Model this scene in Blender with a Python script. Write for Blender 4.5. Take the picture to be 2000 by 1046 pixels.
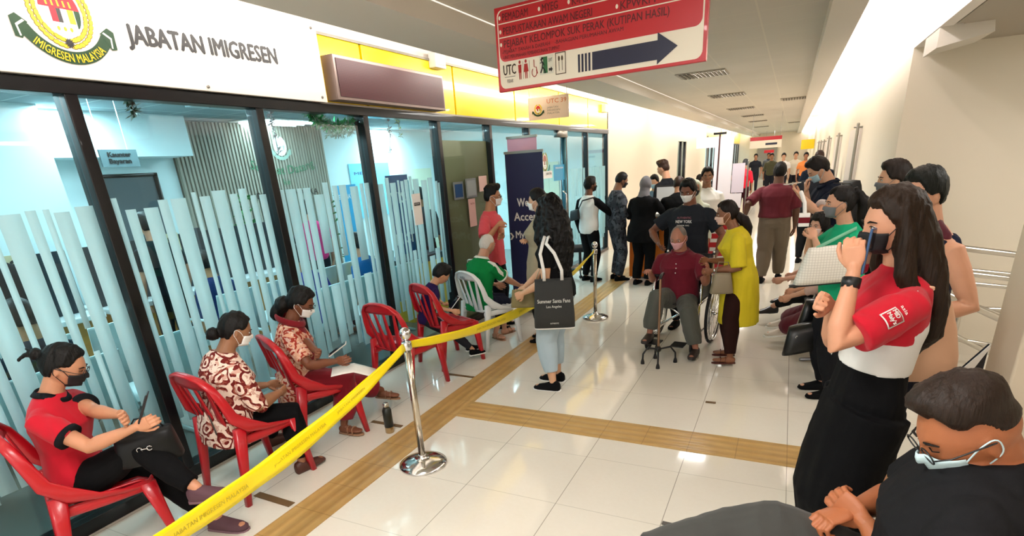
import bpy, math, random
import numpy as np
from mathutils import Matrix, Vector
random.seed(7)
S = bpy.context.scene
for o in list(bpy.data.objects): bpy.data.objects.remove(o)
COL = S.collection
# ------------------------------------------------------------------ camera
# calibrated from the corridor, cross-tile and upright vanishing points
CM = np.array([[0.9012, 0.1019, -0.4213], [0.4289, -0.3534, 0.8314], [-0.0642, -0.9299, -0.3622]])
U_, _, V_ = np.linalg.svd(CM); CM = U_ @ V_
EYE = np.array([0., 0., 1.85]); PP = (1002.5, 739.); FP = 1061.
cd = bpy.data.cameras.new('camera'); cam = bpy.data.objects.new('camera', cd); COL.objects.link(cam)
cd.sensor_width = 36; cd.lens = FP / 2000 * 36
cd.shift_x = (1000 - PP[0]) / 2000; cd.shift_y = (PP[1] - 523) / 2000
cd.clip_start = 0.02; cd.clip_end = 300
R4 = Matrix.Identity(4)
for i in range(3):
    R4[i][0] = CM[i][0]; R4[i][1] = -CM[i][1]; R4[i][2] = -CM[i][2]; R4[i][3] = EYE[i]
cam.matrix_world = R4
S.camera = cam
# ------------------------------------------------------------------ view, world, large lights
S.view_settings.view_transform = 'Standard'; S.view_settings.look = 'None'
S.view_settings.gamma = 1; S.view_settings.use_curve_mapping = False
S.view_settings.exposure = 0.52
W = bpy.data.worlds.new('world'); S.world = W; W.use_nodes = True
W.node_tree.nodes['Background'].inputs[0].default_value = (1.0, 0.965, 0.92, 1)
W.node_tree.nodes['Background'].inputs[1].default_value = 1.2

def area(name, loc, size, power, color, rot=(0, 0, 0), spread=180):
    d = bpy.data.lights.new(name, 'AREA'); d.shape = 'RECTANGLE'; d.size, d.size_y = size
    d.energy = power; d.color = color; d.spread = math.radians(spread)
    o = bpy.data.objects.new(name, d); o.location = loc; o.rotation_euler = rot; COL.objects.link(o); return o
WARM = (1, .95, .895)
# fluorescent battens hidden in the two ceiling coves (run the length of the hall)
for y0, ln in ((-4, 9.5), (6, 9.5), (16, 14), (31, 17)):
    area('cove_lamp_left', (-2.64, y0 + ln / 2, 2.955), (.10, ln), 5.5 * ln, WARM, (0, math.radians(68), 0))
    area('cove_lamp_right', (.29, y0 + ln / 2, 2.955), (.10, ln), 7 * ln, (1, .94, .96), (0, math.radians(-68), 0))
# added fill lights below the hall ceiling, which has vents but no troffers
for y in (-2.5, .6, 9, 13, 17.5, 22, 27, 33, 40):
    area('hall_fill', (-1.1, y, 2.88), (.55, 1.15), 50, (1, .965, .92))
area('recess_fill', (2.2, 4.2, 2.56), (.6, 1.2), 26, (1, .955, .89))  # added fill that brightens the stair recess, not a known fixture
# office troffers, cooler
for x in (-5.4, -7.0):
    for y in (.9, 3.6, 6.6, 9.6):
        area('office_lamp', (x, y, 2.70), (1.1, .55), 60, (.80, .96, 1.0))

# ------------------------------------------------------------------ geometry kit
def at(u, v, x=None, y=None, z=None):
    """point of the place seen at photo pixel (u, v) on the plane x=, y= or z="""
    r = CM @ np.array([u - PP[0], v - PP[1], FP])
    t = ((x - EYE[0]) / r[0]) if x is not None else ((y - EYE[1]) / r[1]) if y is not None else ((z - EYE[2]) / r[2])
    return EYE + r * t
def vec(*a): return np.array(a, float)
def nrm(v):
    v = np.asarray(v, float); n = np.linalg.norm(v); return v / n if n > 1e-9 else v
class G:
    def __init__(s): s.v = []; s.f = []; s.m = []; s.n = 0
    def add(s, vs, fs, m=0):
        vs = np.asarray(vs, float).reshape(-1, 3)
        s.v.append(vs); s.f += [tuple(int(i) + s.n for i in f) for f in fs]; s.m += [m] * len(fs); s.n += len(vs); return s
    def box(s, a, b, m=0, R=None, c=None):
        x0, y0, z0 = a; x1, y1, z1 = b
        vs = np.array([(x, y, z) for x in (x0, x1) for y in (y0, y1) for z in (z0, z1)], float)
        if R is not None: vs = (vs - c) @ np.array(R).T + c
        return s.add(vs, [(0, 1, 3, 2), (4, 6, 7, 5), (0, 4, 5, 1), (2, 3, 7, 6), (0, 2, 6, 4), (1, 5, 7, 3)], m)
    def loft(s, C, A, B, n=16, cap=True, m=0, close=False, sq=1.0):
        """rings at centres C spanned by vectors A, B (each k x 3)"""
        C = np.asarray(C, float); A = np.asarray(A, float); B = np.asarray(B, float); k = len(C)
        t = np.arange(n) * 2 * math.pi / n
        ct, st = np.cos(t), np.sin(t)
        if sq != 1.0: ct = np.sign(ct) * abs(ct) ** sq; st = np.sign(st) * abs(st) ** sq
        V = C[:, None] + A[:, None] * ct[None, :, None] + B[:, None] * st[None, :, None]
        F = []
        for i in range(k - 1 + (1 if close else 0)):
            j = (i + 1) % k
            for a in range(n):
                b = (a + 1) % n; F.append((i * n + a, i * n + b, j * n + b, j * n + a))
        if cap and not close: F.append(tuple(range(n))[::-1]); F.append(tuple((k - 1) * n + a for a in range(n)))
        return s.add(V.reshape(-1, 3), F, m)
    def tube(s, path, rad, hint=(0, 0, 1), n=12, ends='round', m=0, sq=1.0, flat=1.0):
        """tapered tube; rad items r or (r_side, r_hint)"""
        P = np.array(path, float); k = len(P)
        R = [(r, r) if np.isscalar(r) else r for r in (rad if hasattr(rad, '__len__') and not np.isscalar(rad) else [rad] * k)]
        if len(R) != k: R = [R[0]] * k
        T = np.array([nrm(P[min(i + 1, k - 1)] - P[max(i - 1, 0)]) for i in range(k)])
        h = nrm(hint); Aa = []; Bb = []
        prev = None
        for i in range(k):
            a = np.cross(T[i], h) if prev is None else prev - T[i] * np.dot(prev, T[i])
            if np.linalg.norm(a) < 1e-3: a = np.cross(T[i], vec(1, 0.2, 0))
            a = nrm(a)
            if abs(np.dot(T[i], h)) < .93:
                a2 = nrm(np.cross(T[i], h)); a = a2 if prev is None or np.dot(a2, a) > .3 else a
            prev = a; b = nrm(np.cross(a, T[i])); Aa.append(a * R[i][0]); Bb.append(b * R[i][1])
        C = list(P)
        if ends in ('round', 'start'):
            def capr(i, sg):
                o = []
                for q in (.38, .72, .93):
                    rr = (1 - q * q) ** .5; o.append((P[i] + T[i] * sg * q * min(R[i]) * 1.0, Aa[i] * rr, Bb[i] * rr))
                return o
            c0 = capr(0, -1)[::-1]; c1 = capr(k - 1, 1) if ends == 'round' else []
            C = [c[0] for c in c0] + C + [c[0] for c in c1]
            Aa = [c[1] for c in c0] + Aa + [c[1] for c in c1]; Bb = [c[2] for c in c0] + Bb + [c[2] for c in c1]
        return s.loft(C, Aa, Bb, n, True, m, sq=sq)
    def ell(s, c, r, R=None, nu=16, nv=10, m=0, fn=None):
        V = []
        for i in range(nv + 1):
            ph = -math.pi / 2 + math.pi * i / nv
            for j in range(nu):
                th = 2 * math.pi * j / nu
                V.append((math.cos(ph) * math.cos(th), math.cos(ph) * math.sin(th), math.sin(ph)))
        V = np.array(V)
        V = fn(V) if fn else V * np.array(r)
        if R is not None: V = V @ np.array(R).T
        F = []
        for i in range(nv):
            for j in range(nu):
                k = (j + 1) % nu; F.append((i * nu + j, i * nu + k, (i + 1) * nu + k, (i + 1) * nu + j))
        return s.add(V + np.asarray(c, float), F, m)
    def prism(s, poly, o, a, b, d, m=0):
        """polygon in the plane (a, b) at o, pushed along d"""
        o = np.asarray(o, float); a = np.asarray(a, float); b = np.asarray(b, float); d = np.asarray(d, float)
        P = np.array([o + a * p[0] + b * p[1] for p in poly]); n = len(P)
        fs = [tuple(range(n)), tuple(range(2 * n - 1, n - 1, -1))] + [(i, i + n, (i + 1) % n + n, (i + 1) % n) for i in range(n)]
        return s.add(np.vstack([P, P + d]), fs, m)
    def sheet(s, grid, th, m=0):
        """thick sheet from a k x n x 3 grid"""
        g = np.array(grid, float); k, n = g.shape[:2]
        du = np.gradient(g, axis=0); dv = np.gradient(g, axis=1); N = np.cross(du, dv)
        N /= np.maximum(np.linalg.norm(N, axis=2, keepdims=True), 1e-9)
        a = (g + N * th / 2).reshape(-1, 3); b = (g - N * th / 2).reshape(-1, 3); q = k * n; F = []
        for i in range(k - 1):
            for j in range(n - 1):
                p = i * n + j; F.append((p, p + n, p + n + 1, p + 1)); F.append((q + p, q + p + 1, q + p + n + 1, q + p + n))
        ed = [(i, 0, i + 1, 0) for i in range(k - 1)] + [(k - 1, j, k - 1, j + 1) for j in range(n - 1)] + \
             [(i + 1, n - 1, i, n - 1) for i in range(k - 1)] + [(0, j + 1, 0, j) for j in range(n - 1)]
        for i, j, i2, j2 in ed:
            p, r = i * n + j, i2 * n + j2; F.append((p, q + p, q + r, r))
        return s.add(np.vstack([a, b]), F, m)
    def mesh(s, name, mats, smooth=True):
        me = bpy.data.meshes.new(name)
        V = np.vstack(s.v); me.from_pydata(V.tolist(), [], s.f)
        if not isinstance(mats, (list, tuple)): mats = [mats]
        for m in mats: me.materials.append(m)
        if any(s.m): me.polygons.foreach_set('material_index', s.m)
        if smooth: me.polygons.foreach_set('use_smooth', [True] * len(me.polygons))
        me.validate(); me.update(); return me
def link(name, me, parent=None, auto=None):
    o = bpy.data.objects.new(name, me); COL.objects.link(o)
    if parent is not None:
        o.parent = parent
        if parent.type == 'EMPTY': o.matrix_parent_inverse = parent.matrix_basis.inverted()
    return o
def obj(name, g, mats, parent=None, smooth=False, bevel=0, label=None, smang=None):
    o = link(name, g.mesh(name, mats, smooth or bevel > 0), parent)
    if bevel:
        b = o.modifiers.new('bevel', 'BEVEL'); b.width = bevel; b.segments = 2; b.limit_method = 'ANGLE'
        b.harden_normals = False
        w = o.modifiers.new('wn', 'WEIGHTED_NORMAL'); w.keep_sharp = True
    if label: o['label'] = label
    return o
def thing(name, label, cat, loc=(0, 0, 0), rotz=0, group=None):
    o = bpy.data.objects.new(name, None); COL.objects.link(o); o.location = loc; o.rotation_euler = (0, 0, rotz)
    o.empty_display_size = .05
    return tag(o, label, cat, group)
def tag(o, label, cat, group=None, kind=None):
    o['label'] = label; o['category'] = cat
    if group: o['group'] = group
    if kind: o['kind'] = kind
    return o
def struct(name, g, mats, smooth=False, bevel=0):
    o = obj(name, g, mats, None, smooth, bevel); o['kind'] = 'structure'; return o
def bake(g, mats, voxel, smooth=0, name='m', deform=None, crop=None):
    """fuse overlapping closed shells into one continuous skin"""
    me = g.mesh(name, [], False); o = bpy.data.objects.new('tmp', me); COL.objects.link(o)
    r = o.modifiers.new('r', 'REMESH'); r.mode = 'VOXEL'; r.voxel_size = voxel
    if smooth:
        q = o.modifiers.new('s', 'SMOOTH'); q.factor = .5; q.iterations = smooth
    dg = bpy.context.evaluated_depsgraph_get()
    m2 = bpy.data.meshes.new_from_object(o.evaluated_get(dg)); bpy.data.objects.remove(o); bpy.data.meshes.remove(me)
    m2.name = name
    if deform is not None:
        n = len(m2.vertices); co = np.empty(n * 3); m2.vertices.foreach_get('co', co); co = co.reshape(-1, 3)
        no = np.empty(n * 3); m2.vertices.foreach_get('normal', no); no = no.reshape(-1, 3)
        m2.vertices.foreach_set('co', deform(co, no).reshape(-1))
    m2.materials.clear()
    for m in (mats if isinstance(mats, (list, tuple)) else [mats]): m2.materials.append(m)
    m2.polygons.foreach_set('use_smooth', [True] * len(m2.polygons)); m2.update()
    return m2
def joinmesh(name, items, mats):
    """several meshes in one object's mesh (each with its own material slot)"""
    V = []; F = []; M = []; n = 0
    for me, mi in items:
        k = len(me.vertices); co = np.empty(k * 3); me.vertices.foreach_get('co', co); V.append(co.reshape(-1, 3))
        for p in me.polygons: F.append([i + n for i in p.vertices]); M.append(mi)
        n += k; bpy.data.meshes.remove(me)
    out = bpy.data.meshes.new(name); out.from_pydata(np.vstack(V).tolist(), [], F)
    for m in mats: out.materials.append(m)
    out.polygons.foreach_set('material_index', M); out.polygons.foreach_set('use_smooth', [True] * len(F)); out.update()
    return out
_rs = np.random.RandomState(3)
_K = [nrm(_rs.normal(size=3)) for _ in range(24)]; _PH = _rs.uniform(0, 6.28, 24)
def noise(p, f=1.0, seed=0):
    """smooth pseudo-noise about -1..1"""
    q = p * f; w = np.stack([np.sin(q @ _K[(seed + i) % 24] * 1.7 + _PH[(seed * 3 + i) % 24]) for i in range(3)], 1)
    q = q + w * .8; s = 0
    for i in range(5): s = s + np.sin(q @ _K[(seed * 2 + i + 5) % 24] * (1 + .45 * i) + _PH[(seed + i * 2) % 24]) / (1 + .3 * i)
    return s / 2.6
def sm(a, b, x): t = np.clip((x - a) / (b - a), 0, 1); return t * t * (3 - 2 * t)

# ------------------------------------------------------------------ materials
_M = {}
def lin(c): return tuple((x / 12.92 if x <= .04045 else ((x + .055) / 1.055) ** 2.4) for x in c)
def hexc(h): return lin(tuple(int(h[i:i + 2], 16) / 255 for i in (0, 2, 4)))
def mat(name, c='808080', rough=.6, metal=0, bump=0, bscale=300, spec=.5, emit=0, var=0, vscale=8, sheen=0, coat=0, sss=0, trans=0):
    if name in _M: return _M[name]
    m = bpy.data.materials.new(name); m.use_nodes = True; nt = m.node_tree; b = nt.nodes['Principled BSDF']
    col = hexc(c) if isinstance(c, str) else c
    b.inputs['Base Color'].default_value = (*col, 1); b.inputs['Roughness'].default_value = rough
    b.inputs['Metallic'].default_value = metal; b.inputs['Specular IOR Level'].default_value = spec
    b.inputs['Sheen Weight'].default_value = sheen; b.inputs['Coat Weight'].default_value = coat
    b.inputs['Subsurface Weight'].default_value = sss
    if sss: b.inputs['Subsurface Radius'].default_value = (.02, .008, .004); b.inputs['Subsurface Scale'].default_value = .5
    if emit: b.inputs['Emission Color'].default_value = (*col, 1); b.inputs['Emission Strength'].default_value = emit
    tc = nt.nodes.new('ShaderNodeTexCoord')
    if bump:
        n = nt.nodes.new('ShaderNodeTexNoise'); n.inputs['Scale'].default_value = bscale; n.inputs['Detail'].default_value = 3
        u = nt.nodes.new('ShaderNodeBump'); u.inputs['Strength'].default_value = bump; u.inputs['Distance'].default_value = .002
        nt.links.new(tc.outputs['Object'], n.inputs['Vector']); nt.links.new(n.outputs['Fac'], u.inputs['Height']); nt.links.new(u.outputs[0], b.inputs['Normal'])
    if var:
        n = nt.nodes.new('ShaderNodeTexNoise'); n.inputs['Scale'].default_value = vscale; n.inputs['Detail'].default_value = 4
        mx = nt.nodes.new('ShaderNodeMix'); mx.data_type = 'RGBA'; mx.blend_type = 'MULTIPLY'; mx.inputs[0].default_value = 1
        rp = nt.nodes.new('ShaderNodeMapRange'); rp.inputs[3].default_value = 1 - var; rp.inputs[4].default_value = 1 + var
        nt.links.new(tc.outputs['Object'], n.inputs['Vector']); nt.links.new(n.outputs['Fac'], rp.inputs[0])
        mx.inputs[6].default_value = (*col, 1); nt.links.new(rp.outputs[0], mx.inputs[7]); nt.links.new(mx.outputs[2], b.inputs['Base Color'])
    _M[name] = m; return m
class NT:
    """short hand for node graphs"""
    def __init__(s, name, rough=.5, spec=.5):
        s.m = bpy.data.materials.new(name); s.m.use_nodes = True; s.t = s.m.node_tree; s.b = s.t.nodes['Principled BSDF']
        s.b.inputs['Roughness'].default_value = rough; s.b.inputs['Specular IOR Level'].default_value = spec
        s.o = s.n('ShaderNodeTexCoord').outputs['Object']; s.g = s.t.nodes[-1].outputs['Generated']
    def n(s, k, **kw):
        x = s.t.nodes.new(k)
        for a, v in kw.items(): setattr(x, a, v)
        return x
    def l(s, a, b): s.t.links.new(a, b)
    def val(s, inp, v):
        if hasattr(v, 'is_output') or isinstance(v, bpy.types.NodeSocket): s.l(v, inp)
        else: inp.default_value = v
    def math(s, op, a, b=None, c=None):
        x = s.n('ShaderNodeMath', operation=op); s.val(x.inputs[0], a)
        if b is not None: s.val(x.inputs[1], b)
        if c is not None: s.val(x.inputs[2], c)
        return x.outputs[0]
    def mix(s, f, a, b, mode='MIX'):
        x = s.n('ShaderNodeMix', data_type='RGBA', blend_type=mode); s.val(x.inputs[0], f)
        s.val(x.inputs[6], (*a, 1) if isinstance(a, tuple) and len(a) == 3 else a)
        s.val(x.inputs[7], (*b, 1) if isinstance(b, tuple) and len(b) == 3 else b); return x.outputs[2]
    def xyz(s, v=None):
        x = s.n('ShaderNodeSeparateXYZ'); s.l(v or s.o, x.inputs[0]); return x.outputs
    def noise(s, scale, detail=3, v=None, dist=0):
        x = s.n('ShaderNodeTexNoise'); x.inputs['Scale'].default_value = scale; x.inputs['Detail'].default_value = detail
        x.inputs['Distortion'].default_value = dist; s.l(v or s.o, x.inputs['Vector']); return x.outputs['Fac']
    def scale(s, v, sc):
        x = s.n('ShaderNodeVectorMath', operation='MULTIPLY'); s.l(v or s.o, x.inputs[0]); x.inputs[1].default_value = sc; return x.outputs[0]
    def bump(s, h, st=.3, d=.002):
        x = s.n('ShaderNodeBump'); x.inputs['Strength'].default_value = st; x.inputs['Distance'].default_value = d
        s.l(h, x.inputs['Height']); s.l(x.outputs[0], s.b.inputs['Normal'])
    def col(s, c): s.val(s.b.inputs['Base Color'], (*c, 1) if isinstance(c, tuple) else c)
    def band(s, x, period, width, off=0.0):
        """1 inside a line of given width each period"""
        a = s.math('ADD', x, -off + width / 2 + 1000 * period); f = s.math('MODULO', a, period); return s.math('LESS_THAN', f, width)

def skin(c):
    k = 'skin_' + c
    return mat(k, c, .5, bump=.12, bscale=350, sss=.08, var=.06, vscale=25, spec=.4)
def cloth(c, rough=.85, var=.05): return mat('cloth_%s_%d' % (c, rough * 100), c, rough, bump=.35, bscale=700, sheen=(.12 if int(c[0:2], 16) > 60 else .0), spec=(.25 if int(c[0:2], 16) > 60 else .12), var=var, vscale=14)
def hairmat(c='0b0807', c2=None, rough=.5):
    k = 'hair_' + c + (c2 or '')
    if k in _M: return _M[k]
    n = NT(k, rough, .22); v = n.scale(n.o, (160, 160, 7)); f = n.noise(1.0, 4, v, .3)
    a = hexc(c); b = hexc(c2) if c2 else tuple(min(1, x * 1.6 + .002) for x in a)
    n.col(n.mix(n.math('MULTIPLY', f, .8), a, b)); n.bump(f, .7, .004); _M[k] = n.m; return n.m
BLK = mat('black_plastic', '111214', .4); CHROME = mat('chrome', 'd8d8d8', .14, 1); STEEL = mat('brushed_steel', 'cfcac2', .28, 1, bump=.1, bscale=80)
WHT = mat('white_paint', 'efeeea', .5); RUB = mat('black_rubber', '17171a', .7)
# ------------------------------------------------------------------ people
LV = {'near': (.007, .0042, .0032, .0062), 'mid': (.012, .0065, .0042, .010), 'far': (.022, .012, .008, .017)}   # body, head, hand, cloth voxels
EYEW = mat('eye_white', 'd9d2cb', .25); EYED = mat('eye_iris', '1c0f0a', .15); LIP = mat('lips', 'a05a50', .5)
def bez(p0, p1, p2, t): return (1 - t) ** 2 * p0 + 2 * t * (1 - t) * p1 + t * t * p2
def ik(s, t, a, b, pole):
    d = t - s; L = np.linalg.norm(d); mx = (a + b) * .995
    if L > mx: t = s + d / L * mx; L = mx
    L = max(L, abs(a - b) + .02); u = nrm(t - s)
    x = (a * a - b * b + L * L) / (2 * L); h = max(a * a - x * x, 0) ** .5
    p = pole - u * np.dot(pole, u); return s + u * x + nrm(p) * h, t
def frame(f, u):
    f = nrm(f); r = nrm(np.cross(f, u)); return f, r, nrm(np.cross(r, f))
def headfn(s, female=False, eld=False):
    """unit direction -> skull/face surface, local x right, y forward, z up"""
    def fn(d):
        x, y, z = d[:, 0], d[:, 1], d[:, 2]
        p = d * np.array([.076, .096, .116])
        dn = sm(.05, -.9, z); up = sm(0, 1, z)
        p[:, 0] *= 1 - .27 * dn + .03 * up * (y < 0)
        p[:, 1] *= np.where(y < 0, 1 - .30 * dn, 1 - .05 * dn)
        az = np.arctan2(x, y); el = np.arcsin(np.clip(z, -1, 1)); fr = sm(0, .5, y)
        def b(a0, e0, sa, se): return np.exp(-((az - a0) / sa) ** 2 - ((el - e0) / se) ** 2)
        out = (.013 * b(0, -.16, .10, .13) + .009 * b(0, -.23, .13, .06) + .006 * b(0, .02, .07, .2) - .007 * (b(.36, .03, .17, .11) + b(-.36, .03, .17, .11))
               + .004 * (b(.33, .2, .25, .07) + b(-.33, .2, .25, .07)) + .005 * b(0, -.46, .22, .06) + .004 * b(0, -.54, .18, .05)
               - .003 * b(0, -.6, .25, .035) + .007 * b(0, -.82, .22, .14) + .004 * (b(.6, -.22, .2, .16) + b(-.6, -.22, .2, .16))
               - .004 * (b(.75, -.55, .2, .2) + b(-.75, -.55, .2, .2)))
        q = p.copy(); n = np.linalg.norm(q, axis=1, keepdims=True); q = q / n
        p = p + q * (out * fr)[:, None]
        return p * s
    return fn
def smooth_path(P, n=2):
    P = [np.asarray(p, float) for p in P]
    for _ in range(n):
        Q = [P[0]]
        for a, b in zip(P[:-1], P[1:]): Q += [a * .75 + b * .25, a * .25 + b * .75]
        P = Q + [P[-1]]
    return P
def hand(g, w, d, pn, side, s, curl=.5, spread=.12, thumb=.6, pinch=0):
    """w wrist, d towards fingers, pn palm normal; side +1 right hand, -1 left hand; five separate fingers"""
    d = nrm(d); pn = nrm(pn - d * np.dot(pn, d)); ac = nrm(np.cross(pn, d)) * side   # towards the thumb
    P = .088 * s
    C = [w - d * .012 * s, w + d * .012 * s, w + d * .035 * s, w + d * .062 * s, w + d * P]
    wd = [.021, .025, .036, .040, .038]; th = [.017, .016, .015, .013, .0115]
    g.loft(C, [ac * a * s for a in wd], [pn * a * s for a in th], 14)
    for i, (o, L, r) in enumerate([(.029, .070, .0088), (.010, .078, .0092), (-.010, .072, .0088), (-.028, .057, .0078)]):
        b = w + d * (P - .012 * s) + ac * o * s; dd = nrm(d + ac * o * spread * 25 * s * .3); c = curl * (1 + .12 * i) if np.isscalar(curl) else curl[i]
        pts = [b]; ang = c * .5
        for k, q in enumerate((.46, .30, .24)):
            v = dd * math.cos(ang) + pn * math.sin(ang); pts.append(pts[-1] + v * L * q * s * (1.16 if k == 0 else 1)); ang += c * (1.0 if k == 0 else .75)
        g.tube([pts[0], pts[1], pts[2], pts[3]], [r * s * 1.05, r * s, r * s * .92, r * s * .74], hint=pn, n=8)
    b = w + d * .024 * s + ac * .022 * s + pn * .004 * s
    v1 = nrm(d * .75 + ac * (.85 - .35 * thumb) + pn * .45 * thumb); v2 = nrm(d * .95 + ac * (.25 - .55 * thumb) + pn * .5 * thumb)
    m1 = b + v1 * .036 * s; m2 = m1 + nrm(v1 + v2 * .8) * .032 * s; g.tube([b, m1, m2, m2 + v2 * .022 * s], [.0145 * s, .0125 * s, .0100 * s, .0078 * s], hint=pn, n=8)
    return ac
def hair_fn(hf, s, style, seed):
    th, front, side, back, noi = dict(
        short=(.016, .62, -.12, -.55, .0035), fade=(.020, .70, .34, .02, .0035), crew=(.008, .62, -.1, -.5, .0015), woman=(.016, .60, -.05, -.60, .003),
        tied=(.010, .66, .02, -.62, .0015), curly=(.030, .55, -.2, -.6, .007), thin=(.0015, 1.25, .0, -.5, .0003), quiff=(.022, .66, .1, -.45, .006),
        bob=(.020, .52, -.7, -.8, .003))[style]
    def fn(d):
        p = hf(d); az = abs(np.arctan2(d[:, 0], d[:, 1])); el = np.arcsin(np.clip(d[:, 2], -1, 1))
        line = np.where(az < 1.0, front + (side - front) * sm(.55, 1.25, az) * .85, 0)
        line = np.where(az >= 1.0, front + (side - front) * sm(.55, 1.25, az) * .85, line)
        line = np.where(az > 1.5, line + (back - line) * sm(1.5, 2.1, az), line)
        cov = sm(-.05, .12, el - line + .04 * noise(d, 9, seed))
        t = th * 1.25 * (.6 + .6 * sm(.0, 1.0, el)) + noi * noise(d * np.array([1, 1, .35]), 22, seed)
        if style in ('quiff', 'short', 'fade'): t = t + .014 * sm(.55, 1., el) * sm(.1, .7, d[:, 1]) * (2 if style == 'quiff' else 1)
        if style in ('fade', 'quiff'): t = t * (.25 + .75 * sm(.35, .75, el)) + .001
        q = p / np.linalg.norm(p, axis=1, keepdims=True)
        return p + q * ((t + .001) * cov - .022 * (1 - cov))[:, None] * s
    return fn

def person(label, x, y, yaw, H=1.66, level='mid', pz=None, lean=0, lean2=None, side=0, twist=0, bulk=1.0, belly=0, female=False, skinc='b98163',
           hyaw=0, hpitch=0, hroll=0, headat=None, hl=None, hr=None, pl=None, pr=None, el=None, er=None, hdl=None, hdr=None, pnl=None, pnr=None, curl=(.5, .5),
           fl=None, fr=None, kl=None, kr=None, tl=0, tr=0, toel=None, toer=None,
           top=None, bottom=None, shoes=None, hair=None, mask=None, glasses=None, scarf=None, group=None, extra=None, thighw=1.0, nohead=False, bare=None):
    """a clothed figure; positions given in world space, yaw = facing (degrees)"""
    vb, vh, vd, vc = LV[level]; hd = math.radians
    a = hd(yaw); fw = vec(math.cos(a), math.sin(a), 0); rt = vec(math.sin(a), -math.cos(a), 0); up = vec(0, 0, 1)
    pz = H * .525 if pz is None else pz
    root = thing('person', label, 'person', (x, y, 0), a, group)
    P = vec(x, y, pz); l1 = hd(lean); l2 = hd(lean if lean2 is None else lean2); sd = hd(side)
    k = H / 1.7; L = .302 * H; N = 9; pts = [P]; dirs = []
    for i in range(N):
        t = i / (N - 1); an = l1 + (l2 - l1) * t; v = nrm(up * math.cos(an) + fw * math.sin(an) + rt * math.sin(sd)); dirs.append(v)
        if i: pts.append(pts[-1] + v * L / (N - 1))
    def sp(t):
        f = max(0, min(1, t)) * (N - 1); i = min(int(f), N - 2); r = f - i; q = pts[i] * (1 - r) + pts[i + 1] * r; dv = nrm(dirs[i] * (1 - r) + dirs[i + 1] * r)
        if t < 0: q = pts[0] + dirs[0] * L * t
        if t > 1: q = pts[-1] + dirs[-1] * L * (t - 1)
        tw = hd(twist) * max(0, min(1, t)); r2 = nrm(rt * math.cos(tw) + np.cross(dv, rt) * math.sin(tw)); r2 = nrm(r2 - dv * np.dot(r2, dv)); return q, dv, r2, nrm(np.cross(dv, r2))
    # sp -> point, along, right, forward
    bk = bulk
    if female: prof = [(-.16, .080, .058, -.004), (-.04, .100, .070, -.004), (.08, .102, .068, 0), (.25, .089, .058, .002), (.42, .078, .052, .002), (.58, .088, .060, .010), (.70, .094, .068, .014), (.82, .094, .058, .004), (.91, .080, .046, -.002), (.97, .058, .040, -.004), (1.03, .036, .034, -.002)]
    else: prof = [(-.16, .078, .058, -.002), (-.04, .094, .068, -.002), (.08, .096, .066, 0), (.25, .090, .060, .002), (.42, .089, .058, .002), (.58, .098, .063, .004), (.70, .106, .068, .006), (.82, .106, .062, .002), (.91, .092, .050, -.002), (.97, .066, .042, -.003), (1.03, .042, .038, -.002)]
    def torso(g, grow=0.0, t0=-1, t1=2, flare=0, dz=None, n=24):
        C = []; A = []; B = []
        for t, w, d, o in prof:
            if t < t0 - 1e-6 or t > t1 + 1e-6: continue
            q, dv, r2, f2 = sp(t); by = belly * math.exp(-((t - .22) / .25) ** 2) * H
            C.append(q + f2 * (o * H + by * .5)); A.append(r2 * (w * bk * H + grow + by * .3 + flare * max(0, .4 - t) * H)); B.append(f2 * (d * bk * H + grow + by * .5 + flare * max(0, .4 - t) * H * .8))
        g.loft(C, A, B, n); return C
    q, dv, r2, f2 = sp(.835); shw = (.098 if female else .111) * H * (1 + (bk - 1) * .5)
    SR = q + r2 * shw; SL = q - r2 * shw; ua, fa = .168 * H, .150 * H
    if hr is None: hr = SR - up * .305 * H + r2 * .035 * H + fw * .03 * H
    if hl is None: hl = SL - up * .305 * H - r2 * .035 * H + fw * .03 * H
    hr = np.array(hr, float); hl = np.array(hl, float)
    # hand target = palm centre; wrist sits before it
    ER, WR = ik(SR, hr, ua, fa, er if er is not None else -fw * .7 - up * .6 + rt * .55)
    EL, WL = ik(SL, hl, ua, fa, el if el is not None else -fw * .7 - up * .6 - rt * .55)
    HR = P + rt * .052 * H - up * .012 * H; HL = P - rt * .052 * H - up * .012 * H; th = .242 * H; sh = .235 * H
    sit = pz < .42 * H
    if fr is None: fr = P + rt * .06 * H + (fw * (th + .02) if sit else 0)
    if fl is None: fl = P - rt * .06 * H + (fw * (th + .02) if sit else 0)
    fr = np.array([fr[0], fr[1], fr[2] if len(fr) > 2 and not (fr is None) and abs(fr[2] - pz) > 1e-6 else .075 * k]); fl = np.array([fl[0], fl[1], fl[2] if len(fl) > 2 and abs(fl[2] - pz) > 1e-6 else .075 * k])
    pole = fw + up * (1.2 if sit else .0)
    KR, AR = ik(HR, fr, th, sh, kr if kr is not None else pole); KL, AL = ik(HL, fl, th, sh, kl if kl is not None else pole)
    # ---- body
    g = G(); torso(g)
    A_ = k
    for s_, S_, E_, W_ in ((1, SR, ER, WR), (-1, SL, EL, WL)):
        g.tube([S_ - r2 * s_ * .03 * k, S_, S_ + (E_ - S_) * .35, S_ + (E_ - S_) * .75, E_, E_ + (W_ - E_) * .25, E_ + (W_ - E_) * .65, W_],
               [.040 * k * bk, .045 * k * bk, .045 * k * bk, .039 * k * bk, .036 * k * bk, .038 * k * bk, .029 * k * bk, (.0215 * k * bk ** .5)], n=14)
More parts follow.
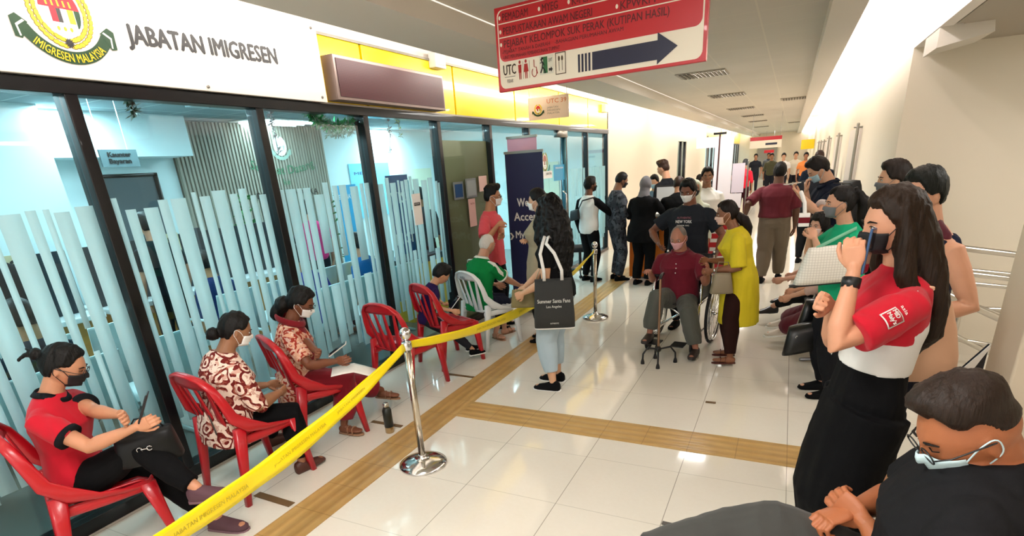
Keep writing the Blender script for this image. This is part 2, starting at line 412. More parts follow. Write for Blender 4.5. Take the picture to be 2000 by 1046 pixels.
    for H_, K_, F_ in ((HR, KR, AR), (HL, KL, AL)):
        b_ = bk * thighw; bc = nrm(np.cross(F_ - K_, rt)) * .012 * k
        g.tube([H_ + (H_ - K_) * .06, H_ + (K_ - H_) * .15, H_ + (K_ - H_) * .55, K_ - (K_ - H_) * .08, K_, K_ + (F_ - K_) * .12, K_ + (F_ - K_) * .35 + bc, K_ + (F_ - K_) * .7, F_],
               [.080 * k * b_, .085 * k * b_, .071 * k * b_, .056 * k * b_, .054 * k * b_, .050 * k * b_, .053 * k * b_, .038 * k * b_, .031 * k], hint=fw if not sit else up, n=16)
    feet = []
    for F_, K_, toe, tb in ((AR, KR, toer, tr), (AL, KL, toel, tl)):
        fd = nrm(toe) if toe is not None else fw; un = nrm(up - fd * np.dot(up, fd)) if abs(fd[2]) < .9 else nrm(K_ - F_)
        s_ = nrm(np.cross(fd, un)); o = F_ - un * .045 * k
        g.loft([o - fd * .055 * k, o - fd * .04 * k, o + fd * .0 * k, o + fd * .07 * k, o + fd * .13 * k, o + fd * .165 * k, o + fd * .178 * k],
               [s_ * w * k for w in (.018, .028, .031, .038, .040, .030, .012)], [un * w * k for w in (.02, .032, .040, .026, .018, .014, .008)], 14)
        feet.append((o, fd, s_, un))
    nb, ndv, _, nf = sp(1.0); nd = nrm(ndv + fw * .18 + fw * math.sin(hd(max(0, hpitch))) * .35)
    hc = nb + nd * .055 * H + up * 0
    ya = a + hd(hyaw); pit = hd(hpitch); hfw = vec(math.cos(ya) * math.cos(pit), math.sin(ya) * math.cos(pit), -math.sin(pit))
    if l2 > .2 and False: pass
    hu0 = nrm(up * math.cos(hd(hroll)) + vec(math.sin(ya), -math.cos(ya), 0) * math.sin(hd(hroll)))
    hf_, hr_, hu_ = frame(hfw, hu0); hs = (H / 1.7) ** .35 * (.97 if female else 1.0) * 1.0
    HC = hc + hu_ * .080 * hs + hf_ * .022 * hs
    if headat is not None: HC = np.array(headat, float)
    HR3 = np.stack([hr_, hf_, hu_], 1)     # columns
    hfun = headfn(hs, female)
    gh = G(); gh.ell(HC, 1, HR3, 56 if level != 'far' else 28, 40 if level != 'far' else 20, fn=hfun)
    base = HC - hu_ * .07 * hs - hf_ * .018 * hs; nr = (.050 if female else .060) * k * bk ** .5
    gh.tube([nb - ndv * .07 * k, nb + ndv * .0, bez(nb, (nb + base) / 2 + ndv * .01, base, .6), base + hu_ * .02], [nr * 1.35, nr * 1.12, nr, nr * .95], hint=fw, n=16)
    if level != 'far':
        for s_ in (1, -1):
            ec = HC + hr_ * s_ * .074 * hs - hf_ * .006 * hs - hu_ * .008 * hs
            er_ = np.stack([nrm(hr_ * s_ * .5 - hf_ * .5), nrm(hf_ + hr_ * s_ * .35), hu_], 1)
            gh.ell(ec, (.007 * hs, .016 * hs, .030 * hs), er_, 12, 8); gh.ell(ec - hu_ * .022 * hs, (.006 * hs, .009 * hs, .010 * hs), er_, 8, 6)
    gd = []
    for s_, W_, E_, dd, pn, cu in ((1, WR, ER, hdr, pnr, curl[0]), (-1, WL, EL, hdl, pnl, curl[1])):
        fd = nrm(W_ - E_); dd = fd if dd is None else nrm(dd); pn = (-r2 * s_ * .8 + fw * .2) if pn is None else pn
        gg = G(); hs2 = k * (.92 if female else 1.0); gg.tube([E_ + (W_ - E_) * .72, W_ - fd * .005, W_ + dd * .018 * hs2], [.0275 * k * bk ** .6, .0215 * k * bk ** .5, .021 * hs2], hint=pn, n=12)
        hand(gg, W_, dd, np.array(pn, float), s_, hs2, cu); gd.append(gg)
    SK = skin(skinc); mats = [SK, EYEW, EYED, LIP, hairmat(hair[1] if hair and len(hair) > 1 and hair[1] else '0b0807')]
    items = []
    if level == 'near':
        for q_ in (gh, ): g.v += q_.v; g.f += [tuple(i + g.n for i in f) for f in q_.f]; g.m += q_.m; g.n += q_.n
        items.append((bake(g, [], .0062, 3), 0))
        gh2 = G(); gh2.v = gh.v; gh2.f = gh.f; gh2.m = gh.m; gh2.n = gh.n
        items.append((bake(gh2, [], vh, 2), 0))
    else:
        items.append((bake(g, [], vb, 3), 0)); items.append((bake(gh, [], vh, 2), 0))
    for gg in gd: items.append((bake(gg, [], vd, 1 if level != 'far' else 0), 0))
    if level != 'far':                                             # eyes, brows, lips
        ge = [G(), G(), G(), G()]
        sh_closed = hpitch > 22
        for s_ in (1, -1):
            ec = HC + (hr_ * s_ * .031 + hf_ * .0815 + hu_ * .004) * hs
            if not sh_closed:
                ge[0].ell(ec, (.0125 * hs, .009 * hs, .0062 * hs), HR3, 12, 8)
                ge[1].ell(ec + hf_ * .0052 * hs, (.0056 * hs, .0045 * hs, .0056 * hs), HR3, 10, 8)
            ge[3].tube([ec + (-hr_ * s_ * .012 + hf_ * .008 + hu_ * .003) * hs, ec + (hf_ * .0092 + hu_ * (.0072 if not sh_closed else -.001)) * hs, ec + (hr_ * s_ * .013 + hf_ * .001 + hu_ * .001) * hs], .0016 * hs, n=6)
            ge[3].tube([ec + (-hr_ * s_ * .015 + hf_ * .013 + hu_ * .018) * hs, ec + (hf_ * .0125 + hu_ * .023) * hs, ec + (hr_ * s_ * .018 - hf_ * .002 + hu_ * .018) * hs], [.0024 * hs, .0034 * hs, .0018 * hs], n=6)
        if not mask:
            lc = HC + (hf_ * .0905 - hu_ * .053) * hs
            ge[2].tube([lc - hr_ * .022 * hs - hf_ * .010 * hs, lc - hr_ * .008 * hs + hu_ * .003 * hs, lc + hr_ * .008 * hs + hu_ * .003 * hs, lc + hr_ * .022 * hs - hf_ * .010 * hs], [.002, .0055, .0055, .002], n=8)
        for i, gg in enumerate(ge):
            if gg.n: items.append((gg.mesh('e', []), i + 1))
    bm = joinmesh('body', items, mats); link('body', bm, root)
    # ---- hair
    if hair:
        st = hair[0]; hm = hairmat(*(hair[1:3])) if len(hair) > 1 else hairmat()
        gg = G(); parts = hair[3] if len(hair) > 3 else ()
        gg.ell(HC, 1, HR3, 72 if level != 'far' else 32, 48 if level != 'far' else 22, fn=hair_fn(hfun, hs, st, int(abs(x * 10 + y * 7)) % 20))
        Lh = lambda X, Y, Z: HC + (hr_ * X + hf_ * Y + hu_ * Z) * hs
        for p_ in parts:
            if p_[0] == 'bun':
                gg.ell(Lh(*p_[1]), [q * hs for q in p_[2]], HR3, 14, 10)
            elif p_[0] == 'tube':
                gg.tube([Lh(*q) for q in p_[1]], [(r_[0], r_[1]) if hasattr(r_, '__len__') else r_ for r_ in p_[2]], hint=hf_ if p_[3] else hr_, n=18)
            elif p_[0] == 'world':
                gg.tube(p_[1], p_[2], hint=p_[3], n=18)
        sd_ = int(x * 13) % 9
        def df(co, no):
            q = (co - HC) @ HR3
            if st == 'curly': return co + no * (.010 * noise(q, 42, sd_) + .007 * noise(q, 95, sd_ + 2))[:, None]
            return co + no * (.0025 * noise(q * np.array([1, 1, .12]), 190, sd_) + .004 * noise(q * np.array([1, 1, .3]), 60, sd_ + 1))[:, None]
        if parts: me = bake(gg, hm, max(vh, .0055), 1, deform=df if level != 'far' else None)
        else: me = gg.mesh('hair', hm)
        link('hair', me, root)
    # ---- clothes
    def fold(amp, sc, seed):
        def f(co, no):
            q = co * np.array([1, 1, .8]); n1 = noise(q, sc * 1.15, seed); n2 = noise(q * np.array([1, 1, .5]), sc * 2.3, seed + 3)
            return co + no * (amp * (1 - abs(n1)) * .9 - amp * .4 + amp * .45 * n2)[:, None]
        return f
    if top:
        tp = dict(mat=None, sleeve=.6, hem=-.1, loose=.016, flare=0, collar=None, neck=1.035, sl=.012, amp=.008, longs=None); tp.update(top)
        gt = G(); lo = tp['loose'] * k
        C = []; A = []; B = []
        ts = [t for t, *_ in prof if t > tp['hem'] + .02 and t < tp['neck']]
        pr = lambda t: [np.interp(t, [p_[0] for p_ in prof], [p_[i] for p_ in prof]) for i in (1, 2, 3)]
        for t in [tp['hem']] + ts + [tp['neck']]:
            w, d, o = pr(t) if t > -.16 else (prof[1][1] * 1.0, prof[1][2] * 1.02, prof[1][3]); q, dv, r2_, f2_ = sp(t); by = belly * math.exp(-((t - .22) / .25) ** 2) * H
            if tp['hem'] < -.16 and t < .1 and not sit: f2_ = f2_
            lt = lo * (1 if t < .8 else .55 if t < .95 else .3) + tp['flare'] * max(0, .45 - t) * H
            C.append(q + f2_ * (o * H + by * .5)); A.append(r2_ * (w * bk * H + lt + by * .3)); B.append(f2_ * (d * bk * H + lt + by * .5))
        gt.loft(C, A, B, 28)
        for s_, S_, E_, W_ in ((1, SR, ER, WR), (-1, SL, EL, WL)):
            sl = tp['sleeve'] if not isinstance(tp['sleeve'], tuple) else tp['sleeve'][0 if s_ > 0 else 1]
            if sl <= 0: continue
            q0 = S_ - r2 * s_ * .035 * k; q = tp['sl'] * k; ends = 'flat'
            if sl <= 1:
                e = S_ + (E_ - S_) * sl; gt.tube([q0 + dv * .012 * k, S_, S_ + (e - S_) * .5, e], [.042 * k * bk + q * .3, .046 * k * bk + q * .6, .049 * k * bk + q, .047 * k * bk + q * 1.15], n=16, ends='start')
            else:
                e = E_ + (W_ - E_) * (sl - 1); gt.tube([q0 + dv * .012 * k, S_, S_ + (E_ - S_) * .5, E_, E_ + (e - E_) * .5, e], [.042 * k * bk + q * .3, .047 * k * bk + q * .6, .045 * k * bk + q * .8, .039 * k * bk + q * .9, .036 * k * bk + q * .8, .028 * k * bk + q], n=16, ends='start')
        me = bake(gt, tp['mat'], vc, 3, deform=fold(tp['amp'] * k, 13, int(x * 5 + 20) % 11) if level != 'far' else None)
        sh_o = link(tp.get('name', 'shirt'), me, root)
        if tp['collar']:
            gc = G(); cc, cdv, cr, cf = sp(1.0); m_ = tp['collar']; w = nr * 1.25
            ring = []; n = 28
            for j in range(n):
                an = 2 * math.pi * j / n; rr = cr * math.cos(an) + cf * math.sin(an); fdn = max(0, math.sin(an))
                b0 = cc + rr * (w * 1.1) + cdv * (.002 - .03 * fdn) * k; b1 = cc + rr * (w * 1.02) + cdv * (.034 - .035 * fdn ** 2) * k; b2 = cc + rr * (w * 1.32) + cdv * (.008 - .04 * fdn) * k
                ring.append([b0, b1, b2])
            ring.append(ring[0]); gc.sheet(ring, .003); link('collar', gc.mesh('collar', m_), root)
        if tp.get('trim'):
            for s_, S_, E_ in ((1, SR, ER), (-1, SL, EL)):
                e = S_ + (E_ - S_) * tp['sleeve']; e0 = S_ + (E_ - S_) * (tp['sleeve'] - .07); gx = G(); r_ = .046 * k * bk + tp['sl'] * k * 1.15 + .009
                gx.tube([e0, e + (E_ - S_) * .012], [r_, r_], n=20, ends='flat'); link('sleeve_band', gx.mesh('sleeve_band', tp['trim']), root)
    if bottom:
        bt = dict(mat=None, kind='trousers', length=.94, loose=.012, name='trousers', waist=.22, amp=.010, flare=0, hemw=.05); bt.update(bottom)
        gb = G(); lo = bt['loose'] * k
        C = []; A = []; B = []
        for t in (-.16, -.04, .08, bt['waist']):
            w, d, o = [np.interp(t, [p_[0] for p_ in prof], [p_[i] for p_ in prof]) for i in (1, 2, 3)]; q, dv, r2_, f2_ = sp(t); by = belly * math.exp(-((t - .22) / .25) ** 2) * H
            C.append(q + f2_ * (o * H + by * .5)); A.append(r2_ * (w * bk * H + .009 * k + by * .3)); B.append(f2_ * (d * bk * H + .009 * k + by * .5))
        gb.loft(C, A, B, 24)
        if bt['kind'] == 'trousers':
            for H_, K_, F_ in ((HR, KR, AR), (HL, KL, AL)):
                b_ = bk * thighw; ln = bt['length']; e = K_ + (F_ - K_) * ln if ln > 0 else H_ + (K_ - H_) * (1 + ln); hw = bt['hemw'] * k
                if ln > 0: gb.tube([H_ + (H_ - K_) * .06, H_ + (K_ - H_) * .2, H_ + (K_ - H_) * .6, K_, K_ + (e - K_) * .4, K_ + (e - K_) * .8, e],
                        [.086 * k * b_ + lo * .6, .089 * k * b_ + lo * .7, .073 * k * b_ + lo, .060 * k * b_ + lo, .055 * k * b_ + lo * 1.1, hw + lo * .5, hw], hint=fw if not sit else up, n=18, ends='flat')
                else: gb.tube([H_ + (H_ - K_) * .06, H_ + (K_ - H_) * .2, H_ + (e - H_) * .6, e], [.086 * k * b_ + lo, .089 * k * b_ + lo, .078 * k * b_ + lo * 1.4, .074 * k * b_ + lo * 1.8], hint=fw if not sit else up, n=18, ends='flat')
        elif bt['kind'] == 'skirt':                              # long skirt following both legs
            Km = (KR + KL) / 2; Am = (AR + AL) / 2; Hm = (HR + HL) / 2; ax = nrm(Km - Hm)
            wk = np.linalg.norm(KR - KL) / 2 + .075 * k * bk + lo; wa = np.linalg.norm(AR - AL) / 2 + bt['hemw'] * k + lo; e = Km + (Am - Km) * bt['length']
            fk = nrm(np.cross(rt, nrm(Am - Hm))); fk = -fk if np.dot(fk, fw + (up if sit else 0)) < 0 else fk
            rk = nrm(KR - KL) if np.linalg.norm(KR - KL) > .05 else rt; ra = nrm(AR - AL) if np.linalg.norm(AR - AL) > .05 else rt
            gb.tube([Hm + (Hm - Km) * .05, Hm + (Km - Hm) * .35, Hm + (Km - Hm) * .7, Km, Km + (e - Km) * .3, Km + (e - Km) * .7, e],
                    [((.1 * bk * H + lo), .09 * k * bk + lo), ((.1 * bk * H + lo), .088 * k * bk + lo), ((wk + .02 * k), .082 * k * bk + lo), (wk, .075 * k * bk + lo), (wk * .97, .072 * k * bk + lo), ((wk + wa) / 2, .08 * k * bk + lo), (wa, .085 * k * bk + lo + bt['flare'])], hint=fk if not sit else up + fw * .6, n=26, ends='flat')
        me = bake(gb, bt['mat'], vc, 3, deform=fold(bt['amp'] * k, 10, int(y * 5 + 20) % 11) if level != 'far' else None)
        link(bt['name'], me, root)
    if shoes:
        st = dict(mat=None, sole=None, kind='shoe'); st.update(shoes)
        for o, fd, s_, un in feet:
            gs = G(); kk = k
            if st['kind'] == 'sandal':
                gs.loft([o - fd * .06 * kk - un * .034 * kk, o - fd * .05 * kk - un * .034 * kk, o + fd * .0 - un * .034 * kk, o + fd * .10 * kk - un * .034 * kk, o + fd * .16 * kk - un * .034 * kk, o + fd * .185 * kk - un * .034 * kk],
                        [s_ * w * kk for w in (.015, .030, .034, .043, .038, .014)], [un * .008 * kk] * 6, 16)
                for q0, w0 in ((.105, .041), (.055, .037)):
                    gs.tube([o + fd * q0 * kk + s_ * w0 * kk - un * .03 * kk, o + fd * (q0 - .01) * kk + s_ * w0 * .6 * kk + un * .018 * kk, o + fd * (q0 - .012) * kk + un * .028 * kk, o + fd * (q0 - .01) * kk - s_ * w0 * .6 * kk + un * .018 * kk, o + fd * q0 * kk - s_ * w0 * kk - un * .03 * kk], [(.012 * kk, .003)] * 5, hint=fd, n=8, ends='flat')
                link('sandal', gs.mesh('sandal', st['mat']), root)
            else:
                q = .006 * kk; hi = .064 if st['kind'] == 'sneaker' else .056
                gs.loft([o - fd * .066 * kk, o - fd * .056 * kk, o - fd * .02 * kk + un * .006 * kk, o + fd * .04 * kk, o + fd * .09 * kk - un * .004 * kk, o + fd * .14 * kk - un * .008 * kk, o + fd * .178 * kk - un * .012 * kk, o + fd * .192 * kk - un * .015 * kk],
                        [s_ * (w + .004) * kk for w in (.018, .030, .035, .039, .043, .043, .030, .010)], [un * w * kk for w in (.034, .050, hi, .048, .033, .025, .018, .006)], 18, sq=.85)
                so = link('shoe', gs.mesh('shoe', st['mat']), root)
                if st['sole']:
                    g2 = G(); b0 = o - un * .034 * kk
                    g2.loft([b0 - fd * .074 * kk, b0 - fd * .062 * kk, b0, b0 + fd * .09 * kk, b0 + fd * .15 * kk, b0 + fd * .185 * kk, b0 + fd * .202 * kk], [s_ * w * kk for w in (.020, .034, .039, .047, .046, .034, .012)], [un * w * kk for w in (.010, .014, .014, .012, .011, .010, .007)], 18, sq=.7)
                    link('sole', g2.mesh('sole', st['sole']), so)
    if mask:
        gm = G(); nu, nv = 22, 12; rows = []
        mh = hfun
        for i in range(nu):
            row = []
            for j in range(nv):
                azm = (i / (nu - 1) * 2 - 1) * (1.12 - .0 * j); e_ = -.06 - .98 * j / (nv - 1) - .10 * (abs(azm) / 1.12) * (1 - 1.6 * j / (nv - 1)); 
                d_ = np.array([[math.sin(azm) * math.cos(e_), math.cos(azm) * math.cos(e_), math.sin(e_)]])
                tt = 1 - (azm / 1.12) ** 2
                pz_ = mh(d_)[0]; pz_[1] += (.007 + .012 * tt * math.sin(math.pi * min(1, (j + .6) / nv))) * hs; pz_[0] *= 1.04
                pz_[1] = max(pz_[1], (.045 + .052 * tt ** .7) * hs if j < 9 else pz_[1]); pz_[1] += .0012 * math.sin(j * math.pi)
                if 2 < j < 9: pz_ = pz_ * (1 + .006 * (j % 2))
                row.append(HC + HR3 @ pz_)
            rows.append(row)
        gm.sheet(rows, .0018)
        mk = link('face_mask', gm.mesh('face_mask', mask), root)
        if level != 'far':
            gl = G()
            for s_ in (1, -1):
                ii = nu - 1 if s_ > 0 else 0; ear = HC + (hr_ * s_ * .083 - hf_ * .012 + hu_ * .018) * hs; ear2 = HC + (hr_ * s_ * .080 - hf_ * .020 - hu_ * .022) * hs
                gl.tube(smooth_path([rows[ii][1], HC + (hr_ * s_ * .080 + hf_ * .02 + hu_ * .006) * hs, ear - hf_ * .004, ear2, HC + (hr_ * s_ * .074 + hf_ * .0 - hu_ * .040) * hs, rows[ii][nv - 3]]), .0018 * hs, n=6)
            link('ear_loop', gl.mesh('ear_loop', mask if mask.name != 'mask_dark' else mask), mk)
    if glasses:
        gg = G()
        for s_ in (1, -1):
            c = HC + (hr_ * s_ * .033 + hf_ * .103 - hu_ * .002) * hs
            R_ = [c + (hr_ * .025 * math.cos(t) + hu_ * .018 * math.sin(t)) * hs for t in np.linspace(0, 2 * math.pi, 17)]
            gg.tube(R_, .0018 * hs, n=6, hint=hf_); gg.tube([c + hr_ * s_ * .025 * hs, HC + (hr_ * s_ * .078 + hf_ * .075 + hu_ * .002) * hs, HC + (hr_ * s_ * .084 - hf_ * .01 + hu_ * .006) * hs], .0018 * hs, n=6)
        gg.tube([HC + (-hr_ * .008 + hf_ * .107) * hs, HC + (hr_ * .008 + hf_ * .107) * hs], .0018 * hs, n=6)
        link('glasses', gg.mesh('glasses', glasses), root)
    if scarf:                                                     # headscarf round the face, draped on the shoulders
        gs = G()
        def fn(d):
            p = hfun(d); azm = abs(np.arctan2(d[:, 0], d[:, 1])); e_ = np.arcsin(np.clip(d[:, 2], -1, 1))
            face = sm(1.02, .82, azm) * sm(.72, .55, e_) * sm(-1.15, -.95, e_)
            q = p / np.linalg.norm(p, axis=1, keepdims=True); return p + q * (.014 * (1 - face) - .02 * face)[:, None] * hs
        gs.ell(HC, 1, HR3, 56, 40, fn=fn)
        q0, dv0, r0, f0 = sp(.80)
        gs.loft([base + hu_ * .03, base - up * .02, nb + ndv * .02, sp(.92)[0] + f0 * .005, q0 + f0 * .01], [r0 * w * k for w in (.072, .078, .088, .135, .165)], [f0 * w * k for w in (.075, .078, .085, .10, .115)], 24)
        link('headscarf', bake(gs, scarf, max(vh, .007), 2, deform=fold(.004, 16, 2)), root)
    J = dict(root=root, P=P, SR=SR, SL=SL, ER=ER, EL=EL, WR=WR, WL=WL, KR=KR, KL=KL, AR=AR, AL=AL, HC=HC, hf=hf_, hr=hr_, hu=hu_, hs=hs, fw=fw, rt=rt, up=up, sp=sp, k=k, nb=nb)
    return J
# clothing stock
def mask_m(c): return mat('mask_' + c, c, .75, bump=.2, bscale=500, spec=.2)
MBLACK = mat('mask_dark', '121318', .7); MWHITE = mask_m('f1f0ee'); MBLUE = mask_m('a9cfe0'); MGREY = mask_m('70757a')
# ------------------------------------------------------------------ the setting
FX = -3.52; RX = .85; CZ = 2.90; X3 = vec(1, 0, 0); Y3 = vec(0, 1, 0); Z3 = vec(0, 0, 1)
def floor_mat():
    n = NT('polished_tile', .07, .5); x, y, z = n.xyz()
    lx = n.band(x, .605, .0045, -.44 % .605); ly = n.band(y, .578, .0035, 2.4975 % .578)
    f = n.noise(2.2, 5); g = n.noise(40, 3)
    c = n.mix(n.math('MULTIPLY', f, .5), hexc('e2dccf'), hexc('d3cab8')); c = n.mix(n.math('MULTIPLY', g, .12), c, hexc('ffffff'))
    c = n.mix(n.math('MULTIPLY', lx, .62), c, hexc('5c5140')); c = n.mix(n.math('MULTIPLY', ly, .40), c, hexc('6a5f4c'))
    n.col(c); n.val(n.b.inputs['Roughness'], n.math('ADD', n.math('MULTIPLY', n.noise(5, 4), .10), .03)); return n.m
def tactile_mat(axis):
    n = NT('tactile_paving_' + 'xy'[axis], .32, .4); s = n.xyz(); u = s[1 - axis]; v = s[axis]
    w = n.math('SINE', n.math('MULTIPLY', u, 2 * math.pi / .075)); f = n.noise(9, 4)
    c = n.mix(f, hexc('c9a56a'), hexc('b08a4e')); j = n.band(v, .289 if axis == 1 else .3025, .005, (2.4975 % .289) if axis == 1 else (-.44 % .3025))
    c = n.mix(n.math('MULTIPLY', sm_node(n, w), .28), c, hexc('9a7440')); c = n.mix(n.math('MULTIPLY', j, .5), c, hexc('6d5226'))
    n.col(c); n.bump(w, .5, .003); return n.m
def sm_node(n, w): return n.math('GREATER_THAN', w, .45)
def ceil_mat():
    n = NT('ceiling_tile', .85, .2); x, y, z = n.xyz(); lx = n.band(x, .61, .016, -2.2 % .61); ly = n.band(y, .61, .014, .1)
    c = n.mix(n.noise(1.3, 2), hexc('dad4c9'), hexc('cfc8bb')); c = n.mix(n.math('MULTIPLY', n.noise(90, 2), .25), c, hexc('b9b1a2'))
    c = n.mix(n.math('MULTIPLY', n.math('MAXIMUM', lx, ly), .45), c, hexc('e4dcca')); n.col(c); return n.m
def glass_mat(name='tinted_glass', tint=(.80, .95, .975), gl=1.0):
    m = bpy.data.materials.new(name); m.use_nodes = True; t = m.node_tree; t.nodes.clear()
    o = t.nodes.new('ShaderNodeOutputMaterial'); mx = t.nodes.new('ShaderNodeMixShader'); tr = t.nodes.new('ShaderNodeBsdfTransparent'); gs = t.nodes.new('ShaderNodeBsdfGlossy')
    fr = t.nodes.new('ShaderNodeLayerWeight'); fr.inputs[0].default_value = .5; pw = t.nodes.new('ShaderNodeMath'); pw.operation = 'POWER'; pw.inputs[1].default_value = 5
    ml = t.nodes.new('ShaderNodeMath'); ml.operation = 'MULTIPLY_ADD'; ml.inputs[1].default_value = .5 * gl; ml.inputs[2].default_value = .025 * gl
    tr.inputs[0].default_value = (*tint, 1); gs.inputs['Roughness'].default_value = .015; gs.inputs[0].default_value = (1, 1, 1, 1)
    t.links.new(fr.outputs['Facing'], pw.inputs[0]); t.links.new(pw.outputs[0], ml.inputs[0]); t.links.new(ml.outputs[0], mx.inputs[0]); t.links.new(tr.outputs[0], mx.inputs[1]); t.links.new(gs.outputs[0], mx.inputs[2]); t.links.new(mx.outputs[0], o.inputs[0]); return m
def film_mat():
    m = bpy.data.materials.new('frosted_film'); m.use_nodes = True; t = m.node_tree; t.nodes.clear()
    o = t.nodes.new('ShaderNodeOutputMaterial'); mx = t.nodes.new('ShaderNodeMixShader'); tr = t.nodes.new('ShaderNodeBsdfTransparent'); ad = t.nodes.new('ShaderNodeMixShader')
    d = t.nodes.new('ShaderNodeBsdfDiffuse'); tl = t.nodes.new('ShaderNodeBsdfTranslucent')
    for q in (d, tl): q.inputs[0].default_value = (*hexc('d2ecef'), 1)
    tr.inputs[0].default_value = (.9, 1, 1, 1); ad.inputs[0].default_value = .5; mx.inputs[0].default_value = .86
    t.links.new(d.outputs[0], ad.inputs[1]); t.links.new(tl.outputs[0], ad.inputs[2]); t.links.new(tr.outputs[0], mx.inputs[1]); t.links.new(ad.outputs[0], mx.inputs[2]); t.links.new(mx.outputs[0], o.inputs[0]); return m
WALLC = mat('cream_wall', 'e9dfcc', .8, var=.025, vscale=1.5); WALLW = mat('pale_plaster', 'f0e9e2', .8, var=.02, vscale=1.2)
YEL = mat('yellow_panel', 'ffdc00', .25, coat=.3); FRM = mat('black_aluminium', '0c0d11', .32, .3, coat=.2); SILV = mat('grey_aluminium', '9a968f', .35, .8)
SIGNW = mat('gloss_white_acrylic', 'f2ece6', .10, coat=.5); OFW = mat('office_wall', 'dcecee', .8, var=.02); GLS = glass_mat(); FILM = film_mat()
g = G(); g.box((-9.4, -5, -.12), (3.4, 52, 0)); struct('floor', g, floor_mat())
g = G(); g.box((-7.5, -5, 0), (FX - .1, 12, .004)); struct('floor_office', g, mat('office_floor', '8b8d88', .25, var=.05, vscale=2))
g = G(); g.box((-2.53, -5, 0), (-2.245, 30, .005)); struct('trim_1', g, tactile_mat(1))
g = G(); g.box((-2.245, 3.36, 0), (1.9, 3.654, .005)); struct('trim_2', g, tactile_mat(0))
g = G(); g.box((-2.22, -5, CZ), (.14, 46, CZ + .08)); struct('ceiling', g, ceil_mat())
BLKH = mat('bulkhead_paint', 'ddd6ca', .8)
g = G(); g.box((-2.72, -5, 2.76), (-2.22, 46, 2.89)); struct('trim_3', g, BLKH)
g = G(); g.box((.14, -5, 2.76), (.37, 46, 2.89)); struct('trim_4', g, BLKH)
g = G(); g.box((-3.7, -5, 3.12), (-2.5, 46, 3.2)); struct('ceiling_left_cove', g, WALLW)
g = G(); g.box((.2, -5, 3.12), (.99, 46, 3.2)); struct('ceiling_right_cove', g, WALLW)
g = G(); g.box((-2.62, -5, 2.89), (-2.5, 46, 3.12)); g.box((.14, -5, 2.89), (.25, 46, 3.12)); struct('trim_5', g, WALLW)
# right wall, stair recess behind the seats, pier in the foreground
g = G(); g.box((RX, 6.38, 0), (.99, 46, 3.12)); struct('wall_right', g, WALLC)
g = G(); g.box((.99, 6.38, 0), (3.4, 6.5, 3.12)); struct('wall_recess', g, WALLC)
g = G(); g.box((RX, -5, 2.58), (.93, 6.38, 3.12)); struct('trim_6', g, WALLW)
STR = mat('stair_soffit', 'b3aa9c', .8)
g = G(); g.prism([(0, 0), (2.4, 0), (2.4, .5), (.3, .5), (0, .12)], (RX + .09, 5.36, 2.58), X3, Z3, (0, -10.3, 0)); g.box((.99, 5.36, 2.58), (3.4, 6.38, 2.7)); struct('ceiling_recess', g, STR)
g = G(); g.prism([(0, 0), (.32, .06), (.28, .3), (0, .3)], (RX + .005, 5.9, 2.45), X3, Z3, (0, -.50, 0)); struct('trim_7', g, mat('beam_paint', 'ded7cb', .8))
g = G(); g.box((3.3, -5, 0), (3.4, 6.38, 3.12)); struct('wall_stair', g, WALLC)
PIER = mat('pier_paint', 'c9bba4', .8, var=.03, vscale=2)
g = G(); g.box((.775, 2.35, 0), (1.9, 2.62, 2.62)); struct('wall_pier', g, PIER, bevel=.01)
g = G(); g.box((-.3, 46, 0), (1.2, 46.1, 3.2)); g.box((-3.7, 45.5, 0), (-.9, 45.6, 3.2)); g.box((-1.0, 46, 0), (-.3, 46.1, 3.2)); struct('wall_far', g, WALLC)
g = G(); g.box((-2.3, 45.42, 0), (-1.0, 45.5, 2.15)); d_ = struct('door_1', g, mat('grey_door', 'a39f99', .6)); g = G(); g.box((-1.15, 45.38, 1), (-1.1, 45.42, 1.2)); link('door_handle', g.mesh('h', SILV), d_)
# left side beyond the shopfront
g = G(); g.box((-3.66, 12.12, 0), (FX, 20.4, 3.2)); g.box((-3.66, 22.2, 0), (FX, 27.4, 3.2)); g.box((-3.66, 20.4, 2.3), (FX, 22.2, 3.2)); struct('wall_left', g, WALLC)
g = G(); g.box((-3.6, 20.46, 0), (-3.58, 22.14, 2.3)); w_ = struct('door_2', g, GLS)
g = G()
for y in (20.4, 21.27, 22.12): g.box((-3.63, y, 0), (-3.54, y + .06, 2.3))
link('door_frame', g.mesh('f', FRM), w_)
# far shopfronts
for i, (y0, y1) in enumerate(((27.4, 33), (33.2, 39), (39.2, 45.5))):
    g = G(); g.box((FX - .06, y0, 2.35), (FX, y1, 3.0)); fp = struct('trim_%d' % (10 + i), g, mat('pale_yellow_panel', 'f3cf52', .4))
    g = G(); g.box((-3.6, y0, 0), (-3.58, y1, 2.35)); w_ = struct('window_%d' % (20 + i), g, GLS); g = G()
    for q in np.linspace(y0, y1 - .06, 5): g.box((-3.64, q, 0), (-3.54, q + .06, 2.35))
    g.box((-3.64, y0, 2.28), (-3.54, y1, 2.35)); link('window_frame', g.mesh('f', FRM), w_)
g = G(); g.box((-6.6, 27.4, 0), (-6.5, 45.5, 3)); g.box((-6.6, 27.3, 0), (-3.6, 27.4, 3)); g.box((-6.6, 12.12, 0), (-6.5, 27.3, 3)); struct('wall_far_shops', g, mat('shop_wall', 'cfc8bc', .8))
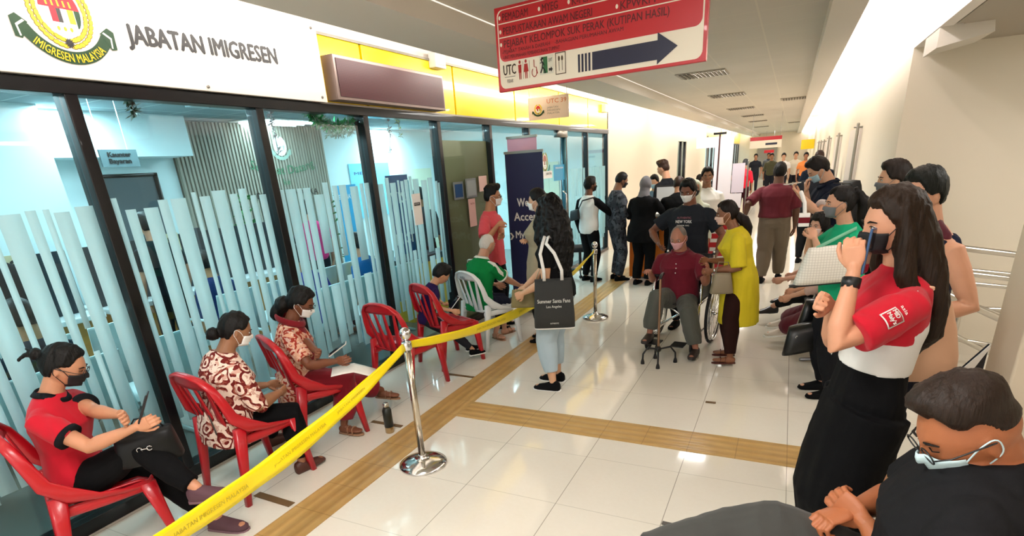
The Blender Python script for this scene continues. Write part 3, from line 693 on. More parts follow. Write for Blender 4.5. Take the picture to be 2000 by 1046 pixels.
# ---- shopfront glazing
MY = [-.42, .74, 1.93, 3.16, 4.33, 5.54, 6.75, 7.97, 9.52, 10.68, 12.0]
rs = random.Random(5)
for i in range(len(MY) - 1):
    y0, y1 = MY[i] + .04, MY[i + 1] - .04
    g = G(); g.box((FX - .03, y0, .09), (FX - .02, y1, 2.37)); w_ = struct('window_%d' % (i + 1) if i != 7 else 'door_3', g, GLS)
    if i < 5 or i >= 8:
        gf = G(); y = y0 + .015
        while y < y1 - .03:
            w = rs.choice((.032, .05, .062, .078, .09, .105)); w = min(w, y1 - y - .01); top = 1.80 + rs.choice((0, 0, .0, .03, -.02)) - (.04 if rs.random() < .2 else 0) + (.1 if i == 1 and y < 1.4 else 0); bot = rs.choice((.30, .34, .38, .5, .42)); 
            if i >= 8: top = 1.75; w *= .6
            if rs.random() < .25: gf.box((FX - .0195, y, bot), (FX - .018, y + w, (bot + top) / 2 - .06)); gf.box((FX - .0195, y, (bot + top) / 2 + rs.uniform(-.05, .25)), (FX - .018, y + w, top))
            else: gf.box((FX - .0195, y, bot), (FX - .018, y + w, top))
            y += w + rs.choice((.010, .014, .02, .03, .048))
        link('frosted_stripes', gf.mesh('film', FILM), w_)
    if i == 7:
        gh = G(); gh.tube([(FX + .0, y1 - .12, .75), (FX + .05, y1 - .12, .8), (FX + .05, y1 - .12, 1.35), (FX + 0, y1 - .12, 1.4)], .014, n=10); link('door_handle', gh.mesh('h', CHROME), w_)
        gh = G(); gh.box((FX - .06, y1 - .02, 0), (FX + .02, y1 + .06, 2.28)); link('door_stile', gh.mesh('h', mat('blue_steel', '35606c', .3, .6)), w_)
        gh = G(); gh.box((FX - .07, y1 - .3, 2.26), (FX + .03, y1 + .08, 2.36)); link('door_closer', gh.mesh('h', SILV), w_)
for i, y in enumerate(MY):
    g = G(); w = .034 if i < 7 else .026; g.box((FX - .09, y - w, 0), (FX + .022, y + w, 2.41)); struct('trim_%d' % (30 + i), g, FRM, bevel=.006)
g = G(); g.box((FX - .09, -5, 2.36), (FX + .03, 12.03, 2.43)); struct('trim_50', g, FRM, bevel=.005)
g = G(); g.box((FX - .10, -5, 0), (FX + .03, 7.97, .085)); g.box((FX - .1, 9.52, 0), (FX + .03, 12.03, .06)); struct('trim_51', g, FRM, bevel=.005)
g = G(); g.box((FX - .2, -5, 2.43), (FX - .06, 12.12, 3.12)); g.box((FX - .14, 12.03, 0), (FX, 12.12, 3.12)); struct('wall_above_shopfront', g, WALLW)
for i, (a, b) in enumerate(((3.86, 4.40), (4.43, 5.95), (5.98, 7.55), (7.58, 9.25), (9.28, 10.75), (10.78, 12.1))):
    g = G(); g.box((FX - .06, a, 2.445), (FX + .0, b, 2.935)); struct('trim_%d' % (60 + i), g, YEL, bevel=.006)
g = G(); g.box((FX - .06, 3.8, 2.935), (FX + .012, 12.12, 2.955)); g.box((FX - .06, 3.8, 2.43), (FX + .012, 12.12, 2.446)); struct('trim_66', g, SILV)

# ---- lettering
FONT_CACHE = {}
def lettering(txt, o, a, b, width=None, h=.1, m=None, parent=None, ext=.001, bold=0, name='lettering', align='l', arc=None):
    """text as a thin raised mesh: o = lower left, a = reading direction, b = up"""
    cu = bpy.data.curves.new('t', 'FONT'); cu.body = txt; cu.size = 1; cu.extrude = .0; cu.offset = 0; cu.resolution_u = 2; cu.space_line = 1.0
    ob = bpy.data.objects.new('t', cu); COL.objects.link(ob); me = bpy.data.meshes.new_from_object(ob.evaluated_get(bpy.context.evaluated_depsgraph_get())); bpy.data.objects.remove(ob); bpy.data.curves.remove(cu)
    n = len(me.vertices); co = np.empty(n * 3); me.vertices.foreach_get('co', co); co = co.reshape(-1, 3)
    x0, x1 = co[:, 0].min(), co[:, 0].max(); y0 = min(0, co[:, 1].min()) if '\n' in txt else 0; H = .7 if '\n' not in txt else co[:, 1].max() - y0
    sy = h / H; sx = (width / (x1 - x0)) if width else sy; X = (co[:, 0] - x0) * sx; Y = (co[:, 1] - y0) * sy
    if align == 'c': X = X - (x1 - x0) * sx / 2
    a = nrm(a); b = nrm(b); nn = np.cross(a, b); o = np.asarray(o, float)
    if arc:                                                       # bend the line round a circle of radius arc below/above
        th = X / arc; r = arc + (-Y if arc > 0 else -Y); P = o + np.outer(np.sin(th) * r, a) + np.outer(arc - np.cos(th) * r, b)
    else: P = o + np.outer(X, a) + np.outer(Y, b)
    P = P + nn * ext
    me.vertices.foreach_set('co', P.reshape(-1))
    if bold > .004:                                               # heavier stroke: the same outline laid side by side
        F = [tuple(p.vertices) for p in me.polygons]; st_ = bold * h * .9; V = []; FF = []
        for i, (dx, dy) in enumerate(((0, 0), (-1, 0), (1, 0), (0, 1), (0, -1))): V.append(P + a * dx * st_ + b * dy * st_ * .8 + nn * .00012 * i); FF += [tuple(v + i * n for v in f) for f in F]
        bpy.data.meshes.remove(me); me = bpy.data.meshes.new('t'); me.from_pydata(np.vstack(V).tolist(), [], FF)
    me.materials.clear(); me.materials.append(m); me.update()
    return link(name, me, parent)
INK = mat('black_ink', '141214', .4); REDI = mat('red_ink', 'a8221c', .5); GRN = mat('crest_green', '0e3d1c', .5); GOLD = mat('crest_gold', 'e3c21c', .45); CRED = mat('crest_red', 'd3192e', .5)
def crest(o, a, b, s, parent, detail=True, cols=(GOLD, GRN, CRED, INK, WHT)):
    """department emblem: grain wreath round a shield disc over a lettered ribbon; o centre, s wreath radius"""
    a = nrm(a); b = nrm(b); nn = np.cross(a, b); o = np.asarray(o, float); GO, GR, RE, BK, WH = cols
    def P(x, y, q=0): return o + a * x * s + b * y * s + nn * (.0006 + q * .0006)
    def poly(pts, m, q, nm): g = G(); g.add([P(x, y, q) for x, y in pts], [tuple(range(len(pts)))]); return link(nm, g.mesh(nm, m, False), parent)
    oval = [(.66 * math.cos(t) * 1.0, .80 * math.sin(t)) for t in np.linspace(0, 2 * math.pi, 40, endpoint=False)]
    poly([(x * 1.07, y * 1.07) for x, y in oval], WH, 1, 'emblem_disc')
    cl = lambda lo, hi, l=-9, r=9: [(min(max(x * .95, l), r), min(max(y * .95, lo), hi)) for x, y in oval]
    poly(cl(.06, 1), RE, 2, 'emblem_shield'); poly(cl(-.36, .06, -.32, -.12), RE, 2, 'emblem_shield'); poly(cl(-.36, .06, -.12, .02), BK, 2, 'emblem_shield')
    poly(cl(-.36, .06, .22, .42), GO, 2, 'emblem_shield'); poly(cl(-.5, .06, .44, .66), GR, 2, 'emblem_shield')
    g = G()
    for k in (-2, -1, 0, 1, 2): g.add([P(k * .18 - .03, .12, 3), P(k * .18 + .03, .12, 3), P(k * .18 + .01, .3, 3), P(k * .18 - .04, .3, 3)], [(0, 1, 2, 3)])
    for k, x in enumerate((-.2, .0, .2)): g.add([P(x + .05 * math.cos(t), -.55 + .07 * math.sin(t), 3) for t in np.linspace(0, 6.28, 8, endpoint=False)], [tuple(range(8))])
    link('emblem_daggers', g.mesh('d', GO, False), parent)
    g = G(); gd_ = G()                                            # wreath of overlapping grains
    for sd in (1, -1):
        for j in range(18 if detail else 10):
            t = math.radians(-82 + 150 * j / (17 if detail else 9)) 
            for r_, tl in ((.84, .55), (1.02, -.4)) if detail else ((.93, 0),):
                cx, cy = r_ * .92 * math.cos(t) * sd, r_ * 1.06 * math.sin(t); ta = t + math.pi / 2 + tl * .7; dx, dy = math.cos(ta) * sd, math.sin(ta); L_, W_ = (.098, .062) if detail else (.22, .16)
                po_ = [(cx + dx * L_ * 1.18 * math.cos(u) - dy * W_ * 1.3 * math.sin(u), cy + dy * L_ * 1.18 * math.cos(u) + dx * W_ * 1.3 * math.sin(u)) for u in np.linspace(0, 2 * math.pi, 8, endpoint=False)]; gd_.add([P(x, y, 1 + (j % 3) - .5) for x, y in po_], [tuple(range(8))])
                pts = [(cx + dx * L_ * math.cos(u) - dy * W_ * math.sin(u), cy + dy * L_ * math.cos(u) + dx * W_ * math.sin(u)) for u in np.linspace(0, 2 * math.pi, 8, endpoint=False)]
                g.add([P(x, y, 2 + (j % 3)) for x, y in pts], [tuple(range(8))])
    link('emblem_wreath', g.mesh('w', GO, False), parent)
    if detail: link('wreath_outline', gd_.mesh('w', mat('crest_brown', '7a6410', .5), False), parent)  # larger brown grains under the gold ones, drawn as their dark outline
    g = G(); n = 12; g.add([P(.17 * (1 if k % 2 else .6) * math.cos(k * math.pi / n), -.98 + .17 * (1 if k % 2 else .6) * math.sin(k * math.pi / n), 6) for k in range(2 * n)], [tuple(range(2 * n))]); link('emblem_star', g.mesh('s', BK, False), parent)
    g = G(); T = np.linspace(math.radians(-150), math.radians(-30), 25); R0, R1 = 1.33, 1.72; cy = .10
    V = [P(r * math.cos(t) * .98, cy + r * math.sin(t), 5) for t in T for r in (R0, R1)]; g.add(V, [(2 * i, 2 * i + 1, 2 * i + 3, 2 * i + 2) for i in range(24)])
    for sd in (1, -1): g.add([P(sd * 1.12, -.52, 6), P(sd * 1.42, -.30, 6), P(sd * 1.62, -.42, 6), P(sd * 1.60, -.98, 6), P(sd * 1.40, -1.02, 6)], [(0, 1, 2, 3, 4)])
    link('emblem_ribbon', g.mesh('r', GR, False), parent)
    if detail:
        g = G()
        for sd in (1, -1): g.add([P(sd * x, y, 7) for x, y in ((1.2, -.50), (1.26, -.46), (1.5, -.62), (1.46, -.96), (1.41, -.95), (1.44, -.66))], [tuple(range(6))])
        link('emblem_ribbon_fold', g.mesh('f', WH, False), parent)
        lettering('IMIGRESEN MALAYSIA', P(0, cy - 1.66, 7), a, b, 2.55 * s, .26 * s, GO, parent, .001, .02, 'ribbon_lettering', 'c', arc=(R1 - .06) * s)
# white fascia sign with crest
g = G(); g.box((FX - .02, -3.2, 2.435), (FX + .055, 3.84, 2.99)); sg = obj('fascia_sign', g, SIGNW, bevel=.006)
tag(sg, 'long white gloss fascia sign reading JABATAN IMIGRESEN over the glass front', 'sign')
SF = FX + .056
crest((SF, 1.985, 2.745), Y3, Z3, .150, sg)
lettering('JABATAN IMIGRESEN', at(252, 84, x=SF), at(538, 124, x=SF) - at(252, 84, x=SF), Z3, 1.075, .098, INK, sg, .001, .06)
for yy, zz in ((2.75, 2.46), (3.78, 2.47), (3.78, 2.95), (.5, 2.46)):
    g = G(); g.tube([(SF, yy, zz), (SF + .008, yy, zz)], .009, n=12, ends='flat'); o = link('sign_screw', g.mesh('sc', SILV), sg)
# LED panel
t = thing('led_display_panel', 'long dark maroon LED display box mounted on the yellow fascia', 'display', (FX + .02, 4.7, 2.6))
g = G(); g.box((FX, 3.90, 2.455), (FX + .125, 5.54, 2.785)); obj('housing', g, mat('led_frame', '8e7d78', .35, .6), t, bevel=.004)
n = NT('led_matrix', .35, .4); x, y, z = n.xyz(); dd = n.math('MAXIMUM', n.band(y, .012, .003), n.band(z, .012, .003)); n.col(n.mix(dd, hexc('54252c'), hexc('35161c')))
g = G(); g.box((FX + .124, 3.925, 2.48), (FX + .13, 5.515, 2.76)); obj('led_screen', g, n.m, t)
# small wall boxes under the left cove
for (u, v, y, w) in ((850, 120, None, .10), (1180, 212, None, .12)):
    p = at(u, v, x=FX + .02); t = thing('emergency_light', 'small white twin lamp box fixed over the yellow fascia ' + ('middle' if u < 900 else 'end beside the cream wall'), 'emergency light', tuple(p))
    g = G(); g.box((FX + .0, p[1] - w, p[2] - .07), (FX + .09, p[1] + w, p[2] + .07)); obj('casing', g, WHT, t, bevel=.008)
    g = G(); g.box((FX + .09, p[1] - w * .7, p[2] - .04), (FX + .10, p[1] + w * .7, p[2] + .05)); obj('diffuser', g, mat('milky_plastic', 'ffffff', .3), t)
# ---- hanging direction sign
RED = mat('sign_red', 'c01522', .35, coat=.3); CRM = mat('sign_cream', 'ece3cf', .4); NAVY = mat('sign_navy', '171a38', .4); DKR = mat('dark_red_print', '5e0f16', .45)
a0 = at(975, 181, z=2.30); a1 = at(1378, 119, z=2.30); sa = nrm(a1 - a0); L = np.linalg.norm(a1 - a0); sn = np.cross(sa, Z3)   # sn towards camera
t = thing('hanging_sign', 'large red hanging direction sign with cream band and dark arrow', 'sign', tuple((a0 + a1) / 2), math.atan2(sa[1], sa[0]))
Hs = .46; g = G(); g.prism([(0, 0), (L, 0), (L, Hs), (0, Hs)], a0 - sn * .03, sa, Z3, sn * .03); obj('sign_board', g, RED, t, bevel=.003)
def sp_(x, z, q=1): return a0 + sa * x * L + Z3 * z * Hs + sn * (.0008 * q)
def spoly(pts, m, nm, q=1): g = G(); g.add([sp_(x, z, q) for x, z in pts], [tuple(range(len(pts)))]); return link(nm, g.mesh(nm, m, False), t)
def rrect(x0, x1, z0, z1, rx, k=6):
    rz = rx * L / Hs; o = []
    for cx, cz, a_ in ((x1 - rx, z0 + rz, -90), (x1 - rx, z1 - rz, 0), (x0 + rx, z1 - rz, 90), (x0 + rx, z0 + rz, 180)):
        for i in range(k + 1): th = math.radians(a_ + 90 * i / k); o.append((cx + rx * math.cos(th), cz + rz * math.sin(th)))
    return o
spoly(rrect(.014, .986, .035, .965, .03), CRM, 'cream_ground', 1); spoly(rrect(.020, .980, .36, .955, .03), RED, 'red_ground', 2)
for z_ in (.80, .64): spoly([(.022, z_), (.978, z_), (.978, z_ + .012), (.022, z_ + .012)], CRM, 'divider', 3)
for z_, rows in ((.835, ((.03, 'PEMADAM', .14), (.245, 'MYEG', .08), (.395, 'K-PERAK', .14), (.62, 'KPDNHEP', .17))), (.675, ((.03, 'PERPUSTAKAAN AWAM NEGERI', .46), (.62, 'KPWKM', .15))), (.525, ((.03, 'PEJABAT KELOMPOK SUK PERAK (KUTIPAN HASIL)', .80),)),
                 ):
    for x_, s_, w_ in rows:
        g = G(); g.add([sp_(x_ + .006 * math.cos(q), z_ + .04 + .024 * math.sin(q), 3) for q in np.linspace(0, 6.28, 12, endpoint=False)], [tuple(range(12))]); link('bullet', g.mesh('b', CRM, False), t)
        lettering(s_, sp_(x_ + .016, z_, 3), sa, Z3, w_ * L, .085 * Hs, DKR, t, 0, .02)
for z_, s_, x_, w_ in ((.455, '-PEJABAT TANAH & DAERAH', .035, .26), (.455, '-BAHAGIAN PERUMAHAN AWAM', .32, .33), (.39, '-UNIT PERUMAHAN PEMBANGUNAN TUMPAT', .035, .31)): lettering(s_, sp_(x_, z_, 3), sa, Z3, w_ * L, .042 * Hs, DKR, t, 0, .02)
lettering('UTC', sp_(.035, .20, 3), sa, Z3, .07 * L, .12 * Hs, mat('brown_ink', '3a2a1a', .5), t, 0, .03); spoly([(.04, .17), (.1, .17), (.1, .175), (.04, .175)], INK, 'rule', 3); lettering('PERAK', sp_(.053, .10, 3), sa, Z3, .035 * L, .045 * Hs, INK, t, 0)
def figure_icon(x, m, skirt=False):
    g = G(); g.add([sp_(x + .006 * math.cos(q), .325 - .0 + .022 * math.sin(q), 3) for q in np.linspace(0, 6.28, 10, endpoint=False)], [tuple(range(10))])
    w = .009
    g.add([sp_(x - w, .295, 3), sp_(x + w, .295, 3), sp_(x + w * (1.5 if skirt else .9), .2, 3), sp_(x - w * (1.5 if skirt else .9), .2, 3)], [(0, 1, 2, 3)])
    for s_ in (-1, 1): g.add([sp_(x + s_ * .001, .2, 3), sp_(x + s_ * .007, .2, 3), sp_(x + s_ * .006, .12, 3), sp_(x + s_ * .002, .12, 3)], [(0, 1, 2, 3)])
    link('restroom_symbol', g.mesh('i', m, False), t)
figure_icon(.128, REDI); figure_icon(.162, REDI, True)
for x_ in (.145, .18): spoly([(x_, .12), (x_ + .0015, .12), (x_ + .0015, .33), (x_, .33)], INK, 'rule', 3)
g = G(); g.tube([sp_(.207 + .013 * math.cos(q), .175 + .05 * math.sin(q), 4) for q in np.linspace(2.2, 6.8, 14)], .0022, n=5); g.tube([sp_(.207, .32, 4), sp_(.207, .24, 4), sp_(.218, .235, 4), sp_(.224, .16, 4)], .0024, n=5); link('wheelchair_symbol', g.mesh('w', REDI), t)
spoly([(.236, .13), (.310, .13), (.310, .35), (.236, .35)], mat('pale_print', 'd9d6c4', .5), 'exit_symbol', 3); spoly([(.256, .145), (.279, .145), (.279, .335), (.256, .335)], mat('exit_green', '2f6b3c', .5), 'exit_symbol', 4)
g = G(); g.tube([sp_(.246, .31, 6), sp_(.254, .26, 6), sp_(.250, .2, 6), sp_(.243, .16, 6)], .004, n=5); g.tube([sp_(.242, .27, 6), sp_(.256, .275, 6), sp_(.262, .24, 6)], .0025, n=5); g.tube([sp_(.252, .22, 6), sp_(.262, .19, 6), sp_(.266, .15, 6)], .0035, n=5); g.ell(sp_(.252, .32, 6), (.007, .007, .007), None, 8, 6); link('running_figure', g.mesh('r', INK), t)
spoly([(.285, .165), (.297, .165), (.297, .145), (.306, .18), (.297, .215), (.297, .195), (.285, .195)], INK, 'exit_symbol', 5); lettering('EXIT', sp_(.285, .27, 5), sa, Z3, .02 * L, .04 * Hs, INK, t, 0)
g = G()
for P0, P1 in (((.322, .11), (.372, .11)), ((.322, .35), (.372, .35)), ((.322, .11), (.322, .35)), ((.372, .11), (.372, .35))): g.tube([sp_(*P0, 4), sp_(*P1, 4)], .0022, n=5)
for x_ in (.339, .355): g.tube([sp_(x_, .15, 4), sp_(x_, .25, 4)], .0016, n=5); g.ell(sp_(x_, .285, 4), (.006, .003, .014), None, 8, 6)
link('food_symbol', g.mesh('f', mat('brown_ink2', '4a3317', .5)), t)
for i in range(4): x_ = .435 + i * .017; spoly([(x_, .09), (x_ + .010, .09), (x_ + .010, .29), (x_, .29)], NAVY, 'arrow_bar', 3)
spoly([(.505, .09), (.80, .09), (.80, .02 + .02), (.885, .20), (.80, .38 - .01), (.80, .29), (.505, .29)], NAVY, 'arrow', 4)
for x_ in (.17, .93):
    g = G(); g.tube([sp_(x_, 1, -10), sp_(x_, 1, -10) + Z3 * (CZ - 2.3 - Hs)], .004, n=6); link('hanging_wire', g.mesh('w', SILV), t)
# ---- UTC 39 blade sign
b0 = at(1033, 236, x=-3.2); b1 = at(1112, 224, x=-2.66); by = b0[1]; bz = b0[2]; bw = .62
t = thing('blade_sign', 'small pale hanging sign reading UTC 39 beside the yellow fascia', 'sign', (-2.95, by, bz)); bh = at(1033, 192, y=by)[2] - bz
bx0 = at(1033, 236, y=by)[0]; bx1 = at(1111, 226, y=by)[0]; bw = bx1 - bx0
PK = mat('sign_blush', 'f0dccf', .4); g = G(); g.box((bx0, by, bz), (bx1, by + .015, bz + bh)); obj('sign_board', g, PK, t, bevel=.002)
q = lambda x, z: (bx0 + x * bw, by - .001, bz + z * bh)
lettering('UTC 39', q(.47, .68), X3, Z3, bw * .48, bh * .19, mat('orange_ink', 'd77a55', .5), t, 0, .01)
lettering('JABATAN\nIMIGRESEN\nMALAYSIA', q(.47, .20), X3, Z3, bw * .32, bh * .34, mat('grey_ink', '8f8a88', .5), t, 0)
crest(q(.25, .47), X3, Z3, bh * .20, t, False)
g = G(); g.tube([(bx0 + .02, by, bz + bh), (bx0 + .02, by, 3.12)], .003, n=6); g.tube([(bx1 - .02, by, bz + bh), (bx1 - .02, by, 3.12)], .003, n=6); link('hanging_wire', g.mesh('w', SILV), t)
# ---- ceiling vents, far signs
VG = mat('vent_grey', 'a49c8d', .6); VD = mat('vent_dark', '6a6255', .7)
for i, (u, v, w) in enumerate(((1372, 144, 1.1), (1420, 185, 1.1), (1556, 191, 1.0), (1447, 211, .9), (1470, 225, .9), (1480, 236, .9), (1555, 238, .9), (1487, 247, .9))):
    p = at(u, v, z=CZ); t = thing('ceiling_vent', ['louvred vent in ceiling just beyond the red sign arrow', 'wide louvred ceiling vent, second from the red hanging sign', 'narrow ceiling vent close to the right light cove', 'thin ceiling vent third along the middle line', 'thin ceiling vent fourth along the middle line', 'thin ceiling vent fifth along the middle line', 'far narrow vent by the right cove', 'last thin vent before the far red sign'][i], 'vent', tuple(p), 0, 'ceiling vents')
    g = G(); g.box((p[0] - .33, p[1] - .30, CZ - .012), (p[0] + .33, p[1] + .30, CZ - .001)); obj('frame', g, VG, t)
    g = G()
    for k in range(11): x_ = p[0] - .28 + k * .056; g.box((x_, p[1] - .26, CZ - .022), (x_ + .03, p[1] + .26, CZ - .0115))
    obj('louvres', g, VD, t)
for i, (u0, u1, v0, v1, y) in enumerate(((1465, 1528, 264, 276, 20), (1492, 1512, 292, 299, 40))):
    p = at(u0, v1, y=y); r = at(u1, v0, y=y); t = thing('hanging_sign', ['distant red and white hanging sign down the hall', 'tiny red sign above the grey door at the hall end'][i], 'sign', (p[0], y, p[2]))
    g = G(); g.box((p[0], y, p[2]), (r[0], y + .05, r[2])); obj('sign_board', g, RED, t)
    if i == 0:
        g = G(); g.box((p[0], y, p[2] - .22), (r[0], y + .05, p[2])); obj('white_band', g, CRM, t); g = G(); g.box((p[0] + .45, y - .005, p[2] - .14), (p[0] + .78, y, p[2] - .08)); obj('arrow', g, NAVY, t)
    g = G(); g.box((p[0] + .05, y, r[2]), (p[0] + .06, y + .01, CZ)); g.box((r[0] - .06, y, r[2]), (r[0] - .05, y + .01, CZ)); obj('hanging_rod', g, SILV, t)
# ---- floor tape marks
DT = mat('brown_tape', '6b5232', .6); DG = mat('grey_tape', '5a5550', .6)
for i, (p, q, w) in enumerate((((874, 730), (925, 737), .035), ((1378, 785), (1398, 787), .03), ((1293, 1021), (1327, 1029), .03), ((502, 965), (570, 986), .05), ((727, 823), (785, 833), .035))):
    a = at(*p, z=0); b = at(*q, z=0); d = nrm(b - a); s_ = np.cross(Z3, d) * w / 2; g = G(); g.prism([(0, 0), (1, 0), (1, 1), (0, 1)], a - s_ + Z3 * .002, b - a, s_ * 2, (0, 0, .004))
    o = obj('tape_mark', g, [DT, DT, DG, DT, DT][i]); tag(o, ['short brown tape strip on floor beside the white plastic chair', 'tiny brown tape dash on floor in the open tiles', 'short dark dash on floor near the crossed knee in front', 'brown tape strip on floor by the first red chairs', 'brown tape strip on floor under the steel bottle'][i], 'tape mark', 'queue marks on the floor')
# ------------------------------------------------------------------ the office behind the glass
OX = -7.5; OZ = 2.72
g = G(); g.box((OX - .1, -5, 0), (OX, 12.1, OZ)); struct('wall_office', g, OFW)
g = G(); g.box((OX, 12.0, 0), (FX - .1, 12.1, OZ)); g.box((OX, -5.1, 0), (FX - .1, -5, OZ)); struct('wall_office_end', g, OFW)
n = NT('office_ceiling_tile', .8, .2); x, y, z = n.xyz(); ln = n.math('MAXIMUM', n.band(x, .61, .02), n.band(y, .61, .02)); n.col(n.mix(n.math('MULTIPLY', ln, .5), hexc('8d9da0'), hexc('dfeaea')))
g = G(); g.box((OX, -5, OZ), (FX - .06, 12.1, OZ + .06)); struct('ceiling_office', g, n.m)
g = G(); g.box((OX, 2.35, 0), (-6.7, 3.35, OZ)); struct('wall_column', g, OFW)
g = G(); g.box((OX, -5, 2.25), (-7.0, 5.1, OZ)); struct('trim_80', g, OFW)
g = G(); g.box((OX, 4.02, 0), (OX + .04, 4.8, 2.04)); w_ = struct('window_40', g, mat('dark_blind', '4c555a', .35)); g = G()
for a, b in (((OX, 3.98, 0), (OX + .06, 4.03, 2.08)), ((OX, 4.79, 0), (OX + .06, 4.84, 2.08)), ((OX, 3.98, 2.04), (OX + .06, 4.84, 2.08))): g.box(a, b)
link('window_frame', g.mesh('f', FRM), w_)
EMI = mat('tube_light', 'f4fdff', .5, emit=7)
for i, (x_, y_) in enumerate(((-5.4, .9), (-5.4, 3.6), (-5.4, 6.6), (-5.4, 9.6), (-7.0, 6.6), (-4.6, 2.2), (-4.6, 4.6), (-4.6, 7.2))):
    t = thing('office_troffer', ['tube light over the counters behind the first full pane', 'tube light over counters behind the second pane', 'tube light before the slatted wall', 'tube light deep in the office near the entrance', 'tube light farthest back against the slatted wall top', 'tube light close to the glass, left of Kaunter Bayaran sign', 'tube light close to the glass beside the air conditioner', 'tube light close to the glass behind the garland'][i], 'ceiling light', (x_, y_, OZ), 0, 'office ceiling lights')
    g = G(); g.box((x_ - .3, y_ - .6, OZ - .02), (x_ + .3, y_ + .6, OZ - .004)); obj('frame', g, WHT, t)
    for k in range(3): g = G(); g.tube([(x_ - .18 + .18 * k, y_ - .52, OZ - .035), (x_ - .18 + .18 * k, y_ + .52, OZ - .035)], .016, n=8); link('tube', g.mesh('t', EMI), t)
x_, y_ = -5.6, 4.9; t = thing('ceiling_cassette', 'square air conditioner cassette in the office ceiling', 'air conditioner', (x_, y_, OZ)); g = G(); g.box((x_ - .45, y_ - .45, OZ - .035), (x_ + .45, y_ + .45, OZ)); obj('panel', g, mat('cassette_grey', 'aebfc2', .5), t, bevel=.01); g = G(); g.box((x_ - .28, y_ - .28, OZ - .045), (x_ + .28, y_ + .28, OZ - .035)); obj('grille', g, mat('cassette_dark', '7f9396', .6), t)
# slatted feature wall with welcome lettering
n = NT('grey_timber_slat', .6, .3); x, y, z = n.xyz(); v = n.scale(n.o, (3, 30, 1.2)); n.col(n.mix(n.noise(1, 4, v), hexc('b4aea0'), hexc('6f685c')))
t = thing('slatted_wall_panel', 'grey timber slatted feature panel with green welcome lettering in the office', 'wall panel', (OX + .1, 6.5, 0))
g = G(); g.box((OX + .005, 5.15, 0), (OX + .03, 7.95, OZ - .01)); obj('backing', g, mat('slat_backing', '5c564c', .8), t)  # darker brown board behind the slats
g = G()
for k in range(47): y_ = 5.16 + k * .0594; g.box((OX + .03, y_, 0), (OX + .075, y_ + .034, OZ - .01))
so = obj('slats', g, n.m, t)
wo = vec(OX + .08, 6.95, 1.98)
lettering('Selamat Datang', wo, Y3, Z3, 1.35, .13, mat('welcome_green', '2f6b4a', .5), t, .004, .01, align='c', arc=2.2)
lettering('ke', wo - Z3 * .16, Y3, Z3, .14, .09, mat('welcome_green', '2f6b4a'), t, .004, .01, align='c')
lettering('BA   AI      NARKA', wo - Z3 * .34, Y3, Z3, 1.3, .09, INK, t, .004, .01, align='c'); crest(wo + Z3 * .42, Y3, Z3, .13, t, False, (WHT, mat('pale_green_print', '8fa79a'), mat('pale_grey_print', 'cfd2cf'), mat('pale_grey_print', 'cfd2cf'), WHT))
# payment counter sign
t = thing('counter_sign', 'grey hanging sign reading Kaunter Bayaran above the office counters', 'sign', (-6, 3.55, 2.1)); P0 = at(193, 296, x=-6.); P1 = at(266, 294, x=-6.)
g = G(); g.box((-6.02, P0[1], 2.10), (-6., P1[1], 2.26)); obj('sign_board', g, mat('sign_grey', '566a6e', .5), t); lettering('Kaunter\nBayaran', (-5.998, P0[1] + .07, 2.12), Y3, Z3, .22, .115, INK, t, .001, .04)
g = G()
for y_ in (P0[1] + .04, P1[1] - .08): g.tube([(-6.01, y_, 2.26), (-6.01, y_, OZ)], .004, n=5)
link('hanging_wire', g.mesh('w', WHT), t)
# counters with number plates
WOODY = mat('honey_laminate', 'c98f45', .45, var=.08); CNT = mat('counter_dark', '26282e', .5); PLATE = mat('number_plate', 'd8c9a2', .5)
for i, y_ in enumerate((1.0, 2.35, 3.7, 5.0)):
    t = thing('service_counter', ['office service counter farthest left behind the frosted stripes', 'honey wood office counter with plate 2 beside the dark window', 'honey wood office counter with plate 1 under the hanging counter sign', 'office service counter in front of the slatted wall'][i], 'counter', (-6.3, y_, 0), 0, 'office counters')
    g = G(); g.box((-6.55, y_ - .62, 0), (-6.1, y_ + .62, .72)); obj('front_panel', g, WOODY, t, bevel=.01)
    g = G(); g.box((-6.66, y_ - .64, .72), (-6.0, y_ + .64, .77)); obj('worktop', g, mat('counter_top_white', 'e7eeee', .3), t, bevel=.006)
    g = G(); g.box((-6.3, y_ - .6, .775), (-6.27, y_ + .6, 1.38)); obj('screen', g, CNT, t)
    g = G(); g.box((-6.31, y_ - .64, .77), (-6.26, y_ - .60, 1.42)); obj('divider', g, CNT, t)
    if i in (1, 2):
        y2 = y_ + (.18 if i == 1 else .28); g = G(); g.box((-6.26, y2 - .12, 1.17), (-6.24, y2 + .12, 1.40)); pl = obj('number_plate', g, PLATE, t); lettering('2' if i == 1 else '1', (-6.238, y2, 1.21), Y3, Z3, None, .15, INK, pl, .001, .02, 'numeral', 'c')
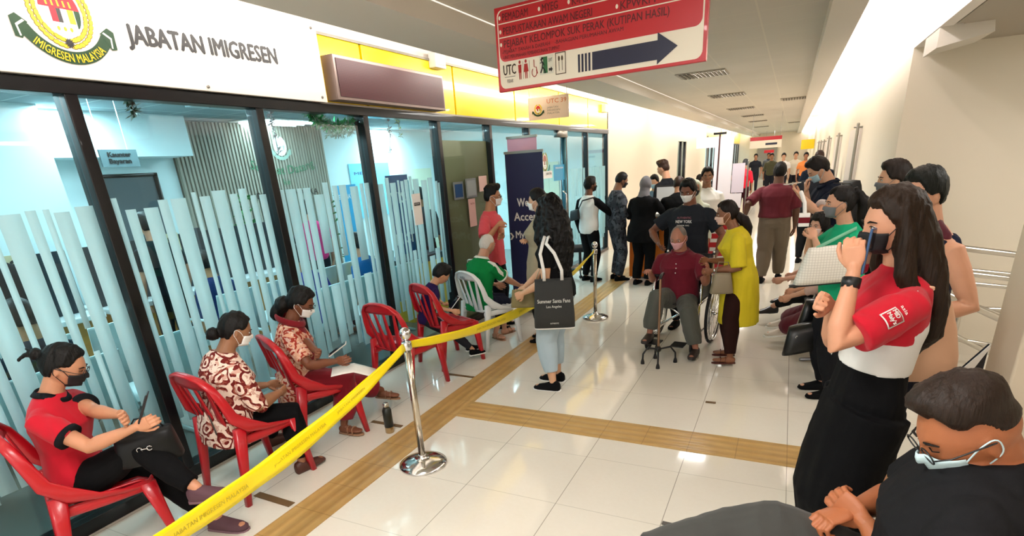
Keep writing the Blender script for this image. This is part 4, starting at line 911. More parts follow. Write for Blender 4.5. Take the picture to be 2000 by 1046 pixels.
# pale beam seating
SEAT = mat('pale_seat_metal', 'cfe0e0', .35, .2)
def beam_seat(x_, y0, n_, lab, face=1):
    t = thing('beam_bench', lab, 'bench', (x_, y0 + n_ * .3, 0), 0, 'waiting benches in the office')
    g = G(); g.box((x_ - .03, y0, .34), (x_ + .03, y0 + n_ * .58, .39)); obj('beam', g, SEAT, t)
    for k in range(n_):
        y_ = y0 + .29 + k * .58; g = G()
        pr = [(-.22, .44), (-.2, .45), (0, .43), (.2, .42), (.25, .44), (.30, .62), (.33, .85), (.335, .87)]
        g.sheet([[(x_ + a * face, y_ + s_, b) for s_ in (-.25, -.12, 0, .12, .25)] for a, b in pr], .012); obj('seat_shell', g, SEAT, t, smooth=True)
    for k in range(n_ + 1):
        y_ = y0 + k * .58; g = G(); g.tube([(x_ + .24 * face, y_, .40), (x_ + .2 * face, y_, .62), (x_ - .18 * face, y_, .62), (x_ - .2 * face, y_, .42)], .016, n=8); link('armrest', g.mesh('a', SEAT), t)
    for y_ in (y0 + .2, y0 + n_ * .58 - .2):
        g = G(); g.tube([(x_, y_, .02), (x_, y_, .36)], .025, n=8); g.tube([(x_ - .25, y_, .015), (x_, y_, .04), (x_ + .25, y_, .015)], .018, n=8); link('leg', g.mesh('l', SEAT), t)
beam_seat(-4.35, .3, 4, 'pale metal bench row nearest the glass on the left', 1); beam_seat(-4.35, 3.3, 4, 'pale metal bench row nearest the glass behind the seated women', 1)
beam_seat(-5.25, .5, 4, 'pale metal bench in the second row, left end', 1); beam_seat(-5.25, 3.4, 5, 'pale metal bench in the second row, right end', 1)
# posters, stands and plants inside
def flatposter(name, lab, p0, p1, z0, z1, m, cat='poster', th=.01, extra=None, words=None):
    """vertical board between floor points p0 and p1"""
    p0 = vec(*p0, z0); a = vec(p1[0], p1[1], z0) - p0; nn = nrm(np.cross(a, Z3)); t = thing(name, lab, cat, tuple(p0 + a / 2), math.atan2(a[1], a[0]))
    g = G(); g.prism([(0, 0), (1, 0), (1, z1 - z0), (0, z1 - z0)], p0, a, Z3, nn * -th); obj('board', g, m, t)
    for w in (words or []):
        s_, u, v, wd, hh, mm = w; lettering(s_, p0 + a * u + Z3 * (z1 - z0) * v, a, Z3, (wd * np.linalg.norm(a)) if wd else None, hh * (z1 - z0), mm, t, .002, .02)
    return t, p0, a, nn
BLU = mat('poster_blue', '2f9fd0', .4, var=.1, vscale=3); DBL = mat('poster_navy', '1d4e86', .4, var=.1, vscale=5); TEAL = mat('banner_teal', '16697e', .4, var=.15, vscale=4); CYN = mat('poster_cyan', '7fd0e8', .4)
flatposter('wall_poster', 'tall sky blue poster on the office wall right of the slats', (OX + .02, 8.55), (OX + .02, 9.75), 1.1, 2.1, CYN, words=[('MEDIA', .1, .8, .5, .05, DBL)])
flatposter('notice_stand', 'blue notice stand beside the slatted wall in the office', (-6.7, 7.2), (-6.7, 7.75), .3, 1.75, BLU, 'stand', words=[('SELAMAT', .1, .85, .7, .05, WHT)])
flatposter('pull_up_banner', 'narrow grey and teal banner standing in the office', (-6.2, 8.35), (-6.2, 8.6), .1, 1.75, TEAL, 'banner')
flatposter('pull_up_banner', 'dark blue banner reading VISI behind the fourth glass pane', (-4.95, 6.35), (-4.95, 6.85), .15, 1.85, DBL, 'banner', words=[('VISI', .1, .78, .8, .09, WHT), ('MISI', .1, .45, .8, .09, WHT)])
flatposter('wall_board', 'pale cream framed door panel on the office wall', (OX + .02, 10.2), (OX + .02, 11.3), .1, 1.95, mat('cream_board', 'dfe6cf', .5), 'board'); flatposter('wall_board', 'pale cream panel in the far office corner', (-5.9, 11.97), (-4.6, 11.97), .1, 1.9, mat('cream_board', 'dfe6cf'), 'board')
YC = mat('yellow_cabinet', 'ecc23c', .4)
t = thing('cabinet', 'low yellow cabinet with dark top behind the fifth glass pane', 'cabinet', (-4.4, 6.1, 0)); g = G(); g.box((-4.7, 5.72, 0), (-4.3, 6.6, .74)); obj('body', g, YC, t, bevel=.01); g = G(); g.box((-4.72, 5.70, .74), (-4.28, 6.62, .82)); obj('worktop', g, CNT, t); 
for k in range(2): g = G(); g.box((-4.298, 5.75 + k * .42, .04), (-4.288, 6.14 + k * .42, .70)); dd_ = obj('door', g, YC, t); g = G(); g.tube([(-4.27, 6.10 + k * .42, .35), (-4.27, 6.10 + k * .42, .47)], .006, n=6); link('handle', g.mesh('h', SILV), dd_)
LEAF = mat('leaf_green', '2f7a34', .5, var=.2)
def plant(x_, y_, h, lab):
    t = thing('potted_plant', lab, 'plant', (x_, y_, 0)); g = G(); g.tube([(x_, y_, 0), (x_, y_, .32)], [.12, .16], n=16, ends='flat'); link('pot', g.mesh('p', WHT), t)
    g = G(); g.tube([(x_, y_, .3), (x_ + .02, y_, h * .6), (x_, y_ + .02, h)], [.012, .01, .006], n=6); link('stem', g.mesh('s', mat('stem', '5d4a2a')), t)
    g = G(); r_ = random.Random(int(y_ * 10))
    for k in range(70):
        b = vec(x_, y_, r_.uniform(.45, h)); d = nrm(vec(r_.uniform(-1, 1), r_.uniform(-1, 1), r_.uniform(-.2, .9))); e = b + d * r_.uniform(.10, .24); s_ = nrm(np.cross(d, Z3)) * .028; m_ = (b * .4 + e * .6) + Z3 * .01
        g.add([b, m_ + s_, e - Z3 * .03, m_ - s_], [(0, 1, 2, 3)])
    link('foliage', g.mesh('f', LEAF, False), t)
plant(-7.1, 5.75, 1.75, 'tall leafy green plant before the slatted wall, left of the welcome words'); plant(-7.1, 7.75, 1.7, 'tall leafy green plant at the right end of the slatted wall')
# brown panelled pane with framed notices
BRN = mat('tan_plywood', 'b58e62', .45, var=.05, vscale=2)
g = G(); g.box((FX - .075, 5.58, .08), (FX - .045, 6.72, 2.18)); o = obj('timber_panel', g, BRN); tag(o, 'tan plywood panel behind the sixth glass pane with framed notices on it', 'panel')
GX = FX - .015
def notice(u0, v0, u1, v1, lab, m, frame=None, words=None, dx=0, name='notice', cat='notice'):
    p = at(u0, v0, x=GX + dx); q = at(u1, v1, x=GX + dx); y0, y1 = p[1], q[1]; z1, z0 = p[2], q[2]; t = thing(name, lab, cat, (GX, y0, z0)); g = G(); g.box((GX, y0, z0), (GX + .008, y1, z1)); obj('sheet' if not frame else 'frame', g, frame or m, t)
    if frame: e = .025; g = G(); g.box((GX + .008, y0 + e, z0 + e), (GX + .011, y1 - e, z1 - e)); obj('sheet', g, m, t)
    for s_, a, b, w, h, mm in (words or []): lettering(s_, (GX + .012, y0 + a * (y1 - y0), z0 + b * (z1 - z0)), Y3, Z3, w * (y1 - y0), h * (z1 - z0), mm, t, .001, .01)
    return t
FRG = mat('frame_grey', '9aa3a6', .3, .4)
notice(884, 356, 906, 388, 'small framed dark blue notice on tan panel', DBL, FRG); notice(908, 349, 931, 384, 'small silver framed grey notice beside the blue framed one', mat('notice_grey', 'a8b4b8', .4), FRG); notice(934, 344, 951, 372, 'pale pink paper taped at the top behind pink shirted man', mat('paper_pink', 'f3cfc8', .6)); notice(914, 389, 931, 440, 'pink paper notice low beside the pink shirted man', mat('paper_pink2', 'f2c4c0', .6), None, [('NOTIS', .2, .8, .6, .06, REDI)])
t = notice(803, 379, 826, 437, 'white notice with a black band stuck on the fifth pane', mat('paper_white', 'f2f0ee', .5), None, [('MASUK', .15, .66, .6, .035, WHT)]); p = at(803, 379, x=GX); q = at(826, 437, x=GX); g = G(); g.box((GX + .008, p[1] + .02, q[2] + .62 * (p[2] - q[2])), (GX + .0105, q[1] - .02, q[2] + .72 * (p[2] - q[2]))); obj('black_band', g, INK, t); 
t = notice(1081, 322, 1106, 350, 'small bright blue notice on the glass door', BLU, None, [('PERHATIAN', .1, .75, .6, .1, WHT)]); t = notice(1056, 335, 1078, 347, 'thin white label strip under the door crest', mat('paper_white', 'f2f0ee'), None, [('JABATAN', .4, .5, .5, .3, INK)])
t = thing('door_emblem', 'pale crest decal on the glass door', 'decal', (GX, 8.75, 1.9)); crest(at(1064, 316, x=GX), Y3, Z3, .13, t, False, (mat('decal_olive', '9a9a5e'), mat('decal_teal', '4e8a80'), mat('decal_red', 'b07068'), INK, WHT))
for i, (u, v, w, h, y_) in enumerate(((1136, 365, 14, 130, 10.2), (1148, 300, 16, 160, 10.9))):
    p = at(u, v, x=-4.2) + vec(0, i * .35, 0); t = thing('leaflet_rack', ['rack of stacked leaflets just inside the office door', 'tall yellow printed banner inside beyond the door'][i], 'rack' if i == 0 else 'banner', (-4.2, p[1], 0)); g = G(); g.box((-4.24, p[1], .1), (-4.2, p[1] + .55, 1.75)); obj('panel', g, mat('rack_white', 'dfe8e6') if i == 0 else mat('banner_lemon', 'e9e3a0'), t)
    if i == 0:
        for k in range(14): g = G(); g.box((-4.2, p[1] + .05, .3 + k * .1), (-4.17, p[1] + .5, .36 + k * .1)); obj('leaflet_tray', g, mat('tray_teal', '7fb5b5'), t)
# festive garlands hung inside the glass
TIN = mat('green_tinsel', '1fae62', .25, .5, var=.3, vscale=60); TIS = mat('silver_tinsel', 'cfd8cf', .25, .6)
def tinsel(pts, lab, ms, r_, name='tinsel_garland', n_=260, cat='garland', x_=FX - .12):
    t = thing(name, lab, cat, (x_, pts[0][1], pts[0][2])); P_ = np.array(pts); rr = random.Random(4); gs = [G() for _ in ms]
    for k in range(n_):
        f = rr.random() * (len(P_) - 1); i = int(f); c = P_[i] * (1 - f + i) + P_[min(i + 1, len(P_) - 1)] * (f - i); d = vec(rr.uniform(-1, 1), rr.uniform(-1, 1), rr.uniform(-1, 1)); d = nrm(d) * r_ * rr.uniform(.5, 1); s_ = nrm(np.cross(d, vec(.3, .5, .7))) * r_ * .14
        gs[k % len(ms)].add([c, c + d * .6 + s_, c + d, c + d * .6 - s_], [(0, 1, 2, 3)])
    for gg, m in zip(gs, ms): link('tinsel', gg.mesh('t', m, False), t)
    g = G(); g.tube(P_, .004, n=5); link('cord', g.mesh('c', WHT), t)
L3 = lambda u, v: at(u, v, x=FX - .12)
tinsel([L3(602, 212), L3(615, 232), L3(640, 245), L3(670, 246), L3(700, 232)], 'green tinsel garland draped at the top of third pane', [TIN, TIN, TIS], .09, n_=500)
tinsel([L3(640, 262), L3(665, 262), L3(690, 255)], 'silver tinsel strand under the green garland', [TIS], .06, n_=160)
tinsel([L3(253, 178), L3(255, 200), L3(262, 222)], 'dark green and silver ornament hanging in second pane', [mat('dark_tinsel', '1f5a40', .3, .3), TIS], .065, n_=160)
tinsel([L3(527, 220), L3(533, 250), L3(545, 300)], 'pale ornament string hanging beside the second mullion', [mat('pink_tinsel', 'dcc6cc', .3, .3)], .05, n_=110)
tinsel([L3(757, 235), L3(762, 265), L3(762, 300)], 'thin pale red ornament hanging left in the fourth pane', [mat('rose_tinsel', 'c8a0a0', .3, .3)], .05, n_=60); tinsel([L3(775, 222), L3(778, 245), L3(783, 268)], 'small gold ornament hanging right in the fourth pane', [mat('gold_tinsel', 'd6cf6a', .3, .4), TIS], .05, n_=70)
# ------------------------------------------------------------------ furniture
RP = mat('red_plastic', 'b80f1e', .33, spec=.5, coat=.15); WP = mat('white_plastic', 'dfe3e4', .35)
def plastic_chair(name, lab, x, y, yaw, m, group=None):
    """one-piece stacking garden chair: slatted back, scooped seat, four splayed legs"""
    a = math.radians(yaw); t = thing(name, lab, 'chair', (x, y, 0), a, group); f = vec(math.cos(a), math.sin(a), 0); r = vec(math.sin(a), -math.cos(a), 0); o = vec(x, y, 0)
    W = lambda s, d, z: o + r * s + f * d + Z3 * z
    g = G(); rows = []
    for d in np.linspace(-.20, .22, 9):
        w = np.interp(d, [-.2, .22], [.185, .215]); row = []
        for s in np.linspace(-1, 1, 9): row.append(W(s * w, d, .425 + .012 * abs(s) ** 3 - .016 * (1 - s * s) * (1 - ((d - .0) / .22) ** 2) - (.03 * max(0, (d - .17) / .05) ** 2)))
        rows.append(row)
    g.sheet(rows, .012); obj('seat', g, m, t, smooth=True)
    g = G(); g.tube([W(-.19, -.2, .40), W(-.215, .0, .40), W(-.215, .2, .40), W(-.12, .235, .385), W(.12, .235, .385), W(.215, .2, .40), W(.215, 0, .40), W(.19, -.2, .40)], [(.013, .030)] * 8, n=10); obj('seat_rim', g, m, t, smooth=True)
    back = lambda s, z: W(s, -.195 - (z - .42) * .24 + .03 * (s / .22) ** 2, z)
    bk = G(); hf_ = [W(.212, .19, .398), W(.232, .10, .418), W(.242, -.02, .45), W(.240, -.12, .50), back(.232, .58), back(.222, .68), back(.195, .775), back(.14, .83), back(.07, .852), back(0, .858)]
    mir = [o + (p - o) - r * 2 * np.dot(p - o, r) for p in hf_[:-1]][::-1]; arch = hf_ + mir; ra = [(.009, .012), (.011, .024), (.011, .034), (.012, .040), (.012, .036), (.012, .030), (.012, .026), (.012, .024), (.012, .024), (.012, .024)]
    bk.tube(arch, ra + ra[:-1][::-1], hint=f, n=12)
    rows = [[back(s * w, z) for s in np.linspace(-1, 1, 11)] for z, w in ((.765, .178), (.79, .165), (.815, .140), (.835, .10), (.848, .07))]; bk.sheet(rows, .010)
    b_ = obj('backrest', bk, m, t, smooth=True)
    for i, s in enumerate((-.135, -.045, .045, .135)):
        g = G(); w = .021; zz = np.linspace(.41, .79, 8); g.sheet([[back(s * (.8 + .35 * (z - .42) / .35) + q * w * (1 + .45 * math.cos((z - .42) / .35 * 3.1)), z) for q in (-1, 0, 1)] for z in zz], .009); obj('back_slat', g, m, t, smooth=True)
    for sx, sd, tx, td, top in ((-.215, -.17, -.225, -.245, .50), (.215, -.17, .225, -.245, .50), (-.215, .19, -.235, .245, .415), (.215, .19, .235, .245, .415)):
        g = G(); a0, a1 = W(sx, sd, top), W(tx, td, 0); w0, w1 = .030, .020
        g.loft([a0, a0 * .5 + a1 * .5, a1], [r * w0 * .7, r * (w0 + w1) / 2 * .85, r * w1], [f * w0 * 1.35, f * (w0 + w1) / 2 * 1.1, f * w1 * .9], 12, sq=.55); obj('leg', g, m, t, smooth=True)
    return t, W
GRPC = 'red plastic chairs along the glass front'
plastic_chair('plastic_chair', 'red plastic chair of the woman in red, nearest the camera', -3.19, 1.27, 70, RP, GRPC)
plastic_chair('plastic_chair', 'red plastic chair holding the woman in brown paisley blouse', -3.02, 2.09, 84, RP, GRPC)
plastic_chair('plastic_chair', 'red plastic chair holding the woman in maroon scarf', -3.10, 2.78, 66, RP, GRPC)
_, WD = plastic_chair('plastic_chair', 'empty red plastic chair with pink leaflets on its seat', -2.99, 3.80, 84, RP, GRPC)
plastic_chair('plastic_chair', 'red plastic chair holding the boy in purple', -3.02, 4.55, 66, RP, GRPC)
TW, WW = plastic_chair('plastic_chair', 'white plastic chair marked WB1 holding the man in green', -2.88, 5.2, 66, WP)

for i, (s, d, c) in enumerate(((-.08, .02, 'f2a3b4'), (.06, .08, 'f6c3cc'))):
    g = G(); g.sheet([[WD(s + u, d + v, .435 + .006 * math.sin(u * 20)) for u in np.linspace(-.07, .07, 5)] for v in np.linspace(-.09, .09, 5)], .003); o = obj('leaflet', g, mat('leaflet_' + c, c, .5, var=.2, vscale=30), smooth=True); tag(o, ['deep pink leaflet lying on the empty red chair', 'pale pink leaflet on the right of the empty red chair'][i], 'leaflet')
# stanchions and tape
def stanchion(lab, x, y, h=.90):
    t = thing('stanchion', lab, 'stanchion', (x, y, 0), 0, 'chrome queue posts')
    def lathe(nm, pr, m): g = G(); g.loft([(x, y, z) for _, z in pr], [X3 * r for r, _ in pr], [Y3 * r for r, _ in pr], 40); obj(nm, g, m, t, smooth=True)
    lathe('base', [(.158, 0), (.162, .008), (.16, .016), (.12, .035), (.06, .05), (.032, .056), (.03, .075), (.026, .08)], CHROME)
    lathe('post', [(.0225, .06), (.0225, h - .06)], mat('post_steel', 'c9bfae', .16, 1))
    lathe('collar', [(.03, h - .075), (.032, h - .07), (.032, h - .03), (.03, h - .025)], CHROME); lathe('finial', [(.014, h - .025), (.012, h - .012), (.026, h + .0), (.036, h + .018), (.038, h + .032), (.032, h + .052), (.016, h + .066), (.001, h + .07)], CHROME)
    return t
stanchion('chrome stanchion with domed base in the foreground holding the yellow tape', -2.06, 2.62, .90); stanchion('distant chrome stanchion by the corridor corner near the man with sling bag', -2.05, 6.47, .88)
TAPE = NT('yellow_tape', .35, .5); TAPE.col(TAPE.mix(TAPE.noise(5, 2), hexc('ffe600'), hexc('f2d400'))); TAPE.b.inputs['Transmission Weight'].default_value = 0
def tape(lab, P0, P1, sag, w, tw, nm=60, words=()):
    t = thing('barrier_tape', lab, 'tape', tuple((P0 + P1) / 2), 0, 'yellow barrier tape'); d = nrm(P1 - P0); s_ = nrm(np.cross(d, Z3)); rows = []; tt = np.linspace(0, 1, nm)
    def fr(u): c = P0 + (P1 - P0) * u - Z3 * sag * 4 * u * (1 - u); an = tw(u); return c, Z3 * math.cos(an) + s_ * math.sin(an)
    for u in tt: c, v = fr(u); ww = w(u) if callable(w) else w; rows.append([c + v * ww * q + s_ * .004 * math.sin(u * 40 + q * 3) for q in (-.5, -.25, 0, .25, .5)])
    g = G(); g.sheet(rows, .0012); o = obj('ribbon', g, TAPE.m, t, smooth=True); PR = mat('tape_print', 'b9a21a', .5); L_ = np.linalg.norm(P1 - P0)
    for u0, s, wd, hh, off in words:
        c, v = fr(u0); c2, v2 = fr(u0 + wd / L_ / 2); c3, _ = fr(u0 + wd / L_); a_ = (c3 - c); nn = np.cross(nrm(a_), v2); sg_ = 1 if np.dot(nn, EYE - c) > 0 else -1
        lettering(s, (c2 + v2 * off) - (a_ / 2 if sg_ > 0 else -a_ / 2) * 1.0 + nrm(nn) * sg_ * .004, a_ * sg_, v2, wd, hh, PR, t, 0, .01)
    return t
TP = vec(-2.06, 2.62, .85)
E0 = vec(-2.07, -.6, .80)
tape('near run of yellow printed tape crossing the lower left foreground', E0, TP - Y3 * .03, .245, lambda u: .035 + .075 * min(1, (1 - u) * 2.6 + .15), lambda u: .35 * math.sin(u * 5), 70, ((.50, 'JABATAN IMIGRESEN MALAYSIA', .36, .022, -.012), (.66, 'JABATAN IMIGRESEN MALAYSIA', .36, .016, -.006), (.80, 'JABATAN IMIGRESEN', .24, .012, -.004)))
tape('far run of yellow printed tape between the two chrome stanchions', TP + Y3 * .03, vec(-2.05, 6.45, .845), .205, lambda u: .035 + .05 * math.sin(math.pi * min(1, u * 1.05 + .02)) ** .5, lambda u: .25 * math.sin(u * 9), 70, ((.22, 'JABATAN IMIGRESEN MALAYSIA', .5, .02, -.008), (.42, 'JABATAN IMIGRESEN MALAYSIA', .5, .02, -.008)))
for (i, u0) in enumerate((.46, .60, .74)): pass
# tape knots round the posts
# steel bottle
p = at(762, 843, z=0); t = thing('drinks_bottle', 'black and steel vacuum bottle standing on floor near the stanchion', 'bottle', tuple(p)); x, y = p[0], p[1]
def lathe(t, nm, pr, m, x, y, n=24): g = G(); g.loft([(x, y, z) for _, z in pr], [X3 * r for r, _ in pr], [Y3 * r for r, _ in pr], n); return obj(nm, g, m, t, smooth=True)
lathe(t, 'base_ring', [(.032, 0), (.034, .003), (.034, .05), (.0345, .052)], mat('bronze_steel', 'b49a72', .2, .9), x, y); lathe(t, 'body', [(.035, .05), (.035, .185), (.030, .20), (.024, .21)], mat('bottle_black', '1d211c', .35), x, y); lathe(t, 'cap', [(.023, .21), (.023, .24), (.018, .246)], mat('bottle_cap', 'c9c5ba', .2, .9), x, y)
# roll-up banners by the glass
def rollup(lab, x0, x1, y, z1, m, words=(), y1=None, bm=None):
    t = thing('rollup_banner', lab, 'banner', ((x0 + x1) / 2, y, 0)); y1 = y if y1 is None else y1; a = vec(x1 - x0, y1 - y, 0); g = G()
    g.prism([(0, .06), (1, .06), (1, z1), (0, z1)], (x0, y, 0), a, Z3, (0, .004, 0)); obj('print', g, m, t); g = G(); g.prism([(-.02, z1 - .01), (1.02, z1 - .01), (1.02, z1 + .02), (-.02, z1 + .02)], (x0, y - .008, 0), a, Z3, (0, .02, 0)); obj('top_rail', g, SILV, t)
    g = G(); g.prism([(-.02, 0), (1.02, 0), (1.02, .07), (-.02, .07)], (x0, y - .06, 0), a, Z3, (0, .12, 0)); obj('base_case', g, SILV, t, bevel=.01); g = G(); g.tube([((x0 + x1) / 2, y + .03, .05), ((x0 + x1) / 2, y + .03, z1)], .01, n=8); obj('pole', g, SILV, t, smooth=True)
    for s, u, z, w, h, mm in words: lettering(s, (x0 + u * (x1 - x0), y - .003, z), a, Z3, w * np.linalg.norm(a), h, mm, t, .001, .035)
    return t
rollup('pink and lilac roll-up banner partly behind the navy one', -3.40, -2.98, 7.0, 2.20, mat('banner_lilac', 'd7a9c6', .45, var=.12, vscale=3), [('V', .08, 1.1, .12, .06, mat('deep_purple', '5b2a63')), ('NEWS', .05, .9, .3, .05, mat('deep_purple', '5b2a63')), ('INFO', .05, .7, .3, .06, mat('deep_purple', '5b2a63'))])
rollup('dark navy roll-up banner with white words We Accept', -3.25, -2.74, 6.6, 2.01, mat('banner_navy', '232450', .4), [('We', .27, 1.375, .30, .10, WHT), ('Accept', .16, 1.20, .74, .10, WHT), ('\u203a', .02, .96, .10, .13, WHT), ('MyDebit', .18, .98, .72, .09, WHT)])
# counter, screen and office chair at the corner
ORG = mat('orange_laminate', 'e8781a', .35)
t = thing('reception_counter', 'orange fronted counter behind the group of standing people', 'counter', (-1.75, 9.1, 0)); g = G(); g.box((-2.25, 8.95, .03), (-1.35, 9.5, .98)); obj('front', g, ORG, t, bevel=.015); g = G(); g.box((-2.3, 8.9, .98), (-1.3, 9.55, 1.03)); obj('worktop', g, WHT, t, bevel=.008); g = G(); g.box((-2.2, 8.98, 0), (-1.4, 9.45, .04)); obj('plinth', g, SILV, t)
p = at(1312, 367, y=9.25); t = thing('desk_monitor', 'small dark framed screen on orange counter', 'monitor', (-1.7, 9.3, 1.03)); g = G(); g.box((-1.92, 9.28, 1.14), (-1.5, 9.31, 1.42)); obj('bezel', g, BLK, t, bevel=.005); g = G(); g.box((-1.90, 9.275, 1.16), (-1.52, 9.281, 1.40)); obj('screen', g, mat('screen_pale', 'c9cdd0', .3), t); g = G(); g.tube([(-1.71, 9.3, 1.03), (-1.71, 9.3, 1.15)], .015, n=8); g.box((-1.8, 9.23, 1.03), (-1.62, 9.37, 1.04)); obj('stand', g, BLK, t)
# pole stand and printed sheets on a clear screen
p = at(1395, 545, z=0); x, y = -1.0, 9.3; t = thing('pole_stand', 'tall thin dark pole with short crossbar in front of white sheets', 'stand', (x, y, 0)); POLE = mat('dark_pole', '4a1f1f', .4)
g = G(); g.tube([(x, y, .03), (x, y, 2.12)], .012, n=10); obj('pole', g, POLE, t, smooth=True); g = G(); g.box((x - .09, y - .02, 2.10), (x + .09, y + .02, 2.13)); obj('crossbar', g, BLK, t); g = G(); g.tube([(x, y, 1.0), (x, y, 1.12)], .02, n=10); obj('clamp', g, POLE, t, smooth=True); lathe(t, 'base', [(.14, 0), (.14, .02), (.03, .035)], BLK, x, y)
SHW = mat('sheet_white', 'efe9ee', .5); SHP = mat('sheet_pink', 'ddd2de', .5)
t = thing('acrylic_partition', 'clear standing partition hung with tall white printed sheets', 'partition', (-1.0, 9.6, 0)); g = G(); g.box((-1.22, 9.66, .3), (-.60, 9.67, 2.1)); obj('clear_panel', g, glass_mat('clear_acrylic', (.97, .98, .98), .7), t)
for k, (x0, x1, z0, z1, m) in enumerate(((-1.38, -1.1, 1.93, 2.08, SHP), (-1.10, -.83, 1.05, 2.08, SHW), (-.82, -.64, 1.25, 1.68, SHP), (-.84, -.66, 1.02, 1.24, SHW))):
    g = G(); g.box((x0, 9.645 - k * .002, z0), (x1, 9.65 - k * .002, z1)); s_ = obj('printed_sheet', g, m, t)
g = G(); g.box((-1.24, 9.6, 0), (-.58, 9.74, .04)); g.tube([(-1.22, 9.68, 0), (-1.22, 9.68, 2.1)], .012, n=8); g.tube([(-.6, 9.68, 0), (-.6, 9.68, 1.7)], .012, n=8); obj('frame', g, SILV, t)
def office_chair(lab, x, y, yaw):
    a = math.radians(yaw); t = thing('office_chair', lab, 'chair', (x, y, 0), a); f = vec(math.cos(a), math.sin(a), 0); r = vec(math.sin(a), -math.cos(a), 0); o = vec(x, y, 0); W = lambda s, d, z: o + r * s + f * d + Z3 * z; C = mat('chair_black_fabric', '141519', .8)
    g = G(); g.loft([W(0, 0, .43), W(0, 0, .45), W(0, 0, .49), W(0, 0, .51)], [r * q for q in (.2, .24, .24, .2)], [f * q for q in (.2, .23, .23, .2)], 20, sq=.6); obj('seat', g, C, t, smooth=True)
    g = G(); g.loft([W(0, -.24, .6), W(0, -.25, .64), W(0, -.28, .9), W(0, -.29, 1.0), W(0, -.29, 1.03)], [r * q for q in (.16, .2, .21, .19, .1)], [f * q for q in (.02, .035, .03, .03, .01)], 20, sq=.6); obj('backrest', g, C, t, smooth=True)
    g = G(); g.tube([W(0, -.05, .42), W(0, -.24, .44), W(0, -.29, .62), W(0, -.30, .8)], .014, n=8); obj('back_bar', g, BLK, t, smooth=True); g = G(); g.tube([W(0, 0, .1), W(0, 0, .43)], .025, n=10); obj('gas_lift', g, BLK, t, smooth=True)
    for k in range(5):
        an = k * 2 * math.pi / 5; e = W(.28 * math.cos(an), .28 * math.sin(an), .07); g = G(); g.tube([W(0, 0, .11), e], [.02, .014], n=8); l_ = obj('base_arm', g, BLK, t, smooth=True); g = G(); g.ell(e - Z3 * .04, (.03, .03, .03), None, 12, 8); link('caster', g.mesh('c', BLK), l_)
office_chair('black swivel office chair beside the man with sling bag', -3.15, 9.1, 20)
# stair rails in the recess
t = thing('stair_handrail', 'brushed steel handrails of the stair in the right recess', 'handrail', (1.5, 5.8, 0)); y_ = 5.6
def rl(nm, pts, r_=.022): g = G(); g.tube(pts, r_, n=12); obj(nm, g, STEEL, t, smooth=True)
Pq = lambda u, v, yy=y_: at(u, v, y=yy)
def ext(a, b, k0=0., k1=.35): return [a + (a - b) * k0, b + (b - a) * k1]
rl('rail', ext(Pq(1830, 478), Pq(1985, 497)), .024); rl('rail', ext(Pq(1862, 524), Pq(1978, 536)), .018); rl('rail', ext(Pq(1850, 529), Pq(1975, 544)), .022); rl('rail', ext(Pq(1855, 549), Pq(1965, 560)), .018)
rl('rail', ext(Pq(1853, 576, 5.2), Pq(1948, 620, 5.2)), .026); rl('rail', ext(Pq(1855, 580, 5.25), Pq(1948, 612, 5.25)), .018); rl('rail', ext(Pq(1850, 602), Pq(1952, 604))); rl('rail', ext(Pq(1868, 657), Pq(1915, 680))); rl('rail', ext(Pq(1868, 662), Pq(1930, 672)), .018)
for u0, v0, u1, v1 in ((1876, 600, 1845, 700), (1866, 602, 1842, 680)): a, b = Pq(u0, v0, 5.25), Pq(u1, v1, 5.25); g = G(); g.tube([(a[0], a[1], 0), (a[0], a[1], a[2])], .02, n=10); obj('upright', g, STEEL, t, smooth=True)
# sheets and dark board leaning behind the seated man
t = thing('leaning_board', 'dark blue board with a folded white sheet on its edge, beside the pier', 'board', (1.0, 3.2, 0)); A, B, C_, D = at(1848, 745, y=3.1), at(1933, 672, y=3.1), at(1915, 745, y=3.1), at(1850, 790, y=3.1); g = G(); g.prism([(0, 0), (1, 0), (1, 1), (0, 1)], A - Z3 * .4, vec(B[0] - A[0] + .08, 0, 0), Z3 * .001, (0, .02, 0)) if False else None
g.add([A, B, vec(B[0], B[1], 0), vec(A[0] + .1, A[1], 0), A + vec(0, .015, 0), B + vec(0, .015, 0), vec(B[0], B[1] + .015, 0), vec(A[0] + .1, A[1] + .015, 0)], [(0, 1, 2, 3), (7, 6, 5, 4), (0, 4, 5, 1), (3, 2, 6, 7), (0, 3, 7, 4), (1, 5, 6, 2)]); obj('board', g, mat('board_navy', '22232f', .35), t)
g = G(); g.add([A + vec(0, -.012, .0), B + vec(0, -.012, 0), B + vec(0, -.012, -.02), A + vec(.02, -.012, -.10), A + vec(0, -.004, 0), B + vec(0, -.004, 0), B + vec(0, -.004, -.02), A + vec(.02, -.004, -.10)], [(0, 1, 2, 3), (7, 6, 5, 4), (0, 4, 5, 1), (3, 2, 6, 7), (0, 3, 7, 4), (1, 5, 6, 2)]); obj('white_sheet', g, mat('paper_white', 'f2f0ee'), t)
